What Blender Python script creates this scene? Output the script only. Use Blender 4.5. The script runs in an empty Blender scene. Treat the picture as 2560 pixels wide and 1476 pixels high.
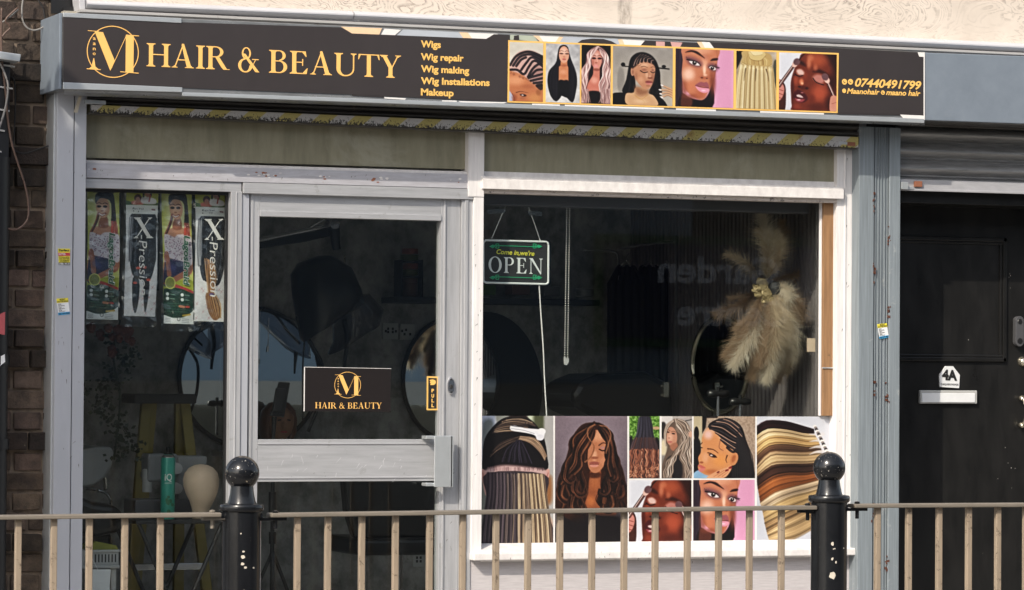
import bpy, math, random
import numpy as np
from mathutils import Vector, Matrix
random.seed(7); np.random.seed(7)
SC = bpy.context.scene; COL = SC.collection

# ---------------------------------------------------------------- camera, sky, sun, exposure
YAW, PITCH, ROLL, FPX = math.radians(21.6), math.radians(1.34), 0.007, 8533.0
CAM = Vector((-13.8*math.sin(YAW), -13.8*math.cos(YAW), 1.5))
_F = Vector((math.sin(YAW)*math.cos(PITCH), math.cos(YAW)*math.cos(PITCH), math.sin(PITCH)))
_R0 = Vector((math.cos(YAW), -math.sin(YAW), 0)); _U0 = _R0.cross(_F)
_R = _R0*math.cos(ROLL)+_U0*math.sin(ROLL); _U = _U0*math.cos(ROLL)-_R0*math.sin(ROLL)
cd = bpy.data.cameras.new('camera'); cd.sensor_width = 36; cd.lens = 36*FPX/2560; cd.clip_start = .1; cd.clip_end = 500
cam = bpy.data.objects.new('camera', cd); COL.objects.link(cam)
cam.matrix_world = Matrix(((_R.x, _U.x, -_F.x, CAM.x), (_R.y, _U.y, -_F.y, CAM.y), (_R.z, _U.z, -_F.z, CAM.z), (0, 0, 0, 1)))
SC.camera = cam
SUN_AZ, SUN_EL = math.radians(50), math.radians(37.6)      # azimuth: degrees left of the outward facade normal
sund = Vector((-math.sin(SUN_AZ)*math.cos(SUN_EL), -math.cos(SUN_AZ)*math.cos(SUN_EL), math.sin(SUN_EL)))
W = bpy.data.worlds.new('World'); SC.world = W; W.use_nodes = True
wn = W.node_tree; sky = wn.nodes.new('ShaderNodeTexSky'); sky.sky_type = 'NISHITA'; sky.sun_disc = False
sky.sun_elevation = SUN_EL; sky.sun_rotation = math.atan2(sund.x, sund.y)
sky.dust_density = 2.5; sky.ozone_density = .6; hs = wn.nodes.new('ShaderNodeHueSaturation'); hs.inputs['Saturation'].default_value = .55; wn.links.new(sky.outputs[0], hs.inputs['Color']); wn.links.new(hs.outputs[0], wn.nodes['Background'].inputs[0]); wn.nodes['Background'].inputs[1].default_value = .13
ld = bpy.data.lights.new('sun', 'SUN'); ld.energy = 2.6; ld.angle = math.radians(.5); ld.color = (1, .91, .77)
sun = bpy.data.objects.new('sun', ld); COL.objects.link(sun); sun.rotation_euler = (-sund).to_track_quat('-Z', 'Y').to_euler(); sun.location = (-8, -8, 12)
SC.view_settings.view_transform = 'Standard'; SC.view_settings.look = 'None'; SC.view_settings.exposure = 0.74; SC.view_settings.gamma = 1

# photo pixel (2560 wide) -> point on the plane Y = y (parallel to the facade), or on X = x
def U(px, py, y=0.):
    d = _F+_R*((px-1280)/FPX)+_U*((738-py)/FPX); return CAM+d*((y-CAM.y)/d.y)
def UX(px, py, x):
    d = _F+_R*((px-1280)/FPX)+_U*((738-py)/FPX); return CAM+d*((x-CAM.x)/d.x)
# ---------------------------------------------------------------- printed pictures (painted with numpy, stored as colour attributes)
def spline(pts, closed=False, n=7):
    p = np.array(pts, float); N = len(p)
    if N < 3: return p
    out = []
    rng = range(N) if closed else range(N-1)
    for i in rng:
        if closed: a, b, c, d = p[(i-1) % N], p[i], p[(i+1) % N], p[(i+2) % N]
        else: a, b, c, d = p[max(i-1, 0)], p[i], p[i+1], p[min(i+2, N-1)]
        for k in range(n):
            t = k/n
            out.append(.5*((2*b)+(-a+c)*t+(2*a-5*b+4*c-d)*t*t+(-a+3*b-3*c+d)*t**3))
    if not closed: out.append(p[-1])
    return np.array(out)

class Cv:
    def __init__(s, box, w, h, seed=1):
        s.x0, s.y0, s.x1, s.y1 = box; s.w = w; s.h = h
        s.sx = (s.x1-s.x0)/w; s.sy = (s.y1-s.y0)/h; s.px = max(s.sx, s.sy)
        s.gx = s.x0+(np.arange(w)+.5)*s.sx; s.gy = s.y0+(np.arange(h)+.5)*s.sy
        s.im = np.zeros((h, w, 3)); s.r = np.random.RandomState(seed)
    def sl(s, x0, y0, x1, y1):
        a = max(0, int((x0-s.x0)/s.sx)-1); b = min(s.w, int((x1-s.x0)/s.sx)+2)
        c = max(0, int((y0-s.y0)/s.sy)-1); d = min(s.h, int((y1-s.y0)/s.sy)+2)
        if a >= b or c >= d: return None
        return slice(c, d), slice(a, b)
    def mix(s, q, m, col):
        s.im[q] = s.im[q]*(1-m[..., None])+np.array(col, float)*m[..., None]
    def bg(s, c0, c1=None, horiz=False):
        c0 = np.array(c0, float); c1 = c0 if c1 is None else np.array(c1, float)
        t = (np.linspace(0, 1, s.w)[None, :, None] if horiz else np.linspace(0, 1, s.h)[:, None, None])
        s.im[:] = c0*(1-t)+c1*t
    def noise(s, amp, cell=6, q=None, sx=1, sy=1):
        h, w = s.h, s.w
        n = s.r.rand(int(h*sy/cell)+3, int(w*sx/cell)+3)
        yy = np.arange(h)*sy/cell; xx = np.arange(w)*sx/cell
        yi = yy.astype(int); xi = xx.astype(int); fy = (yy-yi)[:, None]; fx = (xx-xi)[None, :]
        v = (n[yi][:, xi]*(1-fy)*(1-fx)+n[yi+1][:, xi]*fy*(1-fx)+n[yi][:, xi+1]*(1-fy)*fx+n[yi+1][:, xi+1]*fy*fx)
        v = (v-.5)*2*amp
        if q: 
            g = s.sl(*q); s.im[g] += v[g][..., None]
        else: s.im += v[..., None]
    def seg(s, P, q, close):
        X = s.gx[q[1]][None, :]; Y = s.gy[q[0]][:, None]
        A = P; B = np.roll(P, -1, 0) if close else P[1:]
        if not close: A = P[:-1]
        best = None; T = None
        for i in range(len(A)):
            ax, ay = A[i]; dx, dy = B[i]-A[i]; L = dx*dx+dy*dy+1e-9
            t = np.clip(((X-ax)*dx+(Y-ay)*dy)/L, 0, 1)
            d = (X-ax-t*dx)**2+(Y-ay-t*dy)**2
            if best is None: best = d; T = (i+t)/len(A)
            else:
                k = d < best; best = np.where(k, d, best); T = np.where(k, (i+t)/len(A), T)
        return np.sqrt(best), T
    def poly(s, pts, col, soft=1.2, a=1., sm=True, n=4):
        P = spline(pts, True, n) if sm else np.array(pts, float)
        e = soft*s.px
        q = s.sl(P[:, 0].min()-e, P[:, 1].min()-e, P[:, 0].max()+e, P[:, 1].max()+e)
        if q is None: return
        X = s.gx[q[1]][None, :]; Y = s.gy[q[0]][:, None]
        ins = np.zeros((Y.shape[0], X.shape[1]), bool)
        for i in range(len(P)):
            x0, y0 = P[i-1]; x1, y1 = P[i]
            if y0 == y1: continue
            ins ^= ((y0 > Y) != (y1 > Y)) & (X < (x1-x0)*(Y-y0)/(y1-y0)+x0)
        d, _ = s.seg(P, q, True)
        m = np.clip(.5+np.where(ins, d, -d)/e, 0, 1)*a
        s.mix(q, m, col)
    def ell(s, cx, cy, rx, ry, col, a=1., soft=.12, rot=0):
        R = max(rx, ry)*(1+soft)+s.px
        q = s.sl(cx-R, cy-R, cx+R, cy+R)
        if q is None: return
        X = s.gx[q[1]][None, :]-cx; Y = s.gy[q[0]][:, None]-cy
        c, n = math.cos(math.radians(rot)), math.sin(math.radians(rot))
        u = (X*c+Y*n)/rx; v = (-X*n+Y*c)/ry
        d = np.sqrt(u*u+v*v)
        e = max(soft, s.px/min(rx, ry))
        t = np.clip((1+e/2-d)/e, 0, 1); m = t*t*(3-2*t)*a
        s.mix(q, m, col)
    def glow(s, cx, cy, rx, ry, col, a=.6, rot=0): s.ell(cx, cy, rx*.6, ry*.6, col, a, 1.5, rot)
    def line(s, pts, w, col, a=1., w1=None, n=5, sm=True, sheen=None):
        P = spline(pts, False, n) if sm and len(pts) > 2 else np.array(pts, float)
        ww = max(w, w1 or 0)+s.px
        q = s.sl(P[:, 0].min()-ww, P[:, 1].min()-ww, P[:, 0].max()+ww, P[:, 1].max()+ww)
        if q is None: return
        d, T = s.seg(P, q, False)
        W = w/2 if w1 is None else (w+(w1-w)*T)/2
        m = np.clip((W-d)/s.px+.5, 0, 1)*a*np.minimum(1, np.maximum(2*W/s.px, .15))
        if sheen:
            g = np.ones_like(T)
            for t0, wd, am in sheen: g = g+am*np.exp(-((T-t0)/wd)**2)
            s.im[q] = s.im[q]*(1-m[..., None])+np.clip(np.array(col, float)*g[..., None], 0, 255)*m[..., None]; return
        s.mix(q, m, col)
    def strands(s, A, B, n, cols, w=5, a=.7, jit=4, w1=None, t0=0, t1=1, wave=0, wl=90, bund=5, sheen=None):
        A = np.array(A, float); B = np.array(B, float); C = np.array(sorted([tuple(c) for c in cols], key=sum), float)
        ph0 = s.r.rand()*6; order = s.r.permutation(n)
        for k in order:
            t = t0+(t1-t0)*(k+s.r.rand())/n
            P = A*(1-t)+B*t+s.r.randn(*A.shape)*jit*.5
            if wave:
                P = spline(P, False, 4); P[:, 0] += wave*np.sin(P[:, 1]/wl*6.28+t*5+ph0+s.r.rand()*.5)
            v = .5+.33*math.sin(t*bund*6.28+ph0)+.22*math.sin(t*bund*15+ph0*2)+.16*s.r.randn()
            v = min(.999, max(0, v))*(len(C)-1); i = int(v); c = C[i]*(1-(v-i))+C[min(i+1, len(C)-1)]*(v-i)
            s.line(P, w*(.5+.8*s.r.rand()), np.clip(c*(1+.07*s.r.randn()), 0, 255), a, w1, n=3, sheen=sheen)
    def braid(s, pts, w, col=(28, 24, 26), hi=(95, 85, 85), gap=None):
        P = spline(pts, False, 10)
        s.line(P, w, col, 1, sm=False)
        L = np.concatenate([[0], np.cumsum(np.hypot(*np.diff(P, axis=0).T))])
        step = gap or w*.8
        for d in np.arange(step/2, L[-1], step):
            x = np.interp(d, L, P[:, 0]); y = np.interp(d, L, P[:, 1])
            x2 = np.interp(min(d+.1*w, L[-1]), L, P[:, 0]); y2 = np.interp(min(d+.1*w, L[-1]), L, P[:, 1])
            an = math.degrees(math.atan2(y2-y, x2-x))+35
            s.ell(x, y, w*.34, w*.12, hi, .75, .5, an)
    def out(s, gain=1.):
        k = s.im.copy()
        for ax in (0, 1): k = .62*k+.19*np.roll(k, 1, ax)+.19*np.roll(k, -1, ax)      # printed softness
        g = k.mean(2, keepdims=True); big = g
        for _ in range(3): big = sum(np.roll(big, d, a) for d in (-6, -3, 0, 3, 6) for a in (0, 1))/10
        k = k+(g-big)*.35+s.r.randn(s.h, s.w, 1)*3.2
        k = k*.88+k.mean(2, keepdims=True)*.12; c = np.clip(k/255., 0, 1); c = c*.55+.45*c*c*(3-2*c)
        lin = np.where(c <= .04045, c/12.92, ((c+.055)/1.055)**2.4)
        return lin*gain

def pic_cornrow(c):
    c.bg((212, 206, 192), (196, 188, 174)); c.noise(6, 12)
    c.poly([(150, 770), (215, 800), (240, 960), (150, 960)], (176, 184, 212), sm=False)
    c.poly([(150, 540), (330, 590), (590, 680), (590, 960), (235, 960), (222, 890), (190, 850), (158, 770)], (198, 122, 82), soft=2)
    c.glow(250, 690, 150, 90, (236, 158, 116), .9); c.glow(480, 900, 130, 90, (214, 146, 92), .8); c.glow(230, 900, 50, 60, (160, 88, 60), .8); c.glow(400, 760, 120, 40, (170, 100, 70), .5)
    S = [(165, 545), (180, 470), (230, 385), (300, 330), (390, 312), (480, 328), (560, 375), (600, 420), (600, 735), (540, 760), (470, 728), (400, 680), (340, 628), (250, 592), (172, 572)]
    c.poly(S, (206, 160, 150), soft=3); c.glow(520, 600, 160, 180, (150, 110, 104), .7)
    for L in [[(176, 505), (240, 402), (330, 347), (430, 337), (575, 392)], [(212, 512), (280, 412), (362, 372), (450, 372), (575, 424)], [(250, 516), (305, 438), (366, 405)],
              [(310, 560), (372, 470), (440, 402), (575, 456)], [(180, 562), (262, 562), (344, 610), (400, 520), (466, 442), (575, 494)], [(392, 640), (446, 545), (520, 482), (575, 512)],
              [(420, 640), (490, 560), (575, 545)], [(400, 655), (500, 622), (575, 600)], [(425, 688), (575, 650)], [(462, 716), (575, 698)], [(500, 745), (575, 738)]]:
        c.line(L, 30, (62, 46, 48), .8); c.braid(L, 25, (26, 22, 26), (112, 100, 106), 13)
    for k in range(60):
        x = 180+390*c.r.rand(); y = 590+(x-180)*.36+c.r.randn()*6; c.line([(x, y), (x-4, y+20)], 3, (60, 40, 40), .6)
    c.line([(250, 838), (310, 824), (400, 838)], 11, (84, 48, 38), .8, 3); c.ell(335, 868, 40, 16, (60, 34, 32), .95, .5, 8); c.ell(328, 868, 14, 9, (214, 196, 188), .9, .4); c.glow(330, 905, 60, 24, (170, 104, 76), .7)
    c.ell(520, 825, 30, 40, (150, 96, 60), .6, .8); c.poly([(480, 740), (575, 720), (575, 780), (540, 800)], (48, 38, 38), a=.85)
    c.line([(200, 850), (225, 900), (235, 945)], 8, (130, 72, 56), .8)

def pic_blackwig(c):
    c.bg((184, 184, 188), (206, 206, 206)); c.noise(22, 14); c.noise(10, 5)
    H = [(828, 258), (772, 282), (748, 370), (728, 480), (650, 575), (628, 680), (640, 800), (676, 900), (735, 950), (790, 900), (806, 870), (850, 890), (935, 955), (975, 820), (988, 680), (965, 580), (915, 490), (892, 370), (872, 285)]
    c.poly(H, (24, 21, 25), 2)
    c.strands([(800, 290), (745, 450), (670, 590), (660, 780), (700, 930)], [(815, 300), (775, 450), (750, 600), (750, 780), (740, 940)], 22, [(20, 18, 22), (60, 54, 66), (40, 36, 46)], 7, .6)
    c.strands([(850, 300), (885, 450), (905, 600), (900, 780), (905, 930)], [(870, 300), (915, 450), (975, 600), (975, 780), (935, 940)], 22, [(20, 18, 22), (66, 60, 72), (30, 26, 32)], 7, .6)
    c.poly([(765, 530), (785, 510), (788, 440), (866, 440), (868, 505), (880, 530), (882, 706), (824, 692), (764, 704)], (206, 128, 88), sm=False)
    c.ell(826, 376, 62, 102, (222, 156, 128), 1, .1); c.glow(826, 340, 60, 60, (244, 196, 176), .8); c.glow(820, 590, 60, 50, (232, 160, 126), .7); c.ell(826, 510, 44, 14, (150, 84, 60), .5, .8)
    for x in (795, 862): c.ell(x, 366, 24, 8, (70, 40, 40), .85, .6); c.line([(x-24, 340), (x, 330), (x+24, 338)], 7, (90, 60, 56), .7)
    c.ell(828, 434, 24, 11, (190, 100, 96), .9, .5); c.ell(828, 405, 14, 6, (180, 108, 84), .7, .6)
    c.poly([(764, 700), (826, 690), (882, 702), (885, 890), (800, 880), (762, 860)], (22, 18, 20), 1.5)

def pic_pinkwig(c):
    c.bg((34, 27, 18), (22, 18, 16))
    cols = [(226, 196, 190), (186, 146, 142), (214, 176, 170), (96, 66, 66), (150, 112, 110)]
    c.poly([(1230, 268), (1130, 330), (1095, 440), (1085, 560), (1035, 650), (1035, 960), (1120, 960), (1130, 700), (1170, 500), (1290, 480), (1270, 700), (1290, 960), (1400, 960), (1400, 560), (1370, 420), (1320, 310)], (120, 84, 84), 2)
    c.poly([(1140, 560), (1170, 500), (1290, 480), (1280, 700), (1250, 830), (1110, 830), (1130, 700)], (44, 30, 30), 3)
    c.poly([(1190, 520), (1255, 520), (1262, 620), (1262, 720), (1250, 826), (1116, 822), (1126, 720), (1180, 620)], (206, 122, 104), 2); c.glow(1200, 690, 60, 60, (236, 164, 146), .8)
    c.ell(1224, 436, 62, 120, (212, 138, 120), 1, .1); c.glow(1224, 380, 46, 50, (238, 180, 166), .8); c.glow(1180, 470, 20, 60, (170, 96, 84), .6); c.ell(1224, 556, 46, 16, (120, 64, 54), .6, .8)
    for x in (1192, 1258): c.ell(x, 418, 26, 12, (54, 28, 30), .95, .6); c.line([(x-24, 390), (x, 382), (x+24, 390)], 8, (96, 56, 50), .8)
    c.ell(1216, 512, 28, 15, (240, 150, 148), 1, .4); c.line([(1190, 512), (1242, 512)], 4, (130, 60, 60), .8); c.ell(1218, 472, 14, 7, (150, 84, 74), .8, .7); c.line([(1228, 410), (1232, 460)], 8, (240, 184, 168), .6)
    K = dict(wave=11, wl=190, bund=3, sheen=[(.3, .12, .25), (.6, .1, .2)])
    c.strands([(1236, 268), (1130, 340), (1098, 470), (1040, 600), (1040, 760), (1046, 960)], [(1226, 290), (1176, 380), (1140, 520), (1120, 640), (1104, 780), (1150, 960)], 80, cols, 6, .85, 4, **K)
    c.strands([(1244, 272), (1330, 340), (1370, 470), (1392, 600), (1398, 760), (1398, 960)], [(1262, 300), (1302, 400), (1310, 520), (1284, 640), (1256, 780), (1240, 960)], 80, cols, 6, .85, 4, **K)
    c.line([(1232, 280), (1180, 370), (1150, 430)], 26, (214, 176, 170), .8, 8)
    c.poly([(1130, 826), (1250, 822), (1290, 890), (1290, 975), (1120, 975), (1110, 900)], (26, 20, 20), 3)
    c.strands([(1045, 800), (1060, 880), (1050, 960)], [(1120, 800), (1140, 880), (1150, 970)], 30, cols, 6, .8, 14); c.strands([(1260, 800), (1270, 880), (1260, 960)], [(1390, 800), (1380, 880), (1395, 970)], 30, cols, 6, .8, 14)

def pic_tilted(c):
    c.bg((150, 145, 140), (178, 170, 158)); c.noise(5, 12)
    c.ell(1520, 700, 45, 170, (126, 122, 118), .6, .5); c.ell(1545, 500, 26, 26, (24, 22, 22)); c.line([(1540, 520), (1700, 525)], 12, (28, 24, 24), sm=False)
    c.line([(1950, 525), (2098, 535)], 16, (30, 26, 26), sm=False); c.ell(2036, 505, 26, 18, (34, 30, 30))
    c.poly([(1780, 338), (1690, 362), (1630, 430), (1605, 560), (1580, 700), (1535, 830), (1600, 870), (1700, 850), (1700, 600), (1900, 560), (1890, 740), (1860, 850), (2010, 870), (1995, 700), (1990, 580), (1950, 460), (1880, 372)], (22, 18, 18), 2)
    c.strands([(1640, 500), (1600, 650), (1550, 840)], [(1690, 520), (1680, 650), (1690, 850)], 36, [(10, 9, 9), (58, 50, 50), (20, 17, 17)], 6, .8, 6, wave=7, wl=34)
    c.strands([(1930, 480), (1960, 650), (1990, 850)], [(1890, 520), (1890, 650), (1900, 850)], 30, [(10, 9, 9), (58, 50, 50), (20, 17, 17)], 6, .8, 6, wave=7, wl=34)
    c.poly([(1415, 870), (1560, 850), (1620, 880), (1640, 1010), (1415, 1010)], (22, 19, 20)); c.poly([(1900, 860), (2010, 900), (2080, 1010), (1930, 1010)], (22, 19, 20))
    c.poly([(1700, 780), (1820, 780), (1850, 850), (1920, 880), (1955, 1005), (1610, 1005), (1580, 865), (1670, 845)], (206, 160, 120), 2)
    c.poly([(1690, 760), (1800, 800), (1860, 800), (1850, 850), (1760, 880), (1700, 850)], (146, 100, 74), 12, .85); c.glow(1760, 950, 140, 40, (226, 184, 146), .7)
    c.poly([(1665, 560), (1690, 480), (1770, 450), (1860, 450), (1925, 500), (1930, 590), (1908, 700), (1880, 770), (1830, 800), (1770, 770), (1710, 700), (1680, 640)], (194, 136, 104), 2)
    c.ell(1660, 580, 24, 58, (186, 130, 102)); c.ell(1662, 590, 10, 30, (140, 90, 70), .7, .6); c.glow(1800, 500, 90, 40, (222, 170, 138), .8); c.glow(1760, 680, 50, 60, (214, 156, 122), .8); c.glow(1830, 620, 24, 60, (222, 170, 140), .8); c.glow(1905, 650, 30, 110, (150, 98, 76), .7); c.glow(1700, 640, 30, 80, (158, 106, 82), .6)
    c.poly([(1780, 340), (1690, 366), (1650, 440), (1650, 540), (1690, 520), (1740, 470), (1820, 455), (1900, 480), (1940, 520), (1950, 460), (1880, 372)], (30, 25, 26), 5)
    for L in [[(1672, 510), (1700, 430), (1760, 360)], [(1705, 490), (1730, 420), (1790, 362)], [(1745, 470), (1765, 410), (1825, 370)], [(1790, 458), (1800, 410), (1855, 385)], [(1838, 455), (1840, 420), (1885, 405)], [(1885, 470), (1885, 440), (1915, 430)]]: c.line(L, 9, (196, 156, 142), .9, 5)
    for L in [[(1690, 500), (1716, 425), (1775, 360)], [(1725, 480), (1748, 415), (1808, 366)], [(1768, 462), (1782, 410), (1840, 378)], [(1815, 455), (1820, 415), (1870, 395)], [(1862, 460), (1862, 430), (1900, 418)]]: c.braid(L, 17, (20, 17, 18), (90, 80, 80), 12)
    c.line([(1690, 480), (1730, 510), (1760, 490)], 5, (90, 66, 62), .6)
    c.line([(1762, 522), (1800, 512), (1840, 528)], 9, (84, 56, 46), .85, 4); c.line([(1880, 524), (1905, 514), (1926, 524)], 8, (84, 56, 46), .85, 4)
    c.glow(1798, 556, 50, 26, (150, 100, 84), .8); c.glow(1902, 556, 26, 24, (140, 94, 80), .8); c.line([(1752, 568), (1792, 590), (1838, 582)], 10, (34, 20, 20), 1); c.line([(1878, 576), (1905, 590), (1926, 578)], 9, (34, 20, 20), 1)
    c.ell(1872, 655, 30, 14, (138, 84, 66), .9, .6); c.glow(1866, 636, 18, 18, (226, 170, 142), .8); c.line([(1850, 590), (1856, 640)], 6, (160, 108, 86), .5)
    c.ell(1858, 702, 44, 14, (150, 76, 76), .95, .4); c.ell(1856, 726, 38, 14, (198, 118, 112), .95, .4); c.line([(1815, 712), (1900, 714)], 5, (86, 40, 40), .9); c.ell(1850, 754, 30, 10, (150, 98, 76), .6, .7)
    c.line([(1680, 870), (1760, 925), (1840, 870)], 4, (190, 140, 60), .9); c.line([(1690, 880), (1795, 945), (1795, 990)], 3, (190, 140, 60), .8)
    for x, y, k in [(2015, 742, 0), (1992, 800, 1), (2000, 850, 2), (2015, 895, 3)]: c.line([(2165, 800+34*k), (2090, 775+28*k), (x, y)], 30, (150, 104, 78), .8, 20); c.line([(2165, 796+34*k), (2090, 771+28*k), (x, y-3)], 23, (210, 162, 126), 1, 13); c.ell(x, y, 18, 8, (232, 228, 232), 1, .3, 20)

def pic_glam(c):
    c.bg((232, 164, 200), (222, 150, 186), True)
    c.poly([(230, 290), (350, 290), (345, 500), (320, 700), (340, 1040), (230, 1040)], (62, 46, 60), sm=False)
    c.strands([(245, 290), (245, 600), (245, 1030)], [(350, 290), (325, 600), (330, 1030)], 40, [(44, 32, 44), (96, 78, 98), (70, 54, 70), (30, 20, 28)], 5, .7)
    c.poly([(400, 900), (560, 930), (640, 850), (690, 720), (682, 1030), (300, 1030), (320, 860)], (30, 20, 22), 3); c.poly([(320, 860), (400, 900), (450, 940), (420, 1030), (310, 1030)], (96, 52, 40), 5)
    c.poly([(340, 270), (748, 270), (748, 430), (728, 560), (702, 680), (650, 800), (600, 900), (555, 930), (480, 908), (390, 840), (335, 740), (318, 600), (328, 440)], (200, 124, 92), 2)
    c.glow(690, 700, 60, 260, (140, 76, 56), .9); c.glow(350, 780, 60, 160, (140, 76, 56), .8); c.glow(470, 890, 180, 50, (150, 82, 60), .8)
    c.glow(400, 620, 110, 130, (250, 190, 166), 1); c.glow(590, 480, 60, 130, (236, 168, 136), .8); c.glow(420, 760, 110, 110, (214, 128, 92), .6); c.glow(540, 860, 110, 70, (188, 106, 76), .8); c.glow(560, 330, 170, 60, (226, 156, 124), .7)
    c.glow(700, 600, 40, 90, (176, 104, 80), .6); c.glow(590, 400, 70, 60, (190, 120, 100), .6)
    c.poly([(356, 350), (420, 318), (500, 330), (560, 378), (592, 412), (530, 380), (440, 340)], (54, 32, 30), 3); c.poly([(660, 440), (690, 412), (748, 405), (746, 430), (690, 440)], (54, 32, 30), 3)
    c.poly([(362, 415), (420, 400), (500, 425), (560, 470), (545, 515), (470, 515), (400, 480)], (112, 74, 88), 12, .85); c.poly([(630, 500), (680, 470), (740, 500), (735, 560), (660, 550)], (112, 74, 88), 12, .85)
    c.poly([(404, 460), (440, 448), (490, 460), (536, 500), (500, 506), (445, 494)], (222, 208, 206), 2.5); c.ell(469, 474, 26, 25, (40, 25, 23), 1, .2); c.ell(472, 464, 7, 7, (240, 236, 236), 1, .4)
    c.poly([(642, 520), (675, 503), (715, 520), (728, 550), (690, 554)], (222, 208, 206), 2.5); c.ell(686, 531, 23, 21, (40, 25, 23), 1, .2); c.ell(688, 523, 6, 6, (240, 236, 236), 1, .4)
    c.line([(405, 470), (450, 502), (505, 512), (545, 505)], 5, (90, 52, 54), .8); c.line([(645, 530), (690, 562), (728, 554)], 5, (90, 52, 54), .8); c.line([(378, 436), (430, 446), (490, 456), (548, 505)], 15, (26, 16, 22), 1, 5); c.line([(640, 520), (680, 498), (722, 515), (775, 520)], 9, (26, 16, 22), 1, 5)
    for k in range(9): c.line([(385+16*k, 440+4*k), (368+20*k, 400+8*k)], 4, (30, 20, 26), .8)
    for k in range(6): c.line([(705+9*k, 508+5*k), (730+9*k, 478+12*k)], 4, (30, 20, 26), .8)
    c.glow(590, 560, 26, 90, (255, 206, 180), .9); c.ell(592, 648, 66, 26, (176, 102, 76), .7, .9); c.glow(600, 620, 36, 26, (246, 188, 160), .8); c.ell(560, 655, 16, 8, (84, 40, 32), .8, .8); c.ell(620, 660, 12, 7, (84, 40, 32), .8, .8)
    c.poly([(478, 752), (540, 706), (585, 712), (620, 706), (645, 745), (640, 790), (590, 765), (530, 764)], (160, 92, 100), 2.5); c.poly([(482, 755), (540, 776), (640, 786), (634, 826), (585, 842), (520, 815)], (230, 144, 168), 2.5)
    c.line([(482, 755), (560, 772), (640, 778)], 6, (70, 30, 34), .8); c.glow(580, 812, 40, 14, (255, 206, 220), .8)
    c.line([(735, 300), (747, 430), (728, 560), (700, 690), (655, 795)], 5, (110, 60, 50), .4)

def pic_blonde(c):
    c.bg((182, 168, 150), (120, 110, 96)); c.noise(14, 10)
    c.poly([(960, 330), (1060, 330), (1010, 500), (960, 560)], (44, 36, 30), 3); c.poly([(1420, 500), (1470, 480), (1470, 1040), (1440, 1040)], (84, 84, 74), 3)
    c.poly([(1060, 330), (1050, 420), (1030, 480), (1110, 540), (1230, 566), (1340, 552), (1400, 510), (1408, 420), (1350, 345)], (190, 160, 104), 2)
    c.strands([(1050, 460), (1130, 500), (1230, 530), (1330, 520), (1400, 470)], [(1040, 490), (1120, 535), (1230, 560), (1330, 550), (1400, 505)], 10, [(140, 108, 64), (220, 196, 140)], 6, .7)
    c.strands([(1090, 340), (1060, 420), (1060, 480)], [(1300, 400), (1380, 430), (1390, 500)], 26, [(150, 118, 70), (226, 204, 146), (196, 168, 108)], 8, .7)
    c.ell(1220, 372, 108, 70, (212, 186, 126)); c.ell(1215, 345, 80, 44, (232, 212, 158), 1, .4); c.line([(1115, 360), (1150, 430), (1260, 445), (1330, 380)], 6, (140, 106, 60), .8); c.line([(1140, 340), (1190, 385), (1290, 370)], 5, (160, 126, 76), .8)
    c.poly([(1030, 490), (1110, 545), (1230, 572), (1340, 555), (1410, 515), (1440, 700), (1455, 1040), (968, 1040), (975, 800), (1000, 600)], (196, 172, 124), 2)
    c.strands([(1030, 500), (1000, 700), (975, 1040)], [(1415, 520), (1435, 700), (1460, 1040)], 130, [(140, 114, 74), (236, 220, 178), (208, 186, 140), (176, 150, 104), (226, 208, 162)], 5, .75, 3, bund=8, sheen=[(.12, .08, .15)])
    for x, b in [(1090, 1070), (1215, 1210), (1335, 1372)]: c.line([(x, 545), (x*.4+b*.6, 620), (b, 700)], 15, (104, 84, 60), .9, 3)

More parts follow.
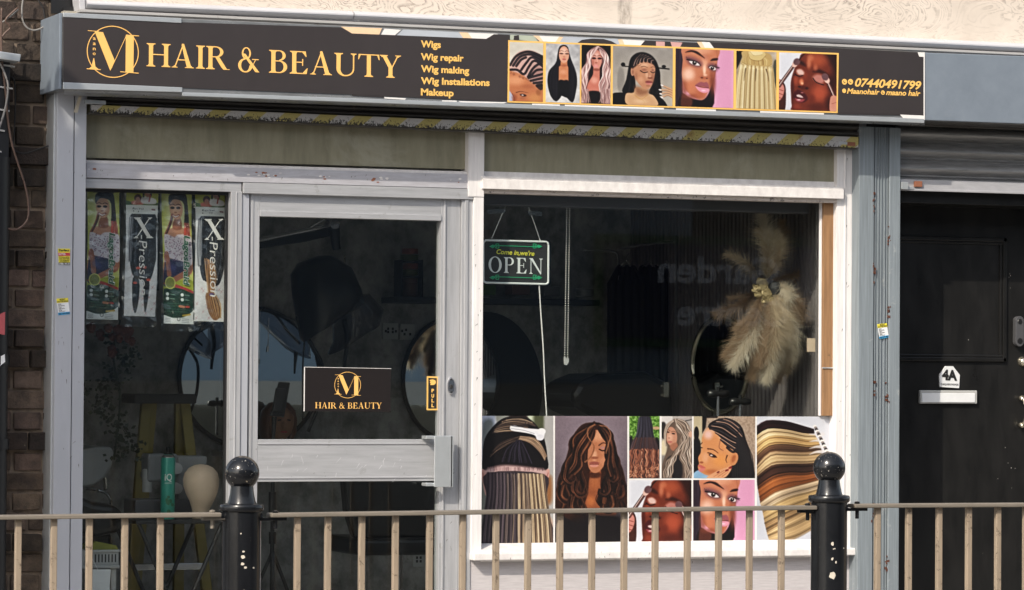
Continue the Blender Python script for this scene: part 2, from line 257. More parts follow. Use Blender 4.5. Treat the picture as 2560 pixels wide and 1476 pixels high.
def pic_makeup(c):
    c.bg((214, 217, 230)); c.noise(3, 20)
    c.poly([(1490, 700), (1570, 740), (1585, 900), (1570, 1060), (1490, 1060)], (84, 44, 32), 2); c.poly([(1490, 680), (1540, 730), (1565, 800), (1540, 900), (1490, 930)], (206, 130, 118), 2)
    for y in (800, 850, 900): c.line([(1490, y), (1550, y+20)], 8, (120, 60, 50), .8)
    c.poly([(1810, 340), (2210, 340), (2210, 1060), (1690, 1060), (1655, 1000), (1645, 860), (1640, 720), (1665, 600), (1700, 500), (1740, 420)], (122, 54, 34), 2)
    c.poly([(2060, 340), (2210, 340), (2210, 700), (2160, 560), (2100, 430)], (54, 24, 16), 16, .9)
    c.glow(1960, 430, 170, 120, (176, 86, 54), .9); c.glow(1880, 400, 60, 60, (206, 120, 84), .7); c.glow(1990, 830, 140, 160, (184, 86, 58), .9); c.glow(1860, 470, 40, 100, (214, 128, 94), .7); c.glow(1700, 690, 60, 80, (170, 78, 52), .8)
    c.glow(1960, 1010, 170, 80, (92, 38, 26), .8); c.glow(2130, 960, 110, 160, (70, 28, 20), .9); c.glow(1720, 1010, 70, 60, (150, 66, 46), .8); c.glow(1810, 620, 50, 90, (150, 66, 42), .6)
    c.poly([(1745, 440), (1790, 455), (1820, 500), (1790, 500), (1750, 480)], (46, 20, 16), 8, .8); c.poly([(1910, 570), (1990, 545), (2080, 590), (2110, 640), (2040, 590), (1960, 575)], (46, 20, 16), 8, .85)
    c.poly([(1710, 560), (1760, 545), (1800, 580), (1790, 615), (1730, 610)], (222, 180, 170), 6, .95); c.line([(1690, 605), (1730, 632), (1790, 620)], 9, (24, 10, 12), 1); c.line([(1700, 618), (1675, 625)], 6, (24, 10, 12), .9)
    c.poly([(1905, 640), (1960, 600), (2030, 620), (2050, 680), (2010, 715), (1940, 690)], (190, 122, 112), 8, .95); c.line([(1910, 650), (1950, 700), (2040, 730)], 10, (24, 10, 12), 1)
    c.glow(1770, 700, 40, 60, (230, 130, 90), .9); c.ell(1800, 775, 60, 24, (90, 36, 26), .8, .8); c.ell(1745, 762, 18, 10, (50, 18, 14), .8, .8); c.ell(1835, 780, 18, 12, (50, 18, 14), .8, .8); c.glow(1780, 720, 24, 24, (246, 170, 130), .9)
    c.poly([(1680, 840), (1725, 800), (1770, 812), (1820, 850), (1850, 910), (1800, 955), (1730, 950), (1675, 900)], (86, 30, 34), 3); c.poly([(1712, 868), (1748, 860), (1790, 888), (1780, 898), (1725, 888)], (206, 180, 176), 3); c.poly([(1690, 905), (1740, 915), (1810, 915), (1780, 950), (1720, 945)], (156, 70, 76), 3)
    c.glow(1740, 925, 34, 12, (236, 180, 180), .9); c.glow(1780, 835, 26, 10, (200, 130, 130), .8)
    c.glow(1665, 800, 30, 220, (84, 34, 24), .7); c.glow(1900, 900, 60, 70, (110, 44, 30), .6); c.glow(2150, 700, 90, 200, (64, 26, 18), .9); c.glow(1940, 520, 40, 60, (206, 116, 84), .6)
    def brush(x0, y0, x1, y1, hx, hy, fe):
        c.line([(x0, y0), (x1, y1)], 44, (70, 36, 32), 1, 40, sm=False); c.line([(x0-4, y0), (x1-8, y1-4)], 10, (236, 206, 196), .9, sm=False); c.line([(x0+10, y0+4), (x1+8, y1+2)], 6, (180, 120, 110), .8, sm=False)
        c.ell((x1+hx)/2, (y1+hy)/2, 46, 32, (226, 176, 160), 1, .2, fe); c.ell(hx, hy, 46, 40, (112, 80, 84), 1, .3, fe)
    brush(1500, 760, 1672, 510, 1712, 455, -55); brush(2185, 900, 2098, 700, 2058, 630, 60)
    c.poly([(2125, 880), (2190, 860), (2210, 900), (2210, 1060), (2120, 1060)], (206, 136, 116), 2); c.line([(2140, 960), (2200, 940)], 6, (130, 70, 60), .7)
    c.line([(1812, 345), (1760, 400), (1745, 430)], 14, (44, 24, 20), .9)

def pic_backhead(c):
    c.bg((122, 126, 118), (168, 166, 164), True)
    c.poly([(115, 50), (245, 50), (240, 420), (115, 430)], (190, 202, 232), 10); c.poly([(150, 120), (240, 120), (200, 420), (150, 380)], (110, 116, 108), 12, .8)
    c.poly([(510, 50), (560, 50), (560, 200), (500, 180)], (196, 206, 176), 10); c.poly([(560, 50), (640, 50), (640, 300), (560, 200)], (88, 92, 66), 12); c.poly([(640, 50), (720, 50), (720, 1090), (640, 1090)], (170, 168, 166), 10); c.poly([(655, 560), (700, 560), (700, 740), (660, 760)], (156, 94, 44), 12, .8)
    c.poly([(640, 900), (700, 900), (705, 1090), (640, 1090)], (206, 150, 118), 12, .9)
    for x, s in ((165, 1), (655, -1)): c.poly([(x-28*s, 500), (x, 492), (x+26*s, 520), (x+24*s, 620), (x+10*s, 700), (x-12*s, 610)], (206, 150, 138), 2); c.line([(x-14*s, 520), (x, 580), (x+8*s, 650)], 7, (150, 90, 84), .7)
    c.poly([(360, 70), (460, 60), (540, 100), (600, 170), (640, 250), (662, 380), (650, 500), (400, 470), (170, 500), (150, 380), (170, 240), (240, 140), (300, 90)], (26, 21, 24), 2)
    c.ell(430, 90, 84, 44, (54, 42, 40), 1, .3)
    tan = [(168, 140, 112), (100, 80, 68), (46, 38, 40), (26, 22, 26), (200, 172, 138)]
    c.strands([(350, 80), (400, 75), (480, 80), (530, 100)], [(300, 120), (380, 110), (480, 120), (570, 150)], 18, tan, 8, .8)
    c.strands([(260, 150), (320, 110), (400, 100), (500, 110)], [(230, 200), (320, 190), (420, 190), (520, 200)], 22, tan, 7, .7)
    c.strands([(430, 250), (520, 280), (600, 350), (640, 420)], [(450, 230), (560, 240), (620, 300), (655, 380)], 22, [(200, 172, 138), (150, 120, 96), (60, 48, 44)], 7, .8)
    c.strands([(430, 250), (350, 290), (260, 340), (210, 390)], [(440, 230), (380, 240), (300, 280), (240, 330)], 14, [(140, 112, 90), (60, 48, 44), (30, 24, 26)], 6, .8)
    c.strands([(420, 260), (340, 330), (300, 430)], [(450, 260), (500, 340), (540, 440)], 50, [(30, 26, 34), (70, 64, 84), (18, 14, 18)], 6, .8)
    c.poly([(180, 490), (300, 458), (420, 462), (560, 480), (645, 495), (645, 530), (500, 540), (350, 530), (190, 520)], (196, 160, 156), 10)
    c.strands([(190, 500), (190, 470)], [(640, 500), (640, 480)], 60, [(90, 70, 74), (220, 180, 176), (130, 100, 104)], 5, .6)
    c.poly([(185, 520), (640, 530), (660, 700), (690, 900), (700, 1095), (130, 1095), (160, 900), (180, 700)], (70, 60, 66), 2)
    c.strands([(185, 515), (180, 700), (150, 900), (130, 1090)], [(430, 525), (440, 700), (440, 900), (440, 1090)], 150, [(30, 26, 32), (54, 47, 55), (84, 74, 82), (112, 98, 102)], 4, .8, 3, bund=9)
    c.strands([(430, 525), (435, 700), (430, 900), (430, 1090)], [(640, 530), (660, 700), (690, 900), (705, 1090)], 150, [(206, 180, 142), (150, 126, 98), (226, 202, 160), (110, 90, 76), (76, 64, 62)], 4, .8, 3, bund=7)
    
    c.strands([(330, 530), (330, 700), (320, 900), (310, 1090)], [(520, 530), (530, 700), (540, 900), (545, 1090)], 40, [(60, 52, 56), (186, 160, 128), (96, 84, 84)], 4, .7, 8)
    c.poly([(368, 150), (400, 138), (480, 160), (600, 170), (645, 175), (630, 250), (590, 250), (555, 215), (470, 195), (380, 180)], (232, 232, 240), 2)
    c.ell(618, 188, 32, 26, (242, 242, 248), 1, .2); c.ell(605, 236, 32, 24, (222, 222, 232), 1, .2); c.line([(375, 165), (470, 178), (560, 205)], 5, (120, 116, 124), .7); c.line([(380, 142), (470, 150), (490, 120)], 8, (56, 52, 56), .8)

def pic_brownwig(c):
    c.bg((124, 110, 118), (80, 74, 80)); c.glow(1010, 300, 420, 420, (140, 126, 136), .8); c.noise(3, 20)
    c.poly([(730, 1090), (790, 860), (900, 820), (1150, 850), (1240, 900), (1290, 1090)], (30, 24, 26), 4)
    D = (30, 16, 12); M = (66, 36, 24); L = (112, 68, 42); Hh = (160, 106, 70)
    c.poly([(1040, 116), (950, 130), (890, 190), (850, 270), (820, 380), (790, 470), (750, 560), (738, 680), (735, 800), (860, 900), (960, 900), (985, 780), (1060, 760), (1130, 850), (1290, 800), (1295, 650), (1270, 500), (1230, 400), (1205, 280), (1160, 180), (1100, 128)], (60, 32, 20), 3)
    c.poly([(1000, 560), (1010, 500), (1090, 500), (1085, 620), (1120, 700), (1200, 800), (1200, 860), (1040, 850), (960, 800), (985, 690)], (150, 86, 52), 3)
    c.glow(1040, 600, 60, 80, (176, 104, 62), .8); c.ell(1040, 535, 60, 24, (70, 34, 20), .8, .8); c.glow(1010, 740, 50, 60, (196, 116, 66), .8)
    c.poly([(1020, 190), (1090, 180), (1140, 230), (1150, 330), (1130, 430), (1085, 500), (1035, 518), (995, 480), (985, 400), (995, 280)], (184, 118, 84), 2)
    c.glow(1070, 230, 60, 60, (216, 152, 116), .8); c.glow(1040, 380, 30, 70, (232, 170, 136), .7); c.glow(1100, 420, 46, 50, (204, 134, 100), .7)
    c.line([(1075, 300), (1105, 280), (1140, 285)], 9, (66, 38, 28), .8); c.line([(1078, 330), (1105, 342), (1135, 332)], 10, (40, 22, 20), .9); c.glow(1105, 318, 30, 16, (160, 120, 130), .7)
    c.ell(1040, 398, 30, 11, (140, 80, 56), .8, .7); c.ell(1038, 440, 40, 13, (156, 88, 76), 1, .4); c.ell(1038, 460, 34, 13, (204, 132, 116), 1, .4); c.line([(1000, 450), (1075, 450)], 4, (90, 44, 36), .8)
    cols = [D, D, D, M, M, L, (62, 34, 22), (30, 17, 13)]
    c.strands([(1040, 120), (900, 190), (840, 320), (800, 470), (750, 600), (760, 800)], [(1035, 170), (1000, 300), (950, 420), (960, 520), (960, 680), (970, 860)], 90, cols, 10, .75, 8, wave=16, wl=200)
    c.strands([(1060, 120), (1150, 180), (1200, 300), (1230, 430), (1280, 600), (1290, 800)], [(1090, 170), (1130, 300), (1140, 430), (1130, 560), (1060, 700), (1120, 820)], 80, cols, 10, .75, 8, wave=16, wl=200)
    cs = [(22, 12, 10), (46, 26, 18), (74, 43, 29), (116, 72, 46), (30, 16, 12)]
    K = dict(bund=2.2, sheen=[(.35, .1, .4), (.7, .1, .2)])
    c.strands([(1030, 126), (960, 180), (880, 300), (850, 430), (800, 500)], [(1040, 170), (1010, 290), (950, 400), (960, 470), (900, 540)], 70, cs, 5, .8, 4, **K)
    c.strands([(1070, 124), (1150, 180), (1200, 290), (1215, 400), (1240, 500)], [(1085, 160), (1135, 260), (1140, 380), (1120, 470), (1150, 560)], 70, cs, 5, .8, 4, **K)
    for x, y, r, sg in [(850, 560, 70, 1), (930, 660, 64, 1), (820, 700, 72, 1), (900, 790, 70, 1), (1190, 560, 66, -1), (1120, 660, 58, -1), (1240, 690, 62, -1), (1150, 780, 70, -1)]:
        A_ = [(x-sg*r, y-r*1.2), (x-sg*r*1.1, y), (x-sg*r*.2, y+r*.9), (x+sg*r*.9, y+r*.5), (x+sg*r*.8, y-r*.3)]
        B_ = [(x-sg*r*.1, y-r*1.2), (x-sg*r*.35, y-r*.1), (x+sg*r*.05, y+r*.25), (x+sg*r*.4, y+r*.1), (x+sg*r*.4, y-r*.1)]
        c.strands(A_, B_, 34, cs, 5, .8, 4, bund=1.3, sheen=[(.3, .12, .35), (.75, .1, .15)])
    for L in [[(1040, 130), (985, 165), (985, 230), (1030, 300), (1010, 380), (960, 430)], [(1075, 138), (1135, 150), (1165, 210), (1150, 270), (1125, 360)]]: c.strands(L, [(x+10, y+8) for x, y in L], 8, [(176, 120, 84), (120, 74, 48)], 3, .8, 3)
    c.poly([(860, 880), (1240, 850), (1280, 1090), (760, 1090)], (30, 24, 27), 22, .85); c.noise(4, 3)

def pic_ombre(c):
    c.bg((104, 148, 60)); c.noise(46, 3); c.noise(30, 6)
    c.poly([(133, 330), (170, 320), (160, 706), (133, 706)], (40, 38, 40), 3); c.poly([(390, 330), (442, 350), (442, 706), (390, 706)], (34, 32, 34), 3)
    c.ell(405, 205, 40, 16, (196, 150, 120), .9, .3)
    c.poly([(290, 82), (235, 95), (216, 170), (205, 280), (160, 340), (140, 420), (130, 540), (130, 720), (445, 720), (442, 500), (420, 380), (385, 300), (370, 180), (345, 95)], (58, 52, 60), 2)
    c.strands([(235, 95), (210, 250), (160, 380), (140, 500)], [(345, 95), (378, 250), (410, 380), (435, 500)], 46, [(30, 28, 36), (96, 96, 112), (60, 58, 70)], 5, .8, 3)
    c.strands([(190, 300), (150, 400), (138, 520)], [(395, 300), (425, 400), (438, 520)], 46, [(150, 92, 70), (110, 66, 52), (70, 50, 50)], 5, .55, 4)
    c.strands([(140, 420), (136, 560), (134, 700)], [(432, 420), (440, 560), (440, 700)], 80, [(170, 104, 76), (120, 66, 48), (214, 150, 116), (60, 36, 32)], 6, .85, 14, wave=9, wl=60)
    for k in range(70):
        x = 140+300*c.r.rand(); y = 560+130*c.r.rand(); r = 8+8*c.r.rand()
        c.line([(x-r, y), (x, y-r), (x+r, y), (x, y+r)], 4, [(200, 132, 96), (80, 44, 34), (226, 166, 130)][k % 3], .8)

def pic_highlights(c):
    c.bg((168, 160, 154), (120, 116, 110)); c.noise(8, 16); c.poly([(455, 80), (560, 80), (560, 140), (455, 170)], (206, 200, 196), 4); c.line([(700, 135), (770, 120)], 8, (50, 46, 46)); c.poly([(455, 160), (500, 160), (500, 300), (455, 290)], (60, 54, 52), 4)
    c.poly([(455, 350), (505, 330), (505, 460), (455, 460)], (214, 196, 160), 6)
    cols = [(96, 80, 70), (196, 176, 158), (222, 206, 190), (140, 120, 104), (70, 58, 52)]
    c.poly([(610, 118), (540, 145), (495, 200), (485, 300), (520, 400), (470, 560), (460, 706), (770, 706), (765, 400), (745, 230), (700, 140)], (112, 94, 82), 2)
    c.poly([(505, 540), (560, 480), (650, 500), (660, 706), (490, 706)], (44, 40, 42), 6)
    c.ell(560, 290, 56, 96, (196, 138, 112), 1, .12, -6); c.glow(545, 300, 46, 60, (224, 172, 146), .8); c.poly([(545, 380), (610, 350), (625, 420), (570, 430)], (168, 112, 88), 3)
    for x, y in ((523, 246), (580, 262)): c.ell(x, y, 17, 7, (46, 36, 36), .95, .5, 8); c.line([(x-20, y-18), (x, y-24), (x+22, y-14)], 5, (90, 66, 54), .8)
    c.ell(545, 344, 24, 9, (186, 104, 98), .95, .5); c.ell(536, 305, 12, 6, (160, 104, 84), .7, .7)
    c.strands([(600, 120), (520, 160), (488, 260), (500, 380)], [(600, 125), (540, 190), (512, 260), (505, 380)], 16, cols, 6, .8)
    c.strands([(600, 120), (680, 200), (700, 330), (640, 470), (690, 600), (680, 706)], [(620, 118), (730, 170), (770, 330), (745, 470), (765, 600), (760, 706)], 60, cols, 7, .85, 5, wave=7, wl=120)
    c.strands([(585, 125), (610, 230), (650, 300), (600, 430), (500, 560), (470, 700)], [(600, 120), (660, 200), (720, 300), (640, 440), (590, 560), (570, 700)], 46, cols, 6, .75, 6, wave=7, wl=110)
    c.ell(752, 268, 22, 30, (206, 156, 132), 1, .3)

def pic_profile(c):
    c.bg((170, 148, 128), (150, 130, 114)); c.noise(16, 3)
    c.poly([(780, 80), (890, 80), (880, 300), (860, 706), (780, 706)], (186, 172, 140), 4, sm=False); c.poly([(870, 80), (1030, 80), (1020, 105), (915, 105), (905, 200), (870, 260)], (36, 30, 30), 3, sm=False); c.ell(812, 260, 26, 70, (30, 26, 28)); c.poly([(780, 330), (850, 340), (850, 640), (780, 650)], (34, 30, 34), 3)
    c.poly([(780, 660), (850, 625), (960, 700), (960, 720), (780, 720)], (130, 170, 206), 3)
    c.poly([(930, 190), (990, 130), (1100, 105), (1200, 135), (1270, 200), (1310, 320), (1350, 450), (1385, 720), (1100, 720), (1130, 560), (1200, 480), (1150, 380), (1020, 280)], (34, 28, 30), 2)
    c.poly([(930, 205), (1000, 250), (1080, 330), (1150, 400), (1215, 470), (1190, 560), (1140, 600), (1040, 660), (940, 680), (880, 660), (840, 630), (826, 590), (838, 560), (830, 500), (858, 440), (862, 360), (868, 300), (895, 240)], (214, 142, 92), 2)
    c.glow(930, 270, 70, 70, (232, 184, 176), .9); c.glow(1050, 530, 110, 100, (232, 150, 84), .9); c.glow(900, 500, 50, 80, (232, 168, 130), .7); c.glow(960, 640, 110, 40, (176, 100, 60), .7)
    for L in [[(940, 190), (1010, 150), (1090, 120)], [(950, 210), (1060, 240), (1160, 300), (1240, 340)], [(980, 160), (1090, 170), (1190, 240), (1260, 300)], [(1040, 120), (1140, 150), (1230, 210), (1280, 280)], [(1010, 250), (1100, 310), (1180, 370), (1240, 385)], [(1060, 320), (1130, 380), (1240, 440)], [(1110, 115), (1200, 150), (1260, 210)], [(1120, 400), (1170, 440), (1220, 445)]]:
        c.braid(L, 24, (28, 24, 28), (120, 112, 112), 14)
    for L in [[(960, 225), (1060, 275), (1160, 335), (1240, 365)], [(965, 185), (1070, 205), (1170, 270), (1250, 320)], [(1010, 140), (1120, 160), (1210, 225), (1270, 290)], [(1040, 300), (1110, 345), (1200, 405), (1240, 410)], [(1080, 115), (1160, 145), (1240, 205)]]: c.line(L, 7, (214, 166, 138), .85)
    for k in range(9): c.braid([(1225+14*k, 250+26*k), (1215+15*k, 400+20*k), (1180+22*k, 560+8*k), (1180+22*k, 706)], 19, (26, 23, 26), (134, 128, 126), 19)
    c.strands([(1250, 300), (1330, 480), (1370, 706)], [(1290, 300), (1370, 480), (1395, 706)], 12, [(60, 54, 54), (30, 26, 28)], 5, .8, 10)
    c.ell(1190, 515, 38, 66, (206, 132, 84), 1, .15, 18); c.ell(1186, 510, 18, 38, (170, 100, 62), .8, .6, 18); c.line([(1120, 480), (1108, 520), (1118, 552)], 14, (60, 42, 38), .8, 4); c.line([(1050, 330), (1040, 400), (1080, 430)], 7, (120, 80, 70), .7)
    c.line([(925, 412), (980, 420), (1030, 455)], 13, (80, 48, 36), .85, 5); c.line([(845, 375), (862, 360), (870, 350)], 8, (60, 40, 34), .9)
    c.ell(975, 482, 40, 16, (60, 36, 34), .9, .4, 18); c.ell(962, 478, 14, 8, (230, 216, 208), .8, .4); c.line([(925, 452), (960, 460), (1015, 498)], 7, (20, 14, 16), 1); c.line([(845, 400), (870, 402)], 9, (24, 18, 20), .9)
    c.ell(862, 548, 20, 10, (150, 84, 56), .8, .7); c.poly([(826, 578), (850, 570), (905, 602), (860, 605)], (196, 100, 92), 2); c.poly([(832, 612), (860, 606), (900, 610), (870, 640), (840, 636)], (214, 120, 112), 2)
    c.poly([(915, 706), (985, 650), (1080, 610), (1160, 590), (1150, 640), (1080, 706)], (222, 154, 112), 2)
    for k in range(3): c.line([(985+42*k, 690), (1090+22*k, 628+6*k)], 5, (170, 104, 70), .8)
    c.ell(1152, 600, 20, 10, (150, 26, 40), 1, .3, -25); c.ell(1118, 626, 20, 9, (140, 24, 38), 1, .3, -20); c.ell(1030, 645, 16, 8, (120, 20, 34), .9, .3, -30)

def pic_swatches(c):
    c.bg((206, 210, 222), (196, 200, 212))
    cols = [(46, 24, 24), (196, 166, 122), (186, 148, 96), (96, 70, 52), (180, 150, 110), (64, 42, 33), (142, 84, 44), (168, 146, 118), (176, 146, 100), (142, 114, 80), (180, 150, 108)]
    T = [[(90, 160), (180, 105), (330, 110), (460, 145), (556, 172)], [(90, 232), (190, 172), (340, 178), (470, 206), (560, 212)], [(90, 320), (200, 240), (350, 240), (500, 265), (590, 262)], [(95, 400), (200, 310), (350, 300), (500, 320), (610, 312)], [(95, 480), (210, 370), (350, 365), (500, 368), (620, 352)],
         [(100, 560), (220, 470), (350, 455), (500, 455), (640, 440)], [(110, 640), (230, 560), (360, 530), (500, 530), (640, 500)], [(130, 760), (250, 680), (380, 640), (500, 610), (640, 570)], [(150, 830), (270, 760), (390, 710), (510, 680), (640, 640)], [(165, 920), (280, 860), (400, 810), (520, 760), (640, 700)], [(185, 1000), (300, 940), (420, 880), (520, 830), (640, 780)], [(205, 1065), (300, 1058), (400, 1040), (520, 980), (640, 900)]]
    for i, col in enumerate(cols): c.poly(T[i]+T[i+1][::-1], col, 2, sm=False)
    for i, col in enumerate(cols):
        ar = np.array(col, float); A = np.array(T[i], float); B = np.array(T[i+1], float); o = .12 if i > 1 else 0
        c.strands(A-(B-A)*o, B+(B-A)*.06, 60, [ar*.62, ar*.85, ar, ar*1.12, ar*1.28], 4, .6, 2, bund=1.7, sheen=[(.22, .12, .28), (.62, .16, -.12)])
    for i in range(1, 5): c.poly([(520, T[i][3][1]+8), (575, T[i][4][1]-6), (640, T[i][4][1]-12), (640, T[i][4][1]+14), (575, T[i][4][1]+10)], (214, 210, 212), 3, .85)
    for k in range(18): c.ell(566+9*k*.7, 150+13*k, 14, 11, [(232, 226, 220), (150, 140, 136), (70, 64, 66)][k % 3], 1, .3)

def pic_lagos(c):
    c.bg((188, 192, 86), (196, 202, 110)); c.glow(190, 340, 150, 330, (226, 230, 176), .9)
    c.poly([(60, 870), (345, 900), (345, 1250), (40, 1250)], (28, 66, 46), 2, sm=False); c.poly([(30, 900), (330, 880), (345, 985), (200, 940), (60, 950), (30, 960)], (160, 170, 50), 3)
    c.poly([(90, 640), (330, 640), (330, 800), (260, 850), (120, 900), (50, 880), (60, 720)], (176, 112, 84), 3)
    c.poly([(72, 720), (120, 700), (250, 715), (240, 820), (140, 900), (55, 920)], (46, 48, 92), 3); c.glow(150, 780, 50, 50, (76, 80, 130), .6)
    c.poly([(150, 440), (220, 430), (300, 470), (330, 520), (325, 560), (200, 560), (75, 540), (80, 480)], (196, 140, 112), 3)
    c.poly([(72, 500), (160, 520), (210, 495), (330, 520), (330, 740), (240, 720), (110, 690), (75, 660)], (206, 196, 206), 3)
    for k in range(170): c.ell(75+250*c.r.rand(), 510+205*c.r.rand(), 5, 4, [(120, 84, 110), (90, 70, 90), (170, 120, 140)][k % 3], .7, .5)
    c.line([(85, 660), (100, 740), (110, 830)], 44, (166, 104, 78), 1); c.line([(300, 800), (200, 850), (110, 900)], 46, (172, 108, 80), 1)
    c.strands([(150, 250), (130, 380), (75, 490)], [(165, 260), (150, 380), (100, 490)], 8, [(60, 44, 44), (190, 90, 66)], 8, .8)
    c.poly([(165, 370), (225, 360), (235, 450), (150, 450)], (160, 104, 80), 3); c.ell(186, 280, 62, 92, (214, 158, 128), 1, .1, -6); c.glow(178, 290, 46, 60, (230, 178, 148), .9); c.ell(180, 312, 13, 6, (150, 94, 74), .8, .7)
    c.poly([(125, 170), (200, 150), (280, 165), (285, 260), (262, 250), (235, 215), (160, 205), (122, 250)], (60, 54, 60), 2)
    c.strands([(262, 200), (268, 320), (262, 410)], [(285, 200), (300, 320), (305, 410)], 12, [(40, 34, 38), (70, 60, 64)], 8, .9); c.strands([(262, 400), (262, 450), (255, 505)], [(305, 400), (318, 450), (320, 505)], 12, [(206, 78, 56), (170, 60, 50)], 8, .9)
    c.line([(102, 152), (284, 156)], 6, (30, 28, 30), sm=False)
    for x in (152, 206): c.ell(x, 275, 19, 10, (36, 24, 26), 1, .5); c.line([(x-22, 252), (x, 244), (x+22, 252)], 7, (70, 48, 44), .8)
    c.line([(150, 332), (178, 352), (210, 334)], 16, (150, 70, 66), .9); c.line([(155, 335), (178, 350), (205, 338)], 10, (244, 232, 226), 1); c.line([(150, 330), (178, 342), (210, 332)], 4, (150, 70, 70), .8)
    c.poly([(50, 905), (130, 930), (230, 950), (330, 985), (330, 965), (220, 925), (120, 900)], (176, 50, 50), 2)
    c.poly([(40, 1170), (130, 1190), (230, 1185), (300, 1150), (345, 1130), (345, 1260), (40, 1260)], (204, 208, 208), 2)
    c.line([(230, 1170), (300, 1160)], 16, (196, 160, 50), .9)
    for x, y in ((90, 993), (226, 998), (90, 1030), (226, 1038)): c.ell(x, y, 15, 14, (190, 196, 196), 1, .3); c.line([(x+24, y), (x+66, y+4)], 5, (150, 170, 160), .8)
    for y in (1070, 1090, 1115, 1135): c.line([(85, y), (290, y+6)], 4, (90, 120, 104), .7)
    c.line([(200, 1093), (240, 1098)], 20, (196, 120, 90), .9, sm=False); c.line([(262, 1096), (290, 1098)], 18, (190, 60, 50), .9, sm=False)
    c.ell(190, 1200, 17, 17, (90, 96, 96), .8, .3); c.ell(190, 1200, 11, 11, (206, 208, 208), .9, .3)
    for y in (1196, 1210, 1224): c.line([(68, y), (112, y)], 4, (90, 96, 96), .7); c.line([(220, y), (290, y+4)], 4, (90, 96, 96), .7)
    c.glow(120, 760, 40, 60, (90, 96, 150), .5)
    c.ell(118, 900, 50, 52, (206, 208, 96), .95, .1); c.ell(118, 900, 42, 44, (118, 128, 60), .8, .1)

def pic_braidpack(c, brown=False):
    c.bg((206, 206, 210)); c.noise(8, 5)
    for k in range(26):
        x = 380+290*c.r.rand(); y = 780+420*c.r.rand(); c.line([(x-12, y+14), (x+12, y-14)], 3, (190, 110, 110), .8); c.line([(x-9, y-8), (x+9, y+8)], 3, (170, 100, 100), .7)
    blk = [(22, 22, 26), (56, 58, 66), (14, 14, 16), (90, 94, 104), (36, 38, 44)]
    c.poly([(425, 350), (655, 350), (668, 560), (662, 740), (620, 900), (560, 930), (500, 900), (440, 860), (412, 700), (415, 500)], (24, 24, 28), 2)
    c.strands([(430, 350), (420, 560), (418, 740), (460, 880)], [(652, 350), (665, 560), (660, 740), (600, 900)], 80, blk, 6, .8, 7)
    for k in range(26): x = 415+240*c.r.rand(); y = 370+480*c.r.rand(); c.line([(x, y), (x+c.r.randn()*10, y+14+22*c.r.rand()), (x+c.r.randn()*16, y+30+30*c.r.rand())], 4, (206, 210, 216), .45, 1)
    c.strands([(400, 380), (390, 600), (400, 760)], [(440, 380), (430, 600), (430, 760)], 18, [(190, 192, 198), (90, 92, 98), (230, 232, 238), (60, 60, 66)], 7, .7, 9)
    if brown:
        br = [(126, 86, 52), (176, 132, 86), (96, 60, 36), (206, 166, 116)]
        c.strands([(470, 700), (480, 850), (500, 980)], [(560, 740), (590, 850), (560, 980)], 30, br, 7, .85, 7)
        c.poly([(480, 1000), (570, 990), (620, 1080), (640, 1170), (580, 1215), (520, 1160), (490, 1080)], (140, 98, 62), 3)
        c.strands([(490, 990), (490, 1080), (560, 1200)], [(560, 990), (630, 1080), (640, 1190)], 40, br, 7, .85, 6); c.ell(540, 1000, 26, 14, (96, 70, 140), .9, .4)
    else:
        c.poly([(450, 900), (510, 920), (505, 1100), (478, 1198), (448, 1100)], (20, 20, 24), 3); c.poly([(555, 900), (605, 930), (598, 1080), (578, 1190), (556, 1080)], (26, 24, 28), 3)
        c.strands([(455, 900), (455, 1050), (470, 1190)], [(505, 910), (505, 1050), (485, 1190)], 14, blk, 5, .8, 3)
        for x, y in ((500, 812), (560, 806), (470, 940), (596, 912)): c.ell(x, y, 20, 11, (206, 84, 62), .95, .4)
    c.poly([(340, 100), (690, 100), (690, 270), (340, 270)], (182, 186, 60), 1, sm=False); c.poly([(340, 232), (500, 262), (690, 250), (690, 276), (340, 276)], (90, 120, 50), 2)
    c.ell(482, 215, 36, 34, (104, 66, 56), 1, .2); c.poly([(432, 240), (530, 240), (530, 270), (432, 270)], (206, 110, 90), 3); c.ell(482, 232, 22, 28, (190, 124, 100), 1, .2)
    c.poly([(530, 200), (650, 220), (650, 262), (520, 258)], (226, 216, 216), 3); c.ell(575, 150, 34, 56, (190, 128, 104), 1, .2); c.line([(540, 100), (535, 200)], 16, (40, 32, 34)); c.line([(605, 100), (606, 190)], 18, (46, 34, 36)); c.line([(600, 190), (590, 240)], 14, (200, 70, 50))
    c.line([(558, 170), (592, 172)], 6, (240, 226, 220))
    c.poly([(340, 274), (690, 274), (690, 350), (340, 350)], (216, 218, 214), 1, sm=False)
    c.line([(622, 310), (648, 312)], 14, (120, 70, 80), .8, sm=False); c.ell(442, 302, 6, 6, (70, 70, 70)); c.ell(442, 326, 5, 5, (70, 70, 70))

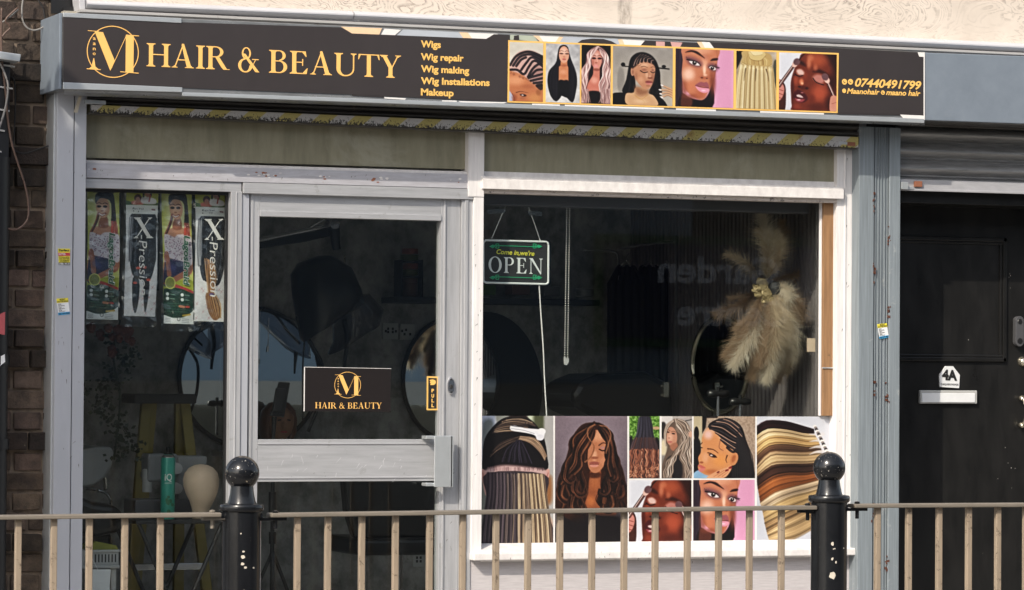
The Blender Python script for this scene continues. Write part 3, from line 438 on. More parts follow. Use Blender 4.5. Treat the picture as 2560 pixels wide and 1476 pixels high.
PICS = {  # name: (painter, authored box)
    'cornrow': (pic_cornrow, (165, 220, 575, 945)), 'blackwig': (pic_blackwig, (605, 245, 1022, 965)), 'pinkwig': (pic_pinkwig, (1040, 255, 1395, 975)),
    'tilted': (pic_tilted, (1420, 270, 2145, 1000)), 'glam': (pic_glam, (238, 300, 945, 1020)), 'blonde': (pic_blonde, (975, 330, 1460, 1035)),
    'makeup': (pic_makeup, (1497, 345, 2200, 1055)), 'backhead': (pic_backhead, (125, 62, 712, 1082)), 'brownwig': (pic_brownwig, (725, 65, 1303, 1072)),
    'ombre': (pic_ombre, (133, 85, 442, 706)), 'highlights': (pic_highlights, (460, 87, 767, 706)), 'profile': (pic_profile, (782, 87, 1405, 706)),
    'swatches': (pic_swatches, (100, 72, 715, 1062)), 'lagos': (pic_lagos, (50, 110, 335, 1240)), 'black_pack': (lambda c: pic_braidpack(c), (370, 115, 680, 1225)),
    'brown_pack': (lambda c: pic_braidpack(c, True), (370, 115, 680, 1225))}
PAINTED = {}
def paint(name, w, h):
    k = (name, w, h)
    if k not in PAINTED:
        f, box = PICS[name]; c = Cv(box, w, h, len(name)+3); f(c); PAINTED[k] = c
    return PAINTED[k]
# ---------------------------------------------------------------- mesh helpers
class MB:
    def __init__(s): s.v = []; s.f = []; s.mi = []; s.m = 0
    def add(s, vs, fs):
        o = len(s.v); s.v += [tuple(v) for v in vs]; s.f += [tuple(i+o for i in f) for f in fs]; s.mi += [s.m]*len(fs); return s
    def hexa(s, a, b):      # two quads (front, back), same order
        return s.add(list(a)+list(b), [(0, 1, 2, 3), (7, 6, 5, 4), (0, 4, 5, 1), (1, 5, 6, 2), (2, 6, 7, 3), (3, 7, 4, 0)])
    def box(s, x0, x1, y0, y1, z0, z1):
        return s.hexa([(x0, y0, z0), (x1, y0, z0), (x1, y0, z1), (x0, y0, z1)], [(x0, y1, z0), (x1, y1, z0), (x1, y1, z1), (x0, y1, z1)])
    def pbox(s, px0, py0, px1, py1, y0, y1):      # upright box whose front face (at y0) spans two photo points
        a = U(px0, py0, y0); b = U(px1, py1, y0); return s.box(a.x, b.x, y0, y1, b.z, a.z)
    def pquad(s, pts, y0, y1=None):               # slab whose front face has four photo corners TL,TR,BR,BL
        P = [U(x, y, y0) for x, y in pts]; P = [P[3], P[2], P[1], P[0]]
        if y1 is None: return s.add(P, [(0, 1, 2, 3)])
        return s.hexa(P, [(p.x, y1, p.z) for p in P])
    def tube(s, pts, r, n=8, r1=None, sm=True, cap=True):
        P = [Vector(p) for p in pts]
        if sm and len(P) > 2: P = [Vector(p) for p in spline([tuple(p) for p in P], False, 6)]
        rings = []; up = Vector((0, 0, 1)); N = len(P)
        for i, p in enumerate(P):
            d = (P[min(i+1, N-1)]-P[max(i-1, 0)]).normalized()
            a = d.cross(up if abs(d.z) < .95 else Vector((0, 1, 0))).normalized(); b = d.cross(a)
            rr = r if r1 is None else r+(r1-r)*i/(N-1)
            rings.append([p+a*math.cos(6.28318*k/n)*rr+b*math.sin(6.28318*k/n)*rr for k in range(n)])
        vs = [q for R in rings for q in R]
        fs = [(i*n+k, i*n+(k+1) % n, (i+1)*n+(k+1) % n, (i+1)*n+k) for i in range(N-1) for k in range(n)]
        if cap: fs += [tuple(range(n))[::-1], tuple((N-1)*n+k for k in range(n))]
        return s.add(vs, fs)
    def lathe(s, c, prof, n=32, axis='z', sx=1, sy=1):
        vs = []
        for r, h in prof:
            for k in range(n):
                a = 6.28318*k/n; u, v = math.cos(a)*r*sx, math.sin(a)*r*sy
                vs.append({'z': (c[0]+u, c[1]+v, c[2]+h), 'y': (c[0]+u, c[1]+h, c[2]+v), 'x': (c[0]+h, c[1]+u, c[2]+v)}[axis])
        N = len(prof)
        fs = [(i*n+k, i*n+(k+1) % n, (i+1)*n+(k+1) % n, (i+1)*n+k) for i in range(N-1) for k in range(n)]
        fs += [tuple(range(n))[::-1], tuple((N-1)*n+k for k in range(n))]
        return s.add(vs, fs)
    def prism(s, pts, y0, y1):      # polygon in world x,z extruded along y
        n = len(pts); return s.add([(x, y0, z) for x, z in pts]+[(x, y1, z) for x, z in pts], [tuple(range(n)), tuple(range(2*n-1, n-1, -1))]+[(i, i+n, (i+1) % n+n, (i+1) % n) for i in range(n)])
    def pprism(s, pts, y0, y1):
        P = [U(x, y, y0) for x, y in pts]; return s.prism([(p.x, p.z) for p in P], y0, y1)
    def build(s, name, mat, parent=None, smooth=False, bevel=0, seg=2):
        me = bpy.data.meshes.new(name); me.from_pydata(s.v, [], s.f)
        for m in (mat if isinstance(mat, (list, tuple)) else [mat]): me.materials.append(m)
        if max(s.mi or [0]): me.polygons.foreach_set('material_index', s.mi)
        import bmesh
        bm = bmesh.new(); bm.from_mesh(me); bmesh.ops.recalc_face_normals(bm, faces=bm.faces); bm.to_mesh(me); bm.free()
        o = bpy.data.objects.new(name, me); COL.objects.link(o)
        if parent is not None: o.parent = parent; o.location = -Vector(parent.get('_l', (0, 0, 0)))
        if smooth is True: me.polygons.foreach_set('use_smooth', [True]*len(me.polygons))
        elif smooth: me.polygons.foreach_set('use_smooth', [True]*len(me.polygons)); me.set_sharp_from_angle(angle=math.radians(smooth))
        if bevel:
            b = o.modifiers.new('bevel', 'BEVEL'); b.width = bevel; b.segments = seg; b.limit_method = 'ANGLE'; b.harden_normals = False
        return o
def parts_each(mb, name, mats, parent):
    '''every face group of the collector as an object of its own'''
    for k, (f, mi) in enumerate(zip(mb.f, mb.mi)):
        if len(f) < 3: continue
        q = MB(); q.add([mb.v[i] for i in f], [tuple(range(len(f)))]); q.build(name, mats[mi] if isinstance(mats, (list, tuple)) else mats, parent)
def tag(o, label=None, cat=None, group=None, kind=None):
    for k, v in (('label', label), ('category', cat), ('group', group), ('kind', kind)):
        if v: o[k] = v
    return o
def thing(name, loc, label, cat, group=None):
    o = bpy.data.objects.new(name, None); COL.objects.link(o); o.location = loc; o.empty_display_size = .1
    o['_l'] = tuple(loc); return tag(o, label, cat, group)
def own(o, label, cat, group=None): return tag(o, label, cat, group)

# ---------------------------------------------------------------- materials
def mk(name):
    m = bpy.data.materials.new(name); m.use_nodes = True; t = m.node_tree; return m, t, t.nodes['Principled BSDF']
def nd(t, typ, **kw):
    n = t.nodes.new('ShaderNode'+typ)
    for k, v in kw.items():
        if k.startswith('i_'): n.inputs[k[2:].replace('_', ' ')].default_value = v
        else: setattr(n, k, v)
    return n
def coords(t, sc=(1, 1, 1)):
    g = nd(t, 'NewGeometry'); m = nd(t, 'Mapping'); m.inputs['Scale'].default_value = sc; t.links.new(g.outputs['Position'], m.inputs[0]); return m.outputs[0]
def ramp(t, fac, stops):
    r = nd(t, 'ValToRGB'); t.links.new(fac, r.inputs[0]); e = r.color_ramp.elements
    while len(e) < len(stops): e.new(.5)
    for k, (p, c) in enumerate(stops): e[k].position = p; e[k].color = (*c, 1) if len(c) == 3 else c
    return r.outputs[0]
def noise(t, vec, scale, detail=6, rough=.6, dist=0):
    n = nd(t, 'TexNoise'); t.links.new(vec, n.inputs['Vector']); n.inputs['Scale'].default_value = scale; n.inputs['Detail'].default_value = detail; n.inputs['Roughness'].default_value = rough; n.inputs['Distortion'].default_value = dist
    return n.outputs['Fac']
def mixc(t, fac, a, b, mode='MIX'):
    n = nd(t, 'Mix', data_type='RGBA', blend_type=mode)
    for s, i in ((fac, 0), (a, 6), (b, 7)):
        if hasattr(s, 'is_linked') or hasattr(s, 'links'): t.links.new(s, n.inputs[i])
        else: n.inputs[i].default_value = s if i == 0 else (*s, 1)
    return n.outputs[2]
def bump(t, b, h, strength=.3, dist=.002):
    n = nd(t, 'Bump'); n.inputs['Strength'].default_value = strength; n.inputs['Distance'].default_value = dist; t.links.new(h, n.inputs['Height']); t.links.new(n.outputs[0], b.inputs['Normal'])
def worn(name, c, c2=None, rough=.5, metal=0, stretch=(6, 6, 1.2), scale=8, spec=.5, dirt=None, dscale=14, dthr=(.62, .7), bmp=.15, bd=.001, speck=0, speckc=(.7, .68, .62), coat=0):
    """base colour varied by stretched streaks, plus chipped / dirty patches with their own outline"""
    m, t, b = mk(name); c2 = c2 or tuple(x*.8 for x in c)
    v = coords(t, stretch); f = noise(t, v, scale, 6, .65)
    col = mixc(t, ramp(t, f, [(.35, (0, 0, 0)), (.68, (1, 1, 1))]), c, c2)
    p = coords(t)
    if dirt:
        g = noise(t, p, dscale, 9, .75, .4); col = mixc(t, ramp(t, g, [(dthr[0], (0, 0, 0)), (dthr[1], (1, 1, 1))]), col, dirt)
    if speck:
        s = noise(t, p, 160, 3, .6); col = mixc(t, ramp(t, s, [(1-speck, (0, 0, 0)), (1-speck+.03, (1, 1, 1))]), col, speckc)
    t.links.new(col, b.inputs['Base Color'])
    rr = nd(t, 'MapRange'); rr.inputs['To Min'].default_value = max(.05, rough-.12); rr.inputs['To Max'].default_value = rough+.12; t.links.new(f, rr.inputs[0]); t.links.new(rr.outputs[0], b.inputs['Roughness'])
    b.inputs['Metallic'].default_value = metal; b.inputs['Specular IOR Level'].default_value = spec; b.inputs['Coat Weight'].default_value = coat
    if bmp: bump(t, b, noise(t, p, 60, 5, .7), bmp, bd)
    return m
def plain(name, c, rough=.5, metal=0, spec=.5, var=.12, sc=20, trans=0):
    m, t, b = mk(name); f = noise(t, coords(t), sc, 4); col = mixc(t, f, tuple(x*(1-var) for x in c), tuple(min(1, x*(1+var)) for x in c))
    t.links.new(col, b.inputs['Base Color']); b.inputs['Roughness'].default_value = rough; b.inputs['Metallic'].default_value = metal; b.inputs['Specular IOR Level'].default_value = spec; b.inputs['Transmission Weight'].default_value = trans
    return m
def glass(name, f0=.04, rough=0, tint=(.95, .97, .96), film=0):
    m, t, b = mk(name); t.nodes.remove(b); out = t.nodes['Material Output']
    g = nd(t, 'NewGeometry'); d = nd(t, 'VectorMath', operation='DOT_PRODUCT'); t.links.new(g.outputs['Incoming'], d.inputs[0]); t.links.new(g.outputs['Normal'], d.inputs[1])
    a = nd(t, 'Math', operation='ABSOLUTE'); t.links.new(d.outputs['Value'], a.inputs[0]); s = nd(t, 'Math', operation='SUBTRACT'); s.inputs[0].default_value = 1; t.links.new(a.outputs[0], s.inputs[1])
    p = nd(t, 'Math', operation='POWER'); t.links.new(s.outputs[0], p.inputs[0]); p.inputs[1].default_value = 5
    q = nd(t, 'Math', operation='MULTIPLY_ADD'); t.links.new(p.outputs[0], q.inputs[0]); q.inputs[1].default_value = 1-f0; q.inputs[2].default_value = f0
    tr = nd(t, 'BsdfTransparent'); tr.inputs[0].default_value = (*tint, 1); gl = nd(t, 'BsdfGlossy'); gl.inputs['Roughness'].default_value = rough
    if film: bn = nd(t, 'Bump'); bn.inputs['Strength'].default_value = film; bn.inputs['Distance'].default_value = .004; t.links.new(noise(t, coords(t, (1, 1, .6)), 26, 3), bn.inputs['Height']); t.links.new(bn.outputs[0], gl.inputs['Normal'])
    mx = nd(t, 'MixShader'); t.links.new(q.outputs[0], mx.inputs[0]); t.links.new(tr.outputs[0], mx.inputs[1]); t.links.new(gl.outputs[0], mx.inputs[2]); t.links.new(mx.outputs[0], out.inputs[0])
    return m
def printed(name, rough=.45, spec=.4, coat=0):
    m, t, b = mk(name); a = nd(t, 'VertexColor'); a.layer_name = 'print'; f = noise(t, coords(t), 9, 5)
    col = mixc(t, 1., a.outputs[0], ramp(t, f, [(.3, (.93, .93, .93)), (.7, (1, 1, 1))]), 'MULTIPLY'); t.links.new(col, b.inputs['Base Color'])
    b.inputs['Roughness'].default_value = rough; b.inputs['Specular IOR Level'].default_value = spec; b.inputs['Coat Weight'].default_value = coat; return m

M = {}
M['alum'] = worn('brushed_aluminium', (.50, .505, .525), (.38, .385, .40), .42, .35, (1, 1, 12), 4, dirt=(.30, .295, .29), dscale=16, dthr=(.60, .72), bmp=.3)
M['alum_v'] = worn('brushed_aluminium_upright', (.50, .505, .525), (.37, .375, .39), .42, .35, (11, 11, .8), 4, dirt=(.30, .295, .29), dscale=16, dthr=(.60, .72), bmp=.3)
M['column'] = worn('silver_column', (.45, .465, .51), (.40, .415, .455), .45, .25, (2, 2, .5), 4, dirt=(.22, .24, .28), dscale=30, dthr=(.72, .76))
M['rust_alum'] = worn('flaking_transom', (.50, .50, .54), (.40, .39, .42), .5, .2, (2, 2, 12), 6, dirt=(.30, .17, .09), dscale=9, dthr=(.67, .71))
M['white'] = worn('white_gloss_paint', (.78, .755, .74), (.62, .59, .58), .5, 0, (3, 3, 2), 9, dirt=(.34, .30, .28), dscale=26, dthr=(.68, .73), bmp=.35, bd=.002)
M['white_v'] = worn('white_post_paint', (.76, .74, .735), (.62, .60, .60), .5, 0, (14, 14, .9), 6, dirt=(.36, .32, .30), dscale=24, dthr=(.70, .75), bmp=.35, bd=.002)
M['pvc'] = worn('white_pvc', (.50, .50, .525), (.45, .45, .475), .3, 0, (1, 1, 8), 5, dirt=(.30, .29, .28), dscale=12, dthr=(.70, .8), bmp=.05)
M['riser'] = worn('pale_laminate', (.54, .51, .52), (.42, .395, .405), .55, 0, (1.5, 1, 26), 9, bmp=.2)
M['olive'] = worn('olive_painted_glass', (.285, .265, .185), (.20, .187, .125), .35, 0, (5, 5, .8), 4, dirt=(.36, .345, .27), dscale=4, dthr=(.5, .75), bmp=.05)
M['pillar'] = worn('grey_pillar', (.24, .275, .30), (.16, .185, .205), .5, .1, (34, 34, .8), 5, dirt=(.36, .38, .38), dscale=10, dthr=(.62, .72), bmp=.3)
M['fascia'] = worn('grey_blank_panel', (.20, .235, .28), (.165, .195, .235), .4, .1, (2, 2, 2), 4, dirt=(.22, .25, .29), dscale=7, dthr=(.6, .75), bmp=.06)
M['silver'] = plain('silver_trim', (.55, .58, .60), .3, .55)
M['box'] = worn('sign_box_grey', (.27, .28, .29), (.18, .185, .19), .3, .4, (2, 2, 6), 5)
M['slat'] = worn('galvanised_slats', (.33, .33, .33), (.20, .20, .20), .42, .45, (1.2, 1, 14), 7, dirt=(.42, .41, .38), dscale=20, dthr=(.64, .74), bmp=.2)
M['slat_dark'] = worn('dirty_slats', (.13, .125, .12), (.075, .07, .065), .4, .4, (1.2, 1, 14), 7, dirt=(.20, .16, .12), dscale=12)
M['vinyl'] = plain('black_vinyl', (.032, .026, .026), .42, 0, .55, .15, 5)
_t = M['vinyl'].node_tree; bump(_t, _t.nodes['Principled BSDF'], noise(_t, coords(_t, (1, 1, .5)), 3.0, 3), .35, .02)
M['gold'] = plain('gold_print', (.80, .48, .13), .45, 0, .4, .06, 9)
M['orange'] = plain('amber_print', (.86, .50, .15), .45, 0, .4, .06, 9)
M['vwhite'] = plain('white_vinyl', (.74, .72, .70), .4)
M['peach'] = plain('peach_vinyl', (.80, .56, .36), .4)
M['print'] = printed('printed_picture', .4, .45); M['pack'] = printed('printed_packet', .3, .5, .3)
M['glass'] = glass('window_glass', .032); M['plastic'] = glass('clear_bag', .09, .14, (.95, .95, .95), 1.0)
M['visor'] = glass('smoked_visor', .05, .05, (.55, .55, .58))
M['blackpaint'] = worn('chipped_black_paint', (.006, .0065, .008), (.011, .012, .014), .2, 0, (3, 3, 1), 6, .45, dirt=(.40, .34, .26), dscale=23, dthr=(.695, .71), bmp=.3, bd=.0012, speck=.20, speckc=(.32, .30, .27))
M['ballpaint'] = worn('chipped_ball_paint', (.006, .0065, .008), (.011, .012, .014), .18, 0, (3, 3, 1), 6, .5, dirt=(.42, .35, .26), dscale=30, dthr=(.62, .64), bmp=.3, bd=.0012, speck=.34, speckc=(.32, .30, .27))
M['doorblack'] = worn('black_door_paint', (.009, .009, .009), (.014, .0135, .013), .32, 0, (3, 3, 1), 5, .35, dirt=(.024, .022, .02), dscale=6, bmp=.08)
M['tan'] = worn('tan_railing_paint', (.33, .26, .19), (.24, .19, .14), .6, 0, (12, 12, 1), 7, dirt=(.11, .08, .055), dscale=44, dthr=(.575, .64), bmp=.4)
M['tandull'] = worn('weathered_rail_paint', (.22, .19, .155), (.15, .13, .105), .55, 0, (1, 6, 12), 7, dirt=(.42, .38, .33), dscale=40, dthr=(.66, .72), bmp=.5)
M['steel'] = plain('steel', (.5, .5, .52), .25, .9); M['chrome'] = plain('chrome', (.7, .7, .72), .12, 1)
M['brass'] = plain('nickel', (.62, .57, .46), .22, .9)
M['black'] = plain('black_plastic', (.012, .012, .013), .35); M['mattblack'] = plain('matt_black', (.016, .016, .017), .7)
M['cable_g'] = plain('grey_cable', (.22, .21, .20), .5); M['cable_b'] = plain('brown_cable', (.10, .06, .045), .5)
M['wood'] = worn('bare_timber', (.30, .165, .075), (.19, .10, .045), .7, 0, (22, 22, 1), 5, dirt=(.07, .04, .02), dscale=26, dthr=(.62, .68))
M['mirror'] = plain('mirror_glass', (.66, .69, .71), .01, 1, .5, .02)
M['concrete'] = worn('concrete_wallpaper', (.42, .408, .387), (.14, .137, .131), .8, 0, (2.2, 1, 1.6), 5, dirt=(.13, .127, .12), dscale=12, dthr=(.55, .75), bmp=.1)
M['slatwall'] = plain('dark_fluted_panel', (.17, .15, .15), .5)
M['floor'] = plain('grey_floor', (.38, .37, .35), .6)
M['ceiling'] = plain('pale_ceiling', (.5, .5, .49), .8)
M['tarmac'] = worn('asphalt', (.05, .05, .052), (.04, .04, .042), .9, 0, (1, 1, 1), 30, bmp=.4, bd=.004)
M['paving'] = worn('paving', (.26, .245, .225), (.20, .19, .175), .85, 0, (1, 1, 1), 4, dirt=(.12, .11, .10), dscale=3, bmp=.3)
M['bark'] = worn('bark', (.13, .11, .085), (.07, .06, .045), .9, 0, (6, 6, 1.5), 4, dirt=(.22, .21, .16), bmp=.9, bd=.02)
M['yellow'] = plain('yellow_fibreglass', (.22, .17, .035), .5); M['teal'] = plain('teal_can', (.05, .28, .22), .3, .1)
M['beige'] = worn('canvas_head', (.60, .46, .34), (.50, .39, .29), .6, 0, (2, 2, 2), 5, bmp=.1)
M['offwhite'] = plain('offwhite_plastic', (.42, .42, .41), .35); M['greybox'] = plain('grey_plastic', (.20, .205, .21), .4)
M['ink'] = plain('black_ink', (.012, .012, .012), .5); M['yink'] = plain('yellow_paper', (.72, .62, .05), .5); M['bluep'] = plain('blue_paper', (.05, .33, .62), .5); M['redp'] = plain('red_print', (.5, .05, .06), .5)
M['paper'] = plain('white_paper', (.72, .73, .74), .5)
M['green_led'] = plain('green_tube', (.02, .34, .15), .35); M['yel_led'] = plain('yellow_tube', (.62, .60, .06), .35); M['wht_led'] = plain('white_tube', (.72, .74, .74), .3)
M['terracotta'] = plain('terracotta_tab', (.26, .10, .055), .6)
M['gold_glitter'] = worn('gold_flower', (.42, .33, .17), (.24, .18, .09), .5, .3, (1, 1, 1), 40, bmp=.8)
M['darkgreen'] = plain('dark_leaf', (.014, .026, .012), .5); M['rose'] = plain('dusty_rose', (.12, .035, .02), .6)
M['brownwig'] = plain('brown_bob', (.12, .04, .02), .4); M['skin'] = plain('mannequin_skin', (.34, .17, .10), .5)
M['lgreen'] = plain('packet_green', (.03, .12, .06), .4)
def fibre(name, c, c2):
    m, t, b = mk(name); col = mixc(t, noise(t, coords(t), 40, 4), c, c2); t.nodes.remove(b); d = nd(t, 'BsdfDiffuse'); l = nd(t, 'BsdfTranslucent'); mx = nd(t, 'MixShader'); mx.inputs[0].default_value = .45
    t.links.new(col, d.inputs[0]); t.links.new(col, l.inputs[0]); t.links.new(d.outputs[0], mx.inputs[1]); t.links.new(l.outputs[0], mx.inputs[2]); t.links.new(mx.outputs[0], t.nodes['Material Output'].inputs[0]); return m
M['pampas'] = fibre('pampas_plume', (.62, .51, .37), (.40, .32, .22)); M['pampas_b'] = fibre('pampas_plume_brown', (.42, .30, .20), (.26, .18, .12)); M['pampas_w'] = fibre('pampas_plume_pale', (.76, .68, .55), (.54, .47, .37))

def m_cream():
    m, t, b = mk('cream_bark_render'); v = coords(t, (1, 1, 2.0))
    n0 = noise(t, v, 2.1, 3, .5, 1.6)                     # contour lines of a smooth field read as trowelled wood grain
    k = nd(t, 'Math', operation='MULTIPLY'); t.links.new(n0, k.inputs[0]); k.inputs[1].default_value = 26; fr = nd(t, 'Math', operation='FRACT'); t.links.new(k.outputs[0], fr.inputs[0])
    ln = ramp(t, fr.outputs[0], [(0, (1, 1, 1)), (.2, (.7, .7, .7)), (.42, (0, 0, 0))])
    brk = ramp(t, noise(t, coords(t, (1, 1, 2)), 36, 8, .85), [(.44, (0, 0, 0)), (.52, (1, 1, 1))]); area = ramp(t, noise(t, coords(t), 1.6, 3, .6), [(.38, (.15, .15, .15)), (.6, (1, 1, 1))])
    a = nd(t, 'Math', operation='MULTIPLY'); t.links.new(ln, a.inputs[0]); t.links.new(brk, a.inputs[1]); a2 = nd(t, 'Math', operation='MULTIPLY'); t.links.new(a.outputs[0], a2.inputs[0]); t.links.new(area, a2.inputs[1])
    s = ramp(t, noise(t, coords(t, (1, 1, 1.6)), 48, 9, .85), [(.63, (0, 0, 0)), (.66, (1, 1, 1))])
    base = mixc(t, ramp(t, noise(t, coords(t), 4, 6, .7), [(.3, (0, 0, 0)), (.7, (1, 1, 1))]), (.68, .60, .52), (.56, .49, .42)); c = mixc(t, a2.outputs[0], base, (.22, .18, .15)); c = mixc(t, s, c, (.22, .18, .145))
    g = nd(t, 'NewGeometry'); sp = nd(t, 'SeparateXYZ'); t.links.new(g.outputs['Position'], sp.inputs[0]); d = nd(t, 'Math', operation='SUBTRACT'); t.links.new(sp.outputs[0], d.inputs[0]); d.inputs[1].default_value = U(1562, 20, .02).x; ab = nd(t, 'Math', operation='ABSOLUTE'); t.links.new(d.outputs[0], ab.inputs[0])
    st = ramp(t, ab.outputs[0], [(.020, (1, 1, 1)), (.036, (0, 0, 0))]); mm = nd(t, 'Math', operation='MULTIPLY'); t.links.new(st, mm.inputs[0]); t.links.new(ramp(t, noise(t, coords(t, (1, 1, .3)), 50, 6, .8), [(.35, (0, 0, 0)), (.6, (1, 1, 1))]), mm.inputs[1]); c = mixc(t, mm.outputs[0], c, (.30, .26, .22))
    t.links.new(c, b.inputs['Base Color']); b.inputs['Roughness'].default_value = .85; bump(t, b, fr.outputs[0], .12, .002); return m
M['cream'] = m_cream()
def m_brick():
    m, t, b = mk('sooty_shaded_brick'); p = coords(t); n = noise(t, p, 16, 8, .7); n2 = noise(t, p, 90, 4, .7)
    oi = nd(t, 'VertexColor'); oi.layer_name = 'tone'
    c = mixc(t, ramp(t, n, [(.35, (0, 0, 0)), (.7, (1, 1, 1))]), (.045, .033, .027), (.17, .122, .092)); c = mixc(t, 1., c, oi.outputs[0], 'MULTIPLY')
    c = mixc(t, ramp(t, noise(t, p, 30, 6, .8), [(.66, (0, 0, 0)), (.74, (1, 1, 1))]), c, (.36, .30, .23))
    t.links.new(c, b.inputs['Base Color']); b.inputs['Roughness'].default_value = .9; bump(t, b, n2, .9, .006); return m
M['brick'] = m_brick(); M['mortar'] = worn('old_mortar', (.30, .23, .17), (.15, .115, .09), .95, 0, (1, 1, 1), 20, bmp=.8, bd=.004)
def m_stripe():      # worn yellow / white hazard tape, blackened along its lower edge
    m, t, b = mk('worn_hazard_stripes'); g = nd(t, 'NewGeometry'); sp = nd(t, 'SeparateXYZ'); t.links.new(g.outputs['Position'], sp.inputs[0])
    tc = nd(t, 'TexCoord'); s2 = nd(t, 'SeparateXYZ'); t.links.new(tc.outputs['Generated'], s2.inputs[0])
    ma = nd(t, 'Math', operation='MULTIPLY_ADD'); t.links.new(sp.outputs['Z'], ma.inputs[0]); ma.inputs[1].default_value = -1.15; t.links.new(sp.outputs['X'], ma.inputs[2])
    f = nd(t, 'Math', operation='DIVIDE'); t.links.new(ma.outputs[0], f.inputs[0]); f.inputs[1].default_value = .147
    fr = nd(t, 'Math', operation='FRACT'); t.links.new(f.outputs[0], fr.inputs[0]); g2 = nd(t, 'Math', operation='GREATER_THAN'); t.links.new(fr.outputs[0], g2.inputs[0]); g2.inputs[1].default_value = .5
    c = mixc(t, g2.outputs[0], (.44, .44, .45), (.40, .345, .12))
    at = nd(t, 'VertexColor'); at.layer_name = 'tone'
    n = noise(t, coords(t, (1.2, 1, .9)), 95, 5, .75); ad = nd(t, 'Math', operation='MULTIPLY_ADD'); sc = nd(t, 'SeparateColor'); t.links.new(at.outputs[0], sc.inputs[0]); t.links.new(sc.outputs[0], ad.inputs[0]); ad.inputs[1].default_value = .235; t.links.new(n, ad.inputs[2])
    c = mixc(t, ramp(t, ad.outputs[0], [(.66, (0, 0, 0)), (.70, (1, 1, 1))]), c, (.025, .022, .02))
    n3 = noise(t, coords(t), 7, 5, .7); c = mixc(t, ramp(t, n3, [(.62, (0, 0, 0)), (.70, (.7, .7, .7))]), c, (.16, .07, .02))
    t.links.new(c, b.inputs['Base Color']); b.inputs['Roughness'].default_value = .5; return m
M['stripe'] = m_stripe()

# ---------------------------------------------------------------- flat text and painted pictures
SEQ = [0]
def _eps(): SEQ[0] = (SEQ[0]+1) % 12; return SEQ[0]*.00012
_HC = {}
def text_polys(s, shear=0, off=0, spacing=1.):
    k = (s, shear, off, spacing)
    if k not in _HC:
        cu = bpy.data.curves.new('lettering', 'FONT'); cu.body = s; cu.shear = shear; cu.offset = off; cu.space_character = spacing; cu.resolution_u = 4
        ob = bpy.data.objects.new('lettering', cu); COL.objects.link(ob); bpy.context.view_layer.update()
        me = bpy.data.meshes.new_from_object(ob.evaluated_get(bpy.context.evaluated_depsgraph_get()))
        vs = [(v.co.x, v.co.y) for v in me.vertices]; fs = [tuple(p.vertices) for p in me.polygons]
        bpy.data.objects.remove(ob); bpy.data.curves.remove(cu); bpy.data.meshes.remove(me); _HC[k] = (vs, fs)
    return _HC[k]
def put(mb, vs, fs, p0, p1, cap, y, capu=.73, axis=None, lean=0):
    """lay glyph geometry on the plane Y=y: baseline from photo point p0 to p1, cap height in photo pixels"""
    a = U(*p0, y); b = U(*p1, y)
    du = (b-a); hw = (U(p0[0], p0[1]-cap, y)-a).length
    up = Vector((0, -0, 1)) if abs(du.z) < abs(du.x)*.5 else Vector((1 if du.z < 0 else -1, 0, 0))
    if axis: up = Vector(axis)
    xs = [v[0] for v in vs]; x0, x1 = min(xs), max(xs)
    mb.add([a+du*((x-x0)/(x1-x0))+up*(v/capu*hw)+Vector((0, -.0006-_z, 0)) for (x, v), _z in zip([q[:2] for q in vs], [q[2] if len(q) > 2 else 0 for q in vs])], fs)
def btext(mb, s, p0, p1, cap, y, shear=0, off=0, spacing=1.):
    vs, fs = text_polys(s, shear, off, spacing); put(mb, vs, fs, p0, p1, cap, y)

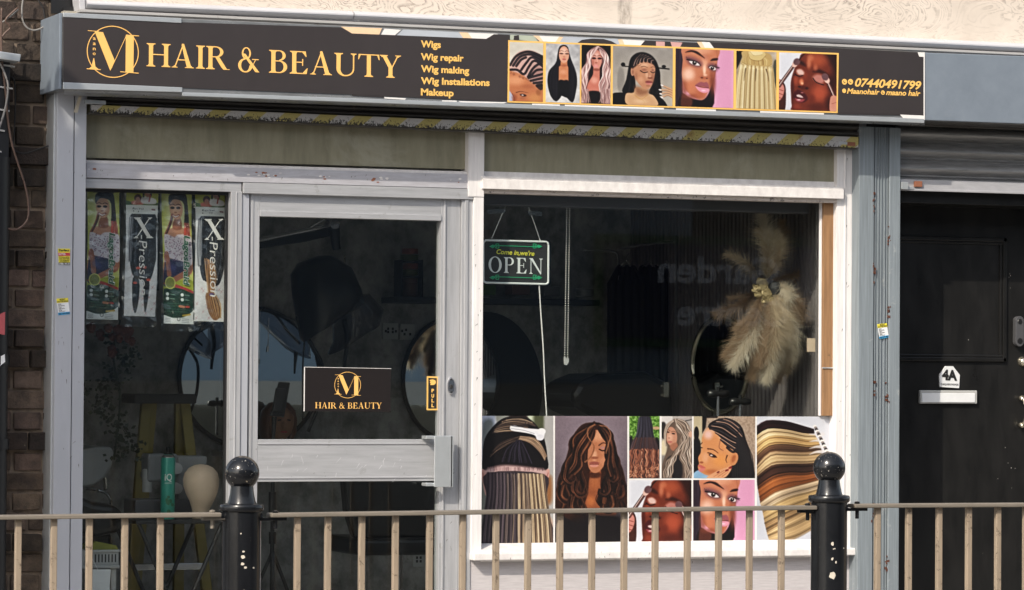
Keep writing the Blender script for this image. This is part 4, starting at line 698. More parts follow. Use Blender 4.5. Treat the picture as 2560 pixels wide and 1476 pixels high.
def G():      # serif capitals from stems, hairlines and bowls, cap height 1
    g = {}
    class L:
        def __init__(s): s.v = []; s.f = []; s.k = 0
        def poly(s, pts): o = len(s.v); s.k += 1; s.v += [(x, y, s.k*.00008) for x, y in pts]; s.f.append(tuple(range(o, o+len(pts)))); return s
        def ser(s, x, w, y, d, e=.09, h=.035):      # serif with brackets; d=+1 at base, -1 at top
            s.poly([(x-e, y), (x+w+e, y), (x+w+e, y+d*h), (x+w+e*.35, y+d*h*1.5), (x+w, y+d*h*3.2), (x, y+d*h*3.2), (x-e*.35, y+d*h*1.5), (x-e, y+d*h)][::1 if d > 0 else -1]); return s
        def stem(s, x, w, y0=0, y1=1, b=True, t=True):
            s.poly([(x, y0), (x+w, y0), (x+w, y1), (x, y1)])
            if b: s.ser(x, w, y0, 1)
            if t: s.ser(x, w, y1, -1)
            return s
        def diag(s, x0, x1, w, y0=0, y1=1): return s.poly([(x0, y0), (x0+w, y0), (x1+w, y1), (x1, y1)])
        def ring(s, cx, cy, rx, ry, tx, ty, a0=0, a1=360, n=22):
            for i in range(n):
                A = [math.radians(a0+(a1-a0)*k/n) for k in (i, i+1)]
                s.poly([(cx+rx*math.cos(A[0]), cy+ry*math.sin(A[0])), (cx+rx*math.cos(A[1]), cy+ry*math.sin(A[1])), (cx+(rx-tx)*math.cos(A[1]), cy+(ry-ty)*math.sin(A[1])), (cx+(rx-tx)*math.cos(A[0]), cy+(ry-ty)*math.sin(A[0]))]); s.k -= 1
            s.k += 1; return s
    S = .16; h = .045
    def new(c, w): g[c] = (L(), w); return g[c][0]
    new('H', .98).stem(.12, S).stem(.70, S).poly([(.28, .5), (.70, .5), (.70, .5+h), (.28, .5+h)])
    new('I', .40).stem(.12, S)
    l = new('A', .95); l.diag(.12, .44, .05); l.poly([(.62, 0), (.80, 0), (.50, 1.04), (.42, 1.04), (.405, .98)]); l.poly([(.22, .32), (.68, .32), (.68, .32+h), (.22, .32+h)]); l.ser(.12, .05, 0, 1, .09, .03).ser(.63, .16, 0, 1, .09, .03)
    l = new('R', .90); l.stem(.12, S); l.ring(.40, .76, .30, .24, .13, .045, -90, 90); l.poly([(.2, 1), (.42, 1), (.42, 1-h), (.2, 1-h)]); l.poly([(.2, .52), (.42, .52), (.42, .52+h), (.2, .52+h)]); l.poly([(.38, .53), (.54, .54), (.84, .03), (.95, .03), (.95, 0), (.70, 0), (.62, .1)])
    l = new('B', .82); l.stem(.12, S); l.ring(.42, .77, .25, .23, .12, .045, -90, 90); l.ring(.42, .275, .31, .275, .14, .045, -90, 90)
    for y in (0, .505, 1-h): l.poly([(.2, y), (.44, y), (.44, y+h), (.2, y+h)])
    l = new('E', .80); l.stem(.12, S)
    for y, x in ((0, .68), (.49, .52), (1-h, .64)): l.poly([(.2, y), (x, y), (x, y+h), (.2, y+h)])
    l.poly([(.52, h), (.68, 0), (.72, .26), (.69, .26)]); l.poly([(.5, 1-h), (.64, 1), (.67, .76), (.64, .76)]); l.poly([(.50, .36), (.54, .36), (.54, .66), (.50, .66)])
    l = new('U', .96); l.stem(.12, S, .3, 1, False); l.stem(.76, .05, .3, 1, False); l.ring(.465, .31, .345, .33, .155, .06, 180, 270); l.ring(.465, .31, .345, .33, .06, .06, 270, 360)
    l = new('T', .86); l.stem(.36, S, 0, 1, True, False); l.poly([(.04, 1), (.84, 1), (.84, 1-h), (.04, 1-h)]); l.poly([(.04, 1), (.12, 1-h), (.05, .76), (.02, .76)]); l.poly([(.84, 1), (.76, 1-h), (.83, .76), (.86, .76)])
    l = new('Y', .86); l.stem(.37, S, 0, .48, True, False); l.poly([(.10, 1), (.27, 1), (.53, .46), (.53, .36), (.38, .42)]); l.diag(.47, .72, .05, .42, 1); l.ser(.10, .17, 1, -1, .07, .03).ser(.72, .05, 1, -1, .09, .03)
    l = new('M', 1.20); l.stem(.10, .04, 0, 1, True, True); l.poly([(.12, 1), (.32, 1), (.62, .12), (.56, -.02), (.5, 0)]); l.poly([(.56, 0), (.60, 0), (.93, .98), (.90, 1)]); l.stem(.86, .2, 0, 1, True, True)
    l = new('O', 1.02); l.ring(.51, .5, .45, .53, .17, .05)
    l = new('P', .80); l.stem(.12, S); l.ring(.42, .745, .29, .255, .14, .045, -90, 90); l.poly([(.2, 1), (.44, 1), (.44, 1-h), (.2, 1-h)]); l.poly([(.2, .49), (.44, .49), (.44, .49+h), (.2, .49+h)])
    l = new('N', 1.02); l.stem(.14, .05); l.poly([(.10, 1), (.28, 1), (.88, .04), (.84, -.03), (.80, 0)]); l.stem(.82, .05, 0, 1, False, True)
    l = new('X', .95); l.poly([(.08, 1), (.28, 1), (.88, 0), (.68, 0)]); l.diag(.10, .76, .05); l.ser(.08, .2, 1, -1, .07, .03).ser(.68, .2, 0, 1, .07, .03).ser(.10, .05, 0, 1, .08, .03).ser(.76, .05, 1, -1, .08, .03)
    l = new('&', .95); l.ring(.40, .76, .19, .25, .07, .045); l.ring(.36, .26, .30, .29, .13, .05, 90, 360); l.poly([(.24, .74), (.36, .74), (.92, .03), (.96, 0), (.78, 0)]); l.poly([(.60, .14), (.66, .22), (.80, .50), (.76, .50)]); l.poly([(.64, .50), (.92, .50), (.92, .535), (.64, .535)]); l.ring(.36, .26, .30, .29, .1, .05, 0, 30)
    g[' '] = (L(), .36)
    return g
GL = G()
def serif(mb, s, p0, p1, cap, y, track=0.):
    vs = []; fs = []; x = 0
    for ch in s:
        l, w = GL[ch]; o = len(vs); vs += [(x+a, b, c) for a, b, c in l.v]; fs += [tuple(i+o for i in f) for f in l.f]; x += w+track
    put(mb, vs, fs, p0, p1, cap, y, 1.)
def emblem(mb, cx, cy, r, y):      # the ringed M with the small letters running down its left leg (r in photo px)
    a = U(cx, cy, y); R = (U(cx+r, cy, y)-U(cx-r, cy, y)).length/2; RZ = (U(cx, cy-r, y)-U(cx, cy+r, y)).length/2; k = RZ/65*3.609**0
    n = 64; t = .965
    vs = []; fs = []
    for i in range(n):
        q = 6.28318*i/n; vs += [(a.x+R*math.cos(q), y-.0008, a.z+RZ*math.sin(q)), (a.x+R*t*math.cos(q), y-.0008, a.z+RZ*t*math.sin(q))]
    fs = [(2*i, (2*i+2) % (2*n), (2*i+3) % (2*n), 2*i+1) for i in range(n)]
    mb.add(vs, fs)
    def P(pts, e):
        mb.add([(a.x+(u-282)/65*R, y-.001-e, a.z-(v-130)/65*RZ) for u, v in pts], [tuple(range(len(pts)))])
    P([(219, 79), (246, 80), (246, 81.5), (219, 80.5)], 0); P([(236, 81), (257, 82), (287, 152), (276, 178)], .0001); P([(275, 178), (280, 170), (318, 84), (315.5, 86)], .0002)
    P([(314, 86), (334, 86), (334, 180), (314, 180)], .0003); P([(320, 86), (347, 86.5), (347, 88.5), (320, 88)], .0004); P([(301, 178), (347, 180), (347, 182), (301, 180)], .0005)
    P([(217, 174), (252, 175), (252, 177), (217, 176)], .0004); P([(222, 174.5), (229, 169), (233.5, 148), (235.5, 148), (239, 169), (247, 175)], .0005)
    for ch, v in (('a', 102), ('a', 115), ('n', 128), ('o', 140)):
        vs2, fs2 = text_polys(ch, 0, .02); xs = [q[0] for q in vs2]; x0, x1 = min(xs), max(xs)
        mb.add([(a.x+((232+7*(q[0]-x0)/(x1-x0))-282)/65*R, y-.0012, a.z-((v-q[1]/.55*7)-130)/65*RZ) for q in vs2], fs2)
def picture(name, art, corners, y, mat, parent, dens=1.05, warp=None, label=None, gain=.72):
    """a printed picture on the plane Y=y; corners TL,TR,BR,BL in photo pixels"""
    TL, TR, BR, BL = corners
    w = max(8, int((TR[0]-TL[0])*dens)); h = max(8, int((BL[1]-TL[1])*dens))
    c = paint(art, w, h); col = c.out(gain)
    a, b, d, e = (np.array(U(*p, y)) for p in corners)
    u = (np.arange(w)+.0)/(w-1); v = (np.arange(h)+.0)/(h-1); uu, vv = np.meshgrid(u, v)
    P = (a*(1-uu[..., None])+b*uu[..., None])*(1-vv[..., None])+(e*(1-uu[..., None])+d*uu[..., None])*vv[..., None]
    if warp: P[..., 1] += warp(uu, vv)
    me = bpy.data.meshes.new(name); nv = w*h; me.vertices.add(nv); me.vertices.foreach_set('co', P.reshape(-1))
    i = np.arange(nv).reshape(h, w); q = np.stack([i[:-1, :-1], i[1:, :-1], i[1:, 1:], i[:-1, 1:]], -1).reshape(-1, 4)
    me.loops.add(q.size); me.loops.foreach_set('vertex_index', q.reshape(-1).astype(np.int32)); me.polygons.add(len(q)); me.polygons.foreach_set('loop_start', np.arange(0, q.size, 4, dtype=np.int32)); me.polygons.foreach_set('use_smooth', np.ones(len(q), bool)); me.update()
    at = me.color_attributes.new('print', 'FLOAT_COLOR', 'POINT'); at.data.foreach_set('color', np.concatenate([col.reshape(-1, 3), np.ones((nv, 1))], 1).reshape(-1).astype(np.float32))
    me.materials.append(mat); o = bpy.data.objects.new(name, me); COL.objects.link(o)
    if parent is not None: o.parent = parent; o.location = -Vector(parent.get('_l', (0, 0, 0)))
    if label: o['label'] = label
    return o
# ---------------------------------------------------------------- ground, street and what stands opposite
def struct(name, mb, mat): return tag(mb.build(name, mat), kind='structure')
m = MB(); m.box(-40, 40, -5.0, 0.25, -.2, 0); struct('pavement', m, M['paving'])
m = MB(); m.box(-40, 40, -5.15, -5.0, -.25, -.004); struct('kerb', m, M['paving'])
m = MB(); m.box(-90, 90, -11.0, -5.15, -.4, -.12); struct('road', m, M['tarmac'])
m = MB(); m.box(-40, 40, -17.0, -11.0, -.4, -.01); struct('opposite_pavement', m, M['paving'])
m = MB(); m.box(-150, 150, -150, 150, -.6, -.45); struct('ground', m, M['tarmac'])

PX = lambda px, yy: U(px, 900, yy).x          # where the street opposite shows mirrored in the glass
VY = 17.0
xs = PX(1265, VY+5)
def terrace(name, x0, x1, wall, low, label, h, lowmat):
    b = thing(name, ((x0+x1)/2, -17.2, 0), label, 'building')
    m = MB(); m.box(x0, x1, -24, -17, -.1, h); m.build('wall', wall, b, bevel=.01)
    m = MB(); m.box(x0+.02, x1-.02, -16.98, -16.95, 0, low); m.build('plinth', lowmat, b)
    m = MB(); m.prism([(x0-.2, h), (x1+.2, h), (x1+.2, h+.25), (x0-.2, h+.25)], -24.3, -16.7); m.build('roof', M['slat_dark'], b)
    n = max(1, int((x1-x0)/3))
    for k in range(n):
        cx = x0+(k+.5)*(x1-x0)/n
        for z in (3.3,):
            m = MB(); m.box(cx-.6, cx+.6, -16.99, -16.93, z, z+1.3); w = m.build('window', M['pvc'], b)
            m = MB(); m.box(cx-.53, cx+.53, -16.925, -16.92, z+.07, z+1.23); m.build('pane', M['black'], w)
    return b
M['bluerender'] = plain('blue_grey_render', (.22, .275, .33), .8); M['stone'] = plain('stone_plinth', (.40, .36, .31), .8); M['darkrender'] = plain('dark_brick_opposite', (.030, .028, .028), .9)
terrace('terraced_house', -14, xs, M['bluerender'], 1.42, 'pale blue rendered house opposite, with stone plinth', 6.5, M['stone'])
gc = terrace('garden_shop', xs+.02, xs+14, M['darkrender'], .5, 'dark brick shop across the road, right of the blue house', 6.5, M['darkrender'])
m = MB(); vx = .12
a = U(1500, 620, VY+vx); b_ = U(1905, 850, VY+vx)
sg = thing('shop_sign', ((a.x+b_.x)/2, -16.96, b_.z), 'dark blue and green sign board reading Garden Centre, on the dark shop opposite', 'sign')
m.box(a.x, b_.x+.5, -16.97, -16.90, b_.z, a.z+.05); m.build('board', plain('navy_board', (.012, .018, .06), .4), sg, bevel=.004)
m = MB(); m.box(a.x-.08, b_.x+.58, -16.97, -16.93, b_.z-.08, a.z+.13); m.build('green_border', plain('green_board', (.02, .09, .03), .4), sg)
def rtext(mb, s, x0, x1, z, cap, y, off=.03):     # readable from the +Y side
    vs, fs = text_polys(s, 0, off); q = [v[0] for v in vs]; lo, hi = min(q), max(q)
    mb.add([(x1-(v[0]-lo)/(hi-lo)*(x1-x0), y, z+v[1]/.73*cap) for v in vs], fs)
m = MB(); z1 = U(1700, 706, VY+vx).z; z2 = U(1700, 812, VY+vx).z
rtext(m, 'Garden', U(1632, 700, VY+vx).x, U(1935, 700, VY+vx).x, z1, .26, -16.893); rtext(m, 'Centre', U(1680, 800, VY+vx).x, U(1960, 800, VY+vx).x, z2, .26, -16.893)
m.build('lettering', plain('dull_white_letters', (.75, .75, .8), .5), sg)

# trunk added out of view to shade the left end of the shop front
tr = thing('added_shade_trunk', (-4.21, -2.0, 0), 'added tree trunk out of view, shading the left end of the shop front', 'tree')
m = MB(); m.tube([(-4.22, -2, 0), (-4.20, -2, 1.2), (-4.22, -2.02, 2.6), (-4.19, -2, 3.8), (-4.21, -2, 4.55)], .20, 18, .19); m.build('trunk', M['bark'], tr, smooth=True)
m = MB()
for k in range(7):
    q = k*.9; m.tube([(-4.21, -2, 4.4), (-4.21+.15*math.cos(q), -2+.15*math.sin(q), 4.6), (-4.21+.2*math.cos(q), -2+.2*math.sin(q), 4.72)], .09, 9, .06)
m.build('crown', M['bark'], tr, smooth=True)

# ---------------------------------------------------------------- walls of the building
YB = .065
wall = thing('brick_wall', (U(60, 700, YB).x, YB, 0), 'sooty brown brick wall left of the shop front, upper courses darkened for shade', 'wall')
xr = U(128, 900, YB).x+.03; xl = U(-60, 900, YB).x-.6
m = MB(); m.box(xl, xr, YB+.012, YB+.3, 0, 4.2); m.build('mortar', M['mortar'], wall)
def bricks():
    vs = []; fs = []; tone = []
    r = random.Random(4); z = .02; k = 0; rows = []
    ys = [(625, 668), (857, 897), (1090, 1132), (1322, 1362), (395, 440), (160, 185)]
    bands = [(U(60, b, YB).z, U(60, a, YB).z) for a, b in ys]
    while z < 4.1:
        h = .066+r.uniform(-.004, .004); prot = .0
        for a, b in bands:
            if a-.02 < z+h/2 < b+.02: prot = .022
        xx = xr-(.0 if k % 2 else .058)-.003*r.random(); first = True
        xs = [xr-.001]
        if k % 2 == 0: xs.append(xr-.062)
        while xs[-1] > xl: xs.append(xs[-1]-(.215 if (k % 4 == 1) else .118)+r.uniform(-.006, .006))
        for i in range(len(xs)-1):
            x1, x0 = xs[i]-.006, xs[i+1]+.006
            if x1-x0 < .02: continue
            j = lambda: r.uniform(-.0025, .0025)
            yf = YB-prot-r.uniform(0, .007); o = len(vs)
            vs += [(x0+j(), yf+j(), z+j()), (x1+j(), yf+j(), z+j()), (x1+j(), yf+j(), z+h+j()), (x0+j(), yf+j(), z+h+j()), (x0, YB+.03, z), (x1, YB+.03, z), (x1, YB+.03, z+h), (x0, YB+.03, z+h)]
            fs += [tuple(q+o for q in f) for f in ((0, 1, 2, 3), (0, 4, 5, 1), (1, 5, 6, 2), (2, 6, 7, 3), (3, 7, 4, 0))]
            v = r.uniform(.6, 1.25)*(.35 if prot else 1)*(.55 if z > 1.95 else 1); tint = (v, v*r.uniform(.92, 1.02), v*r.uniform(.88, 1.0))  # dark projecting rows; upper courses also carry painted shade in their tone
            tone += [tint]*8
        z += h+.0125; k += 1
    me = bpy.data.meshes.new('bricks'); me.from_pydata(vs, [], fs); me.materials.append(M['brick'])
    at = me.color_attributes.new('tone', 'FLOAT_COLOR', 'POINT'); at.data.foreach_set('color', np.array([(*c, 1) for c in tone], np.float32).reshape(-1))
    o = bpy.data.objects.new('bricks', me); COL.objects.link(o); o.parent = wall; o.location = -wall.location
    b = o.modifiers.new('bevel', 'BEVEL'); b.width = .004; b.segments = 2
    return o
bricks()
# weathered cream wall above the sign
a = U(195, 30, .02)
m = MB(); m.box(a.x, 8, .02, .4, a.z-.30, 6); up = own(m.build('upper_wall', M['cream']), 'cream bark textured rendered wall above the sign', 'wall')
m = MB(); m.pquad([(160, 20), (200, 14), (200, 60), (160, 50)], .03, .3); m.pbox(128, -20, 192, 36, .055, .2); own(m.build('wall_corner', M['black']), 'black flashing at the corner between brick wall and cream wall', 'flashing')
# pvc trim
g = thing('gutter_trim', (0, -.1, 2.9), 'white plastic trim rail running along the cream wall above the sign', 'trim')
m = MB()
def strip(mb, xa, xb, ya, yb, ha, hb, y0, y1, n=1):
    for k in range(n):
        s0, s1 = k/n, (k+1)/n
        x0, x1 = xa+(xb-xa)*s0, xa+(xb-xa)*s1; a0, a1 = ya+(yb-ya)*s0, ya+(yb-ya)*s1; h0, h1 = ha+(hb-ha)*s0, ha+(hb-ha)*s1
        mb.pquad([(x0, a0), (x1, a1), (x1, a1+h1), (x0, a0+h0)], y0, y1)
def roundtrim(mb, x0, x1, ya, yb, h, y0, dep, seg=7):
    for k in range(seg):      # convex profile
        t0, t1 = k/seg, (k+1)/seg
        f = lambda t: dep*math.sin(math.pi*t)
        A = U(x0, ya+h*t0, y0); B = U(x1, yb+h*t0, y0); C_ = U(x1, yb+h*t1, y0); D = U(x0, ya+h*t1, y0)
        mb.add([(A.x, y0-f(t0), A.z), (B.x, y0-f(t0), B.z), (C_.x, y0-f(t1), C_.z), (D.x, y0-f(t1), D.z)], [(0, 1, 2, 3)])
roundtrim(m, 214, 879, 0, 28, 22, -.06, .025); roundtrim(m, 882, 2640, 28, 113, 22, -.06, .025)
strip(m, 214, 2640, 0, 113, 22, 22, -.055, .04)
m.build('rail', M['pvc'], g, smooth=40); M['lip'] = worn('grey_lip', (.40, .39, .385), (.33, .32, .31), .5, 0, (1, 1, 6), 5, dirt=(.16, .14, .12), dscale=14, dthr=(.6, .7))
m = MB(); strip(m, 200, 2640, 23, 136, 7, 6, -.075, .04); strip(m, 205, 2640, 31, 143, 5, 5, -.05, .04); m.build('lower_lip', M['lip'], g, bevel=.001)
m = MB(); m.pquad([(194, -30), (214, -30), (214, 24), (200, 27)], -.06, .04); m.build('end_cap', M['pvc'], g, bevel=.003)
m = MB(); strip(m, 160, 2640, 27, 150, 30, 6, -.02, .03); own(m.build('flaking_ledge', worn('flaking_ledge', (.40, .37, .31), (.26, .24, .20), .8, 0, (3, 3, 8), 9, dirt=(.12, .10, .08), dscale=26, dthr=(.58, .64), bmp=.8, bd=.004)), 'weathered flaking ledge between the white trim and the sign', 'ledge')

# ---------------------------------------------------------------- shop front frame
sf = thing('glazed_storefront', (0, 0, 0), 'silver and white shop front with two glazed bays and olive panels above', 'shop front')
def part(name, mb, mat, par=None, bevel=.0015, **k): return mb.build(name, mat, par if par is not None else sf, bevel=bevel, **k)
YC = -.075
m = MB(); z0 = 0
a = U(137, 900, YC); b_ = U(211, 900, YC); s = U(180, 900, YC); zt = U(180, 226, YC).z
m.box(a.x, s.x-.002, YC, .2, 0, zt); part('column', m, M['column'])
m = MB(); m.box(s.x+.002, b_.x, YC+.004, .2, 0, zt); part('column', m, M['column'])
m = MB(); m.box(a.x-.006, a.x, YC+.03, .1, 0, zt); part('column_edge', m, M['silver'])
YG = .055; zg0 = .12
def P(px0, py0, px1, py1, y0, y1, name, mat, par=None, bevel=.002):
    m = MB(); m.pbox(px0, py0, px1, py1, y0, y1); return part(name, m, mat, par, bevel)
# olive painted panels over the bays
P(205, 262, 1172, 424, .02, .04, 'olive_panel', M['olive'], bevel=0)
P(1200, 316, 2100, 462, .02, .04, 'olive_panel', M['olive'], bevel=0)
# transom over the left bay and door
m = MB(); A = U(214, 408, 0); B = U(1178, 436, 0); zt0 = A.z; m.box(A.x, B.x, -.012, .06, zt0-.057, zt0); part('transom', m, M['rust_alum'])
m = MB(); m.box(A.x, B.x, .0, .012, zt0, zt0+.012); part('putty_line', m, M['white'])
m = MB(); m.box(A.x, U(603, 470, 0).x, -.004, .06, zt0-.096, zt0-.059); part('window_head', m, M['alum'])
zh = zt0-.096
# left glazed bay: mullion
ml = U(573, 900, 0).x; mr = U(601, 900, 0).x
m = MB(); m.box(ml, mr, -.006, .07, 0, zh+.002); m.box(ml+.02, mr-.02, -.009, .0, 0, zh); part('mullion', m, M['alum_v'])
jl = mr; jr = U(1178, 900, 0).x
m = MB(); m.box(mr+.002, jr-.002, -.016, .05, zt0-.101, zt0-.059); part('door_head', m, M['alum'])
m = MB(); m.box(jl+.002, U(620, 900, 0).x, .0, .07, 0, zt0-.102); part('door_jamb', m, M['column'])
m = MB(); m.box(U(1151, 900, 0).x, jr, -.006, .07, 0, zt0-.102); m.box(U(1158, 900, 0).x, U(1166, 900, 0).x, -.012, .0, 0, zt0-.102); part('door_jamb', m, M['alum_v'])
m = MB(); m.box(b_.x, ml, -.005, .06, 0.0, .16); part('bottom_rail', m, M['alum'])
# glass of the left bay
m = MB(); m.box(b_.x, ml, YG, YG+.004, .16, zh); part('glass_pane', m, M['glass'], bevel=0)
m = MB(); m.box(b_.x, ml, .03, YG-.002, zh-.012, zh); m.box(ml-.008, ml, .03, YG-.002, .16, zh-.012); part('gasket', m, M['black'], bevel=0)
# white timber post between the bays and the window surround
wl = U(1180, 900, -.01).x; wr = U(1205, 900, -.01).x; zs = U(1200, 1368, 0).z; ztop = U(1190, 322, 0).z
m = MB(); m.box(U(1167, 380, 0).x, wr, -.02, .07, zt0-.09, ztop); part('post', m, M['white_v'])
m = MB(); m.box(wl, wr, -.018, .07, zs-.05, zt0-.092); part('post', m, M['white_v'])
rl = U(2090, 420, 0).x; rr = U(2144, 420, 0).x; zl1 = U(1205, 449, 0).z; zl0 = U(1205, 472, 0).z
m = MB(); m.box(rl, rr, -.01, .07, zs-.04, ztop); m.box(rl+.035, rl+.042, -.014, 0, zs-.04, ztop); m.box(rr-.012, rr, -.03, .0, zs-.04, zl1+.06); part('post', m, M['white_v'])
m = MB(); m.box(wr-.012, rl+.02, -.035, .06, zl0-.002, zl1); m.box(wr-.012, rl+.02, -.028, .06, zl1, zl1+.012); part('lintel', m, M['white'])
m = MB(); m.box(wr, rl, -.01, .05, zl0-.018, zl0-.002); part('bead', m, worn('peeling_bead', (.62, .56, .52), (.5, .45, .42), .6, 0, (3, 3, 8), 9, dirt=(.06, .05, .05), dscale=40, dthr=(.56, .62)))
m = MB(); m.box(wr, rl, .012, .03, zl1+.012, zl1+.034); part('putty_line', m, M['white'])
z_w = zl0-.018
# timber strip, right reveal of window
x0 = U(2056, 900, .03).x; x1 = U(2086, 900, .03).x
zpt = U(1640, 1040, YG-.004).z+.002; m = MB(); m.box(x0, x1, .022, .06, zpt, z_w); part('timber_strip', m, M['wood'])
m = MB(); m.box(x0-.010, x0-.001, .036, .05, zpt, z_w); part('bead', m, M['white_v'])
m = MB(); z9 = U(2070, 920, .02).z; m.box(x0-.008, x1, .016, .021, z9-.003, z9+.002); part('clip', m, M['silver'])
# sill
zb = U(1200, 1402, -.05).z
m = MB(); m.box(wl-.002, rr+.002, -.055, .07, zb, zs-.022); m.add([], []); part('sill', m, M['white'], bevel=.004)
m = MB(); m.hexa([(wr, -.052, zs-.0215), (rl, -.052, zs-.0215), (rl, .05, zs+.012), (wr, .05, zs+.012)], [(wr, -.01, zs-.06), (rl, -.01, zs-.06), (rl, .06, zs-.03), (wr, .06, zs-.03)]); part('sill_slope', m, M['white'])
m = MB(); m.box(wl, rr, .0, .07, .0, zb-.001); part('stall_riser', m, M['riser'])
m = MB(); xg = x0-.02
m.box(wr, rl+.003, YG, YG+.004, zs-.03, z_w); part('glass_pane', m, M['glass'], bevel=0)
# flaked paint scraps on the transom
rs = random.Random(3)
m = MB()
for cx, cy, n in ((672, 440, 12), (812, 444, 5), (945, 449, 7), (635, 436, 4), (1148, 452, 5), (222, 421, 2)):
    for k in range(n):
        x = cx+rs.gauss(0, 14); y = cy+rs.gauss(0, 3.5); r = rs.uniform(1, 3.0); pts = [(x+r*1.8*math.cos(q), y+r*math.sin(q)*rs.uniform(.6, 1.2)) for q in np.arange(0, 6.2, .9)]
        p = [U(u, v, -.0135-.0001*k) for u, v in pts]; m.m = k % 2; m.add(p, [tuple(range(len(p)))])
tag(part('flaked_paint', m, [M['white'], M['terracotta']], bevel=0), kind='stuff')

# ---------------------------------------------------------------- shop door
dr = thing('shop_door', (U(885, 1400, .01).x, .01, .12), 'silver aluminium glazed shop door with a wide middle rail', 'door')
dl = U(622, 900, .01).x; dR = U(1150, 900, .01).x; gl = U(646, 900, .01).x; gr = U(1100, 900, .01).x
zd = U(880, 489, .01).z; zg = U(880, 547, .01).z; zm1 = U(880, 1099, .01).z; zm0 = U(880, 1204, .01).z
m = MB(); m.box(dl, gl, .01, .06, .12, zd); m.box(dl+.004, dl+.014, .006, .011, .12, zd); part('stile', m, M['alum_v'], dr)
m = MB(); m.box(gr, dR-.003, .01, .06, .12, zd); m.box(gr+.012, gr+.02, .004, .011, .12, zd); part('stile', m, M['alum_v'], dr)
m = MB(); m.box(gl, gr, .011, .06, zg, zd); m.box(gl, gr, .004, .012, zg, zg+.022); part('top_rail', m, M['alum'], dr)
m = MB(); m.box(gl, gr, .011, .06, zm0, zm1)
for z in (zm1-.02, zm0+.012): m.box(gl, gr, .007, .012, z, z+.006)
part('middle_rail', m, M['alum'], dr)
m = MB(); m.box(gl, gr, .011, .06, .12, .24); part('bottom_rail', m, M['alum'], dr)
m = MB(); m.box(gl, gr, .04, .044, zm1, zg); part('glass_pane', m, M['glass'], dr, bevel=0)
m = MB(); m.box(gl, gr, .04, .044, .24, zm0); part('glass_pane', m, M['glass'], dr, bevel=0)
m = MB(); m.pbox(1087, 1090, 1131, 1218, -.05, -.042); m.pbox(1127, 1090, 1133, 1218, -.05, -.02); m.pbox(1066, 1090, 1090, 1098, -.045, .012); m.pbox(1066, 1208, 1090, 1216, -.045, .012); part('pull_handle', m, M['silver'], dr, bevel=.002)
m = MB(); c = U(1127, 965, .004); m.lathe((c.x, .004, c.z), [(0, -.006), (.0125, -.006), (.014, -.003), (.014, .008)], 20, 'y', 1, 2.5)
lk = part('lock', m, M['chrome'], dr, bevel=0, smooth=40)
m = MB(); m.lathe((c.x, -.004, c.z-.004), [(0, -.004), (.006, -.004), (.006, .002)], 16, 'y', 1, 1.5); m.lathe((c.x, -.004, c.z+.025), [(0, -.003), (.003, -.003), (.003, .002)], 10, 'y'); m.lathe((c.x, -.004, c.z-.025), [(0, -.003), (.003, -.003), (.003, .002)], 10, 'y'); m.build('keyhole', M['mattblack'], lk)

rs = random.Random(12)
def scratches(host, spots, y, mat):
    m = MB()
    for cx, cy, n, sx, sy, L in spots:
        for k in range(n):
            x = cx+rs.gauss(0, sx); yy = cy+rs.gauss(0, sy); a_ = rs.uniform(-.6, .6)+1.2; l = rs.uniform(.3, 1)*L; w = rs.uniform(.35, .9); e = rs.random()*.0002
            m.add([U(x-w, yy, y-e), U(x+w, yy+.5, y-e), U(x+w*.4-l*math.cos(a_), yy+l*math.sin(a_), y-e), U(x-w*.4-l*math.cos(a_), yy+l*math.sin(a_), y-e)], [(0, 1, 2, 3)])
    return tag(m.build('scratches', mat, host), kind='stuff')
M['scratch'] = plain('bright_scratch', (.68, .68, .70), .4, .2); M['grime'] = plain('dark_grime', (.10, .09, .08), .8)
scratches(dr, [(860, 1150, 12, 70, 18, 22), (700, 1135, 6, 40, 20, 16), (1010, 1160, 6, 40, 18, 14)], .0102, M['scratch'])
scratches(dr, [(800, 1190, 8, 120, 6, 5), (640, 900, 6, 3, 180, 8), (1125, 1300, 8, 8, 90, 10)], .0098, M['grime'])
scratches(sf, [(700, 440, 14, 250, 8, 6), (300, 430, 8, 50, 9, 6)], -.0125, M['grime']); scratches(sf, [(160, 800, 10, 14, 260, 12), (195, 900, 8, 10, 260, 10)], YC-.0004, M['grime'])
scratches(sf, [(1192, 900, 16, 5, 240, 9)], -.0185, M['grime']); scratches(sf, [(1650, 1392, 26, 260, 5, 7)], -.0556, M['grime']); scratches(sf, [(2115, 900, 16, 9, 260, 10)], -.0104, M['grime'])
# ---------------------------------------------------------------- shop sign
YS = -.25
sgn = thing('shop_sign', (U(1200, 280, YS).x, YS, U(1200, 280, YS).z), 'long black hair and beauty sign with gold lettering and seven pictures', 'sign')
m = MB(); m.pquad([(157, 33), (2311, 131), (2311, 301), (157, 223)], YS, .03); part('sign_box', m, M['box'], sgn, bevel=.003)
m = MB(); A = U(157, 33, YS); B = U(157, 223, YS)
m.hexa([(A.x-.001, YS+.002, A.z), (A.x-.001, YS+.002, B.z), (A.x-.001, .05, B.z), (A.x-.001, .05, A.z)], [(A.x-.012, YS+.002, A.z), (A.x-.012, YS+.002, B.z), (A.x-.012, .05, B.z), (A.x-.012, .05, A.z)]); part('end_cap', m, M['fascia'], sgn, bevel=.002)
m = MB(); m.pquad([(158, 32), (454, 46), (454, 58), (158, 43)], YS-.006, YS+.01); part('silver_trim', m, M['silver'], sgn)
m = MB(); m.pquad([(158, 206), (456, 219), (456, 231), (158, 223)], YS-.006, YS+.01); part('silver_trim', m, M['silver'], sgn)
m = MB(); m.pquad([(456, 231), (2311, 297), (2311, 308), (456, 240)], YS-.004, YS+.03); part('lower_lip', m, M['silver'], sgn)
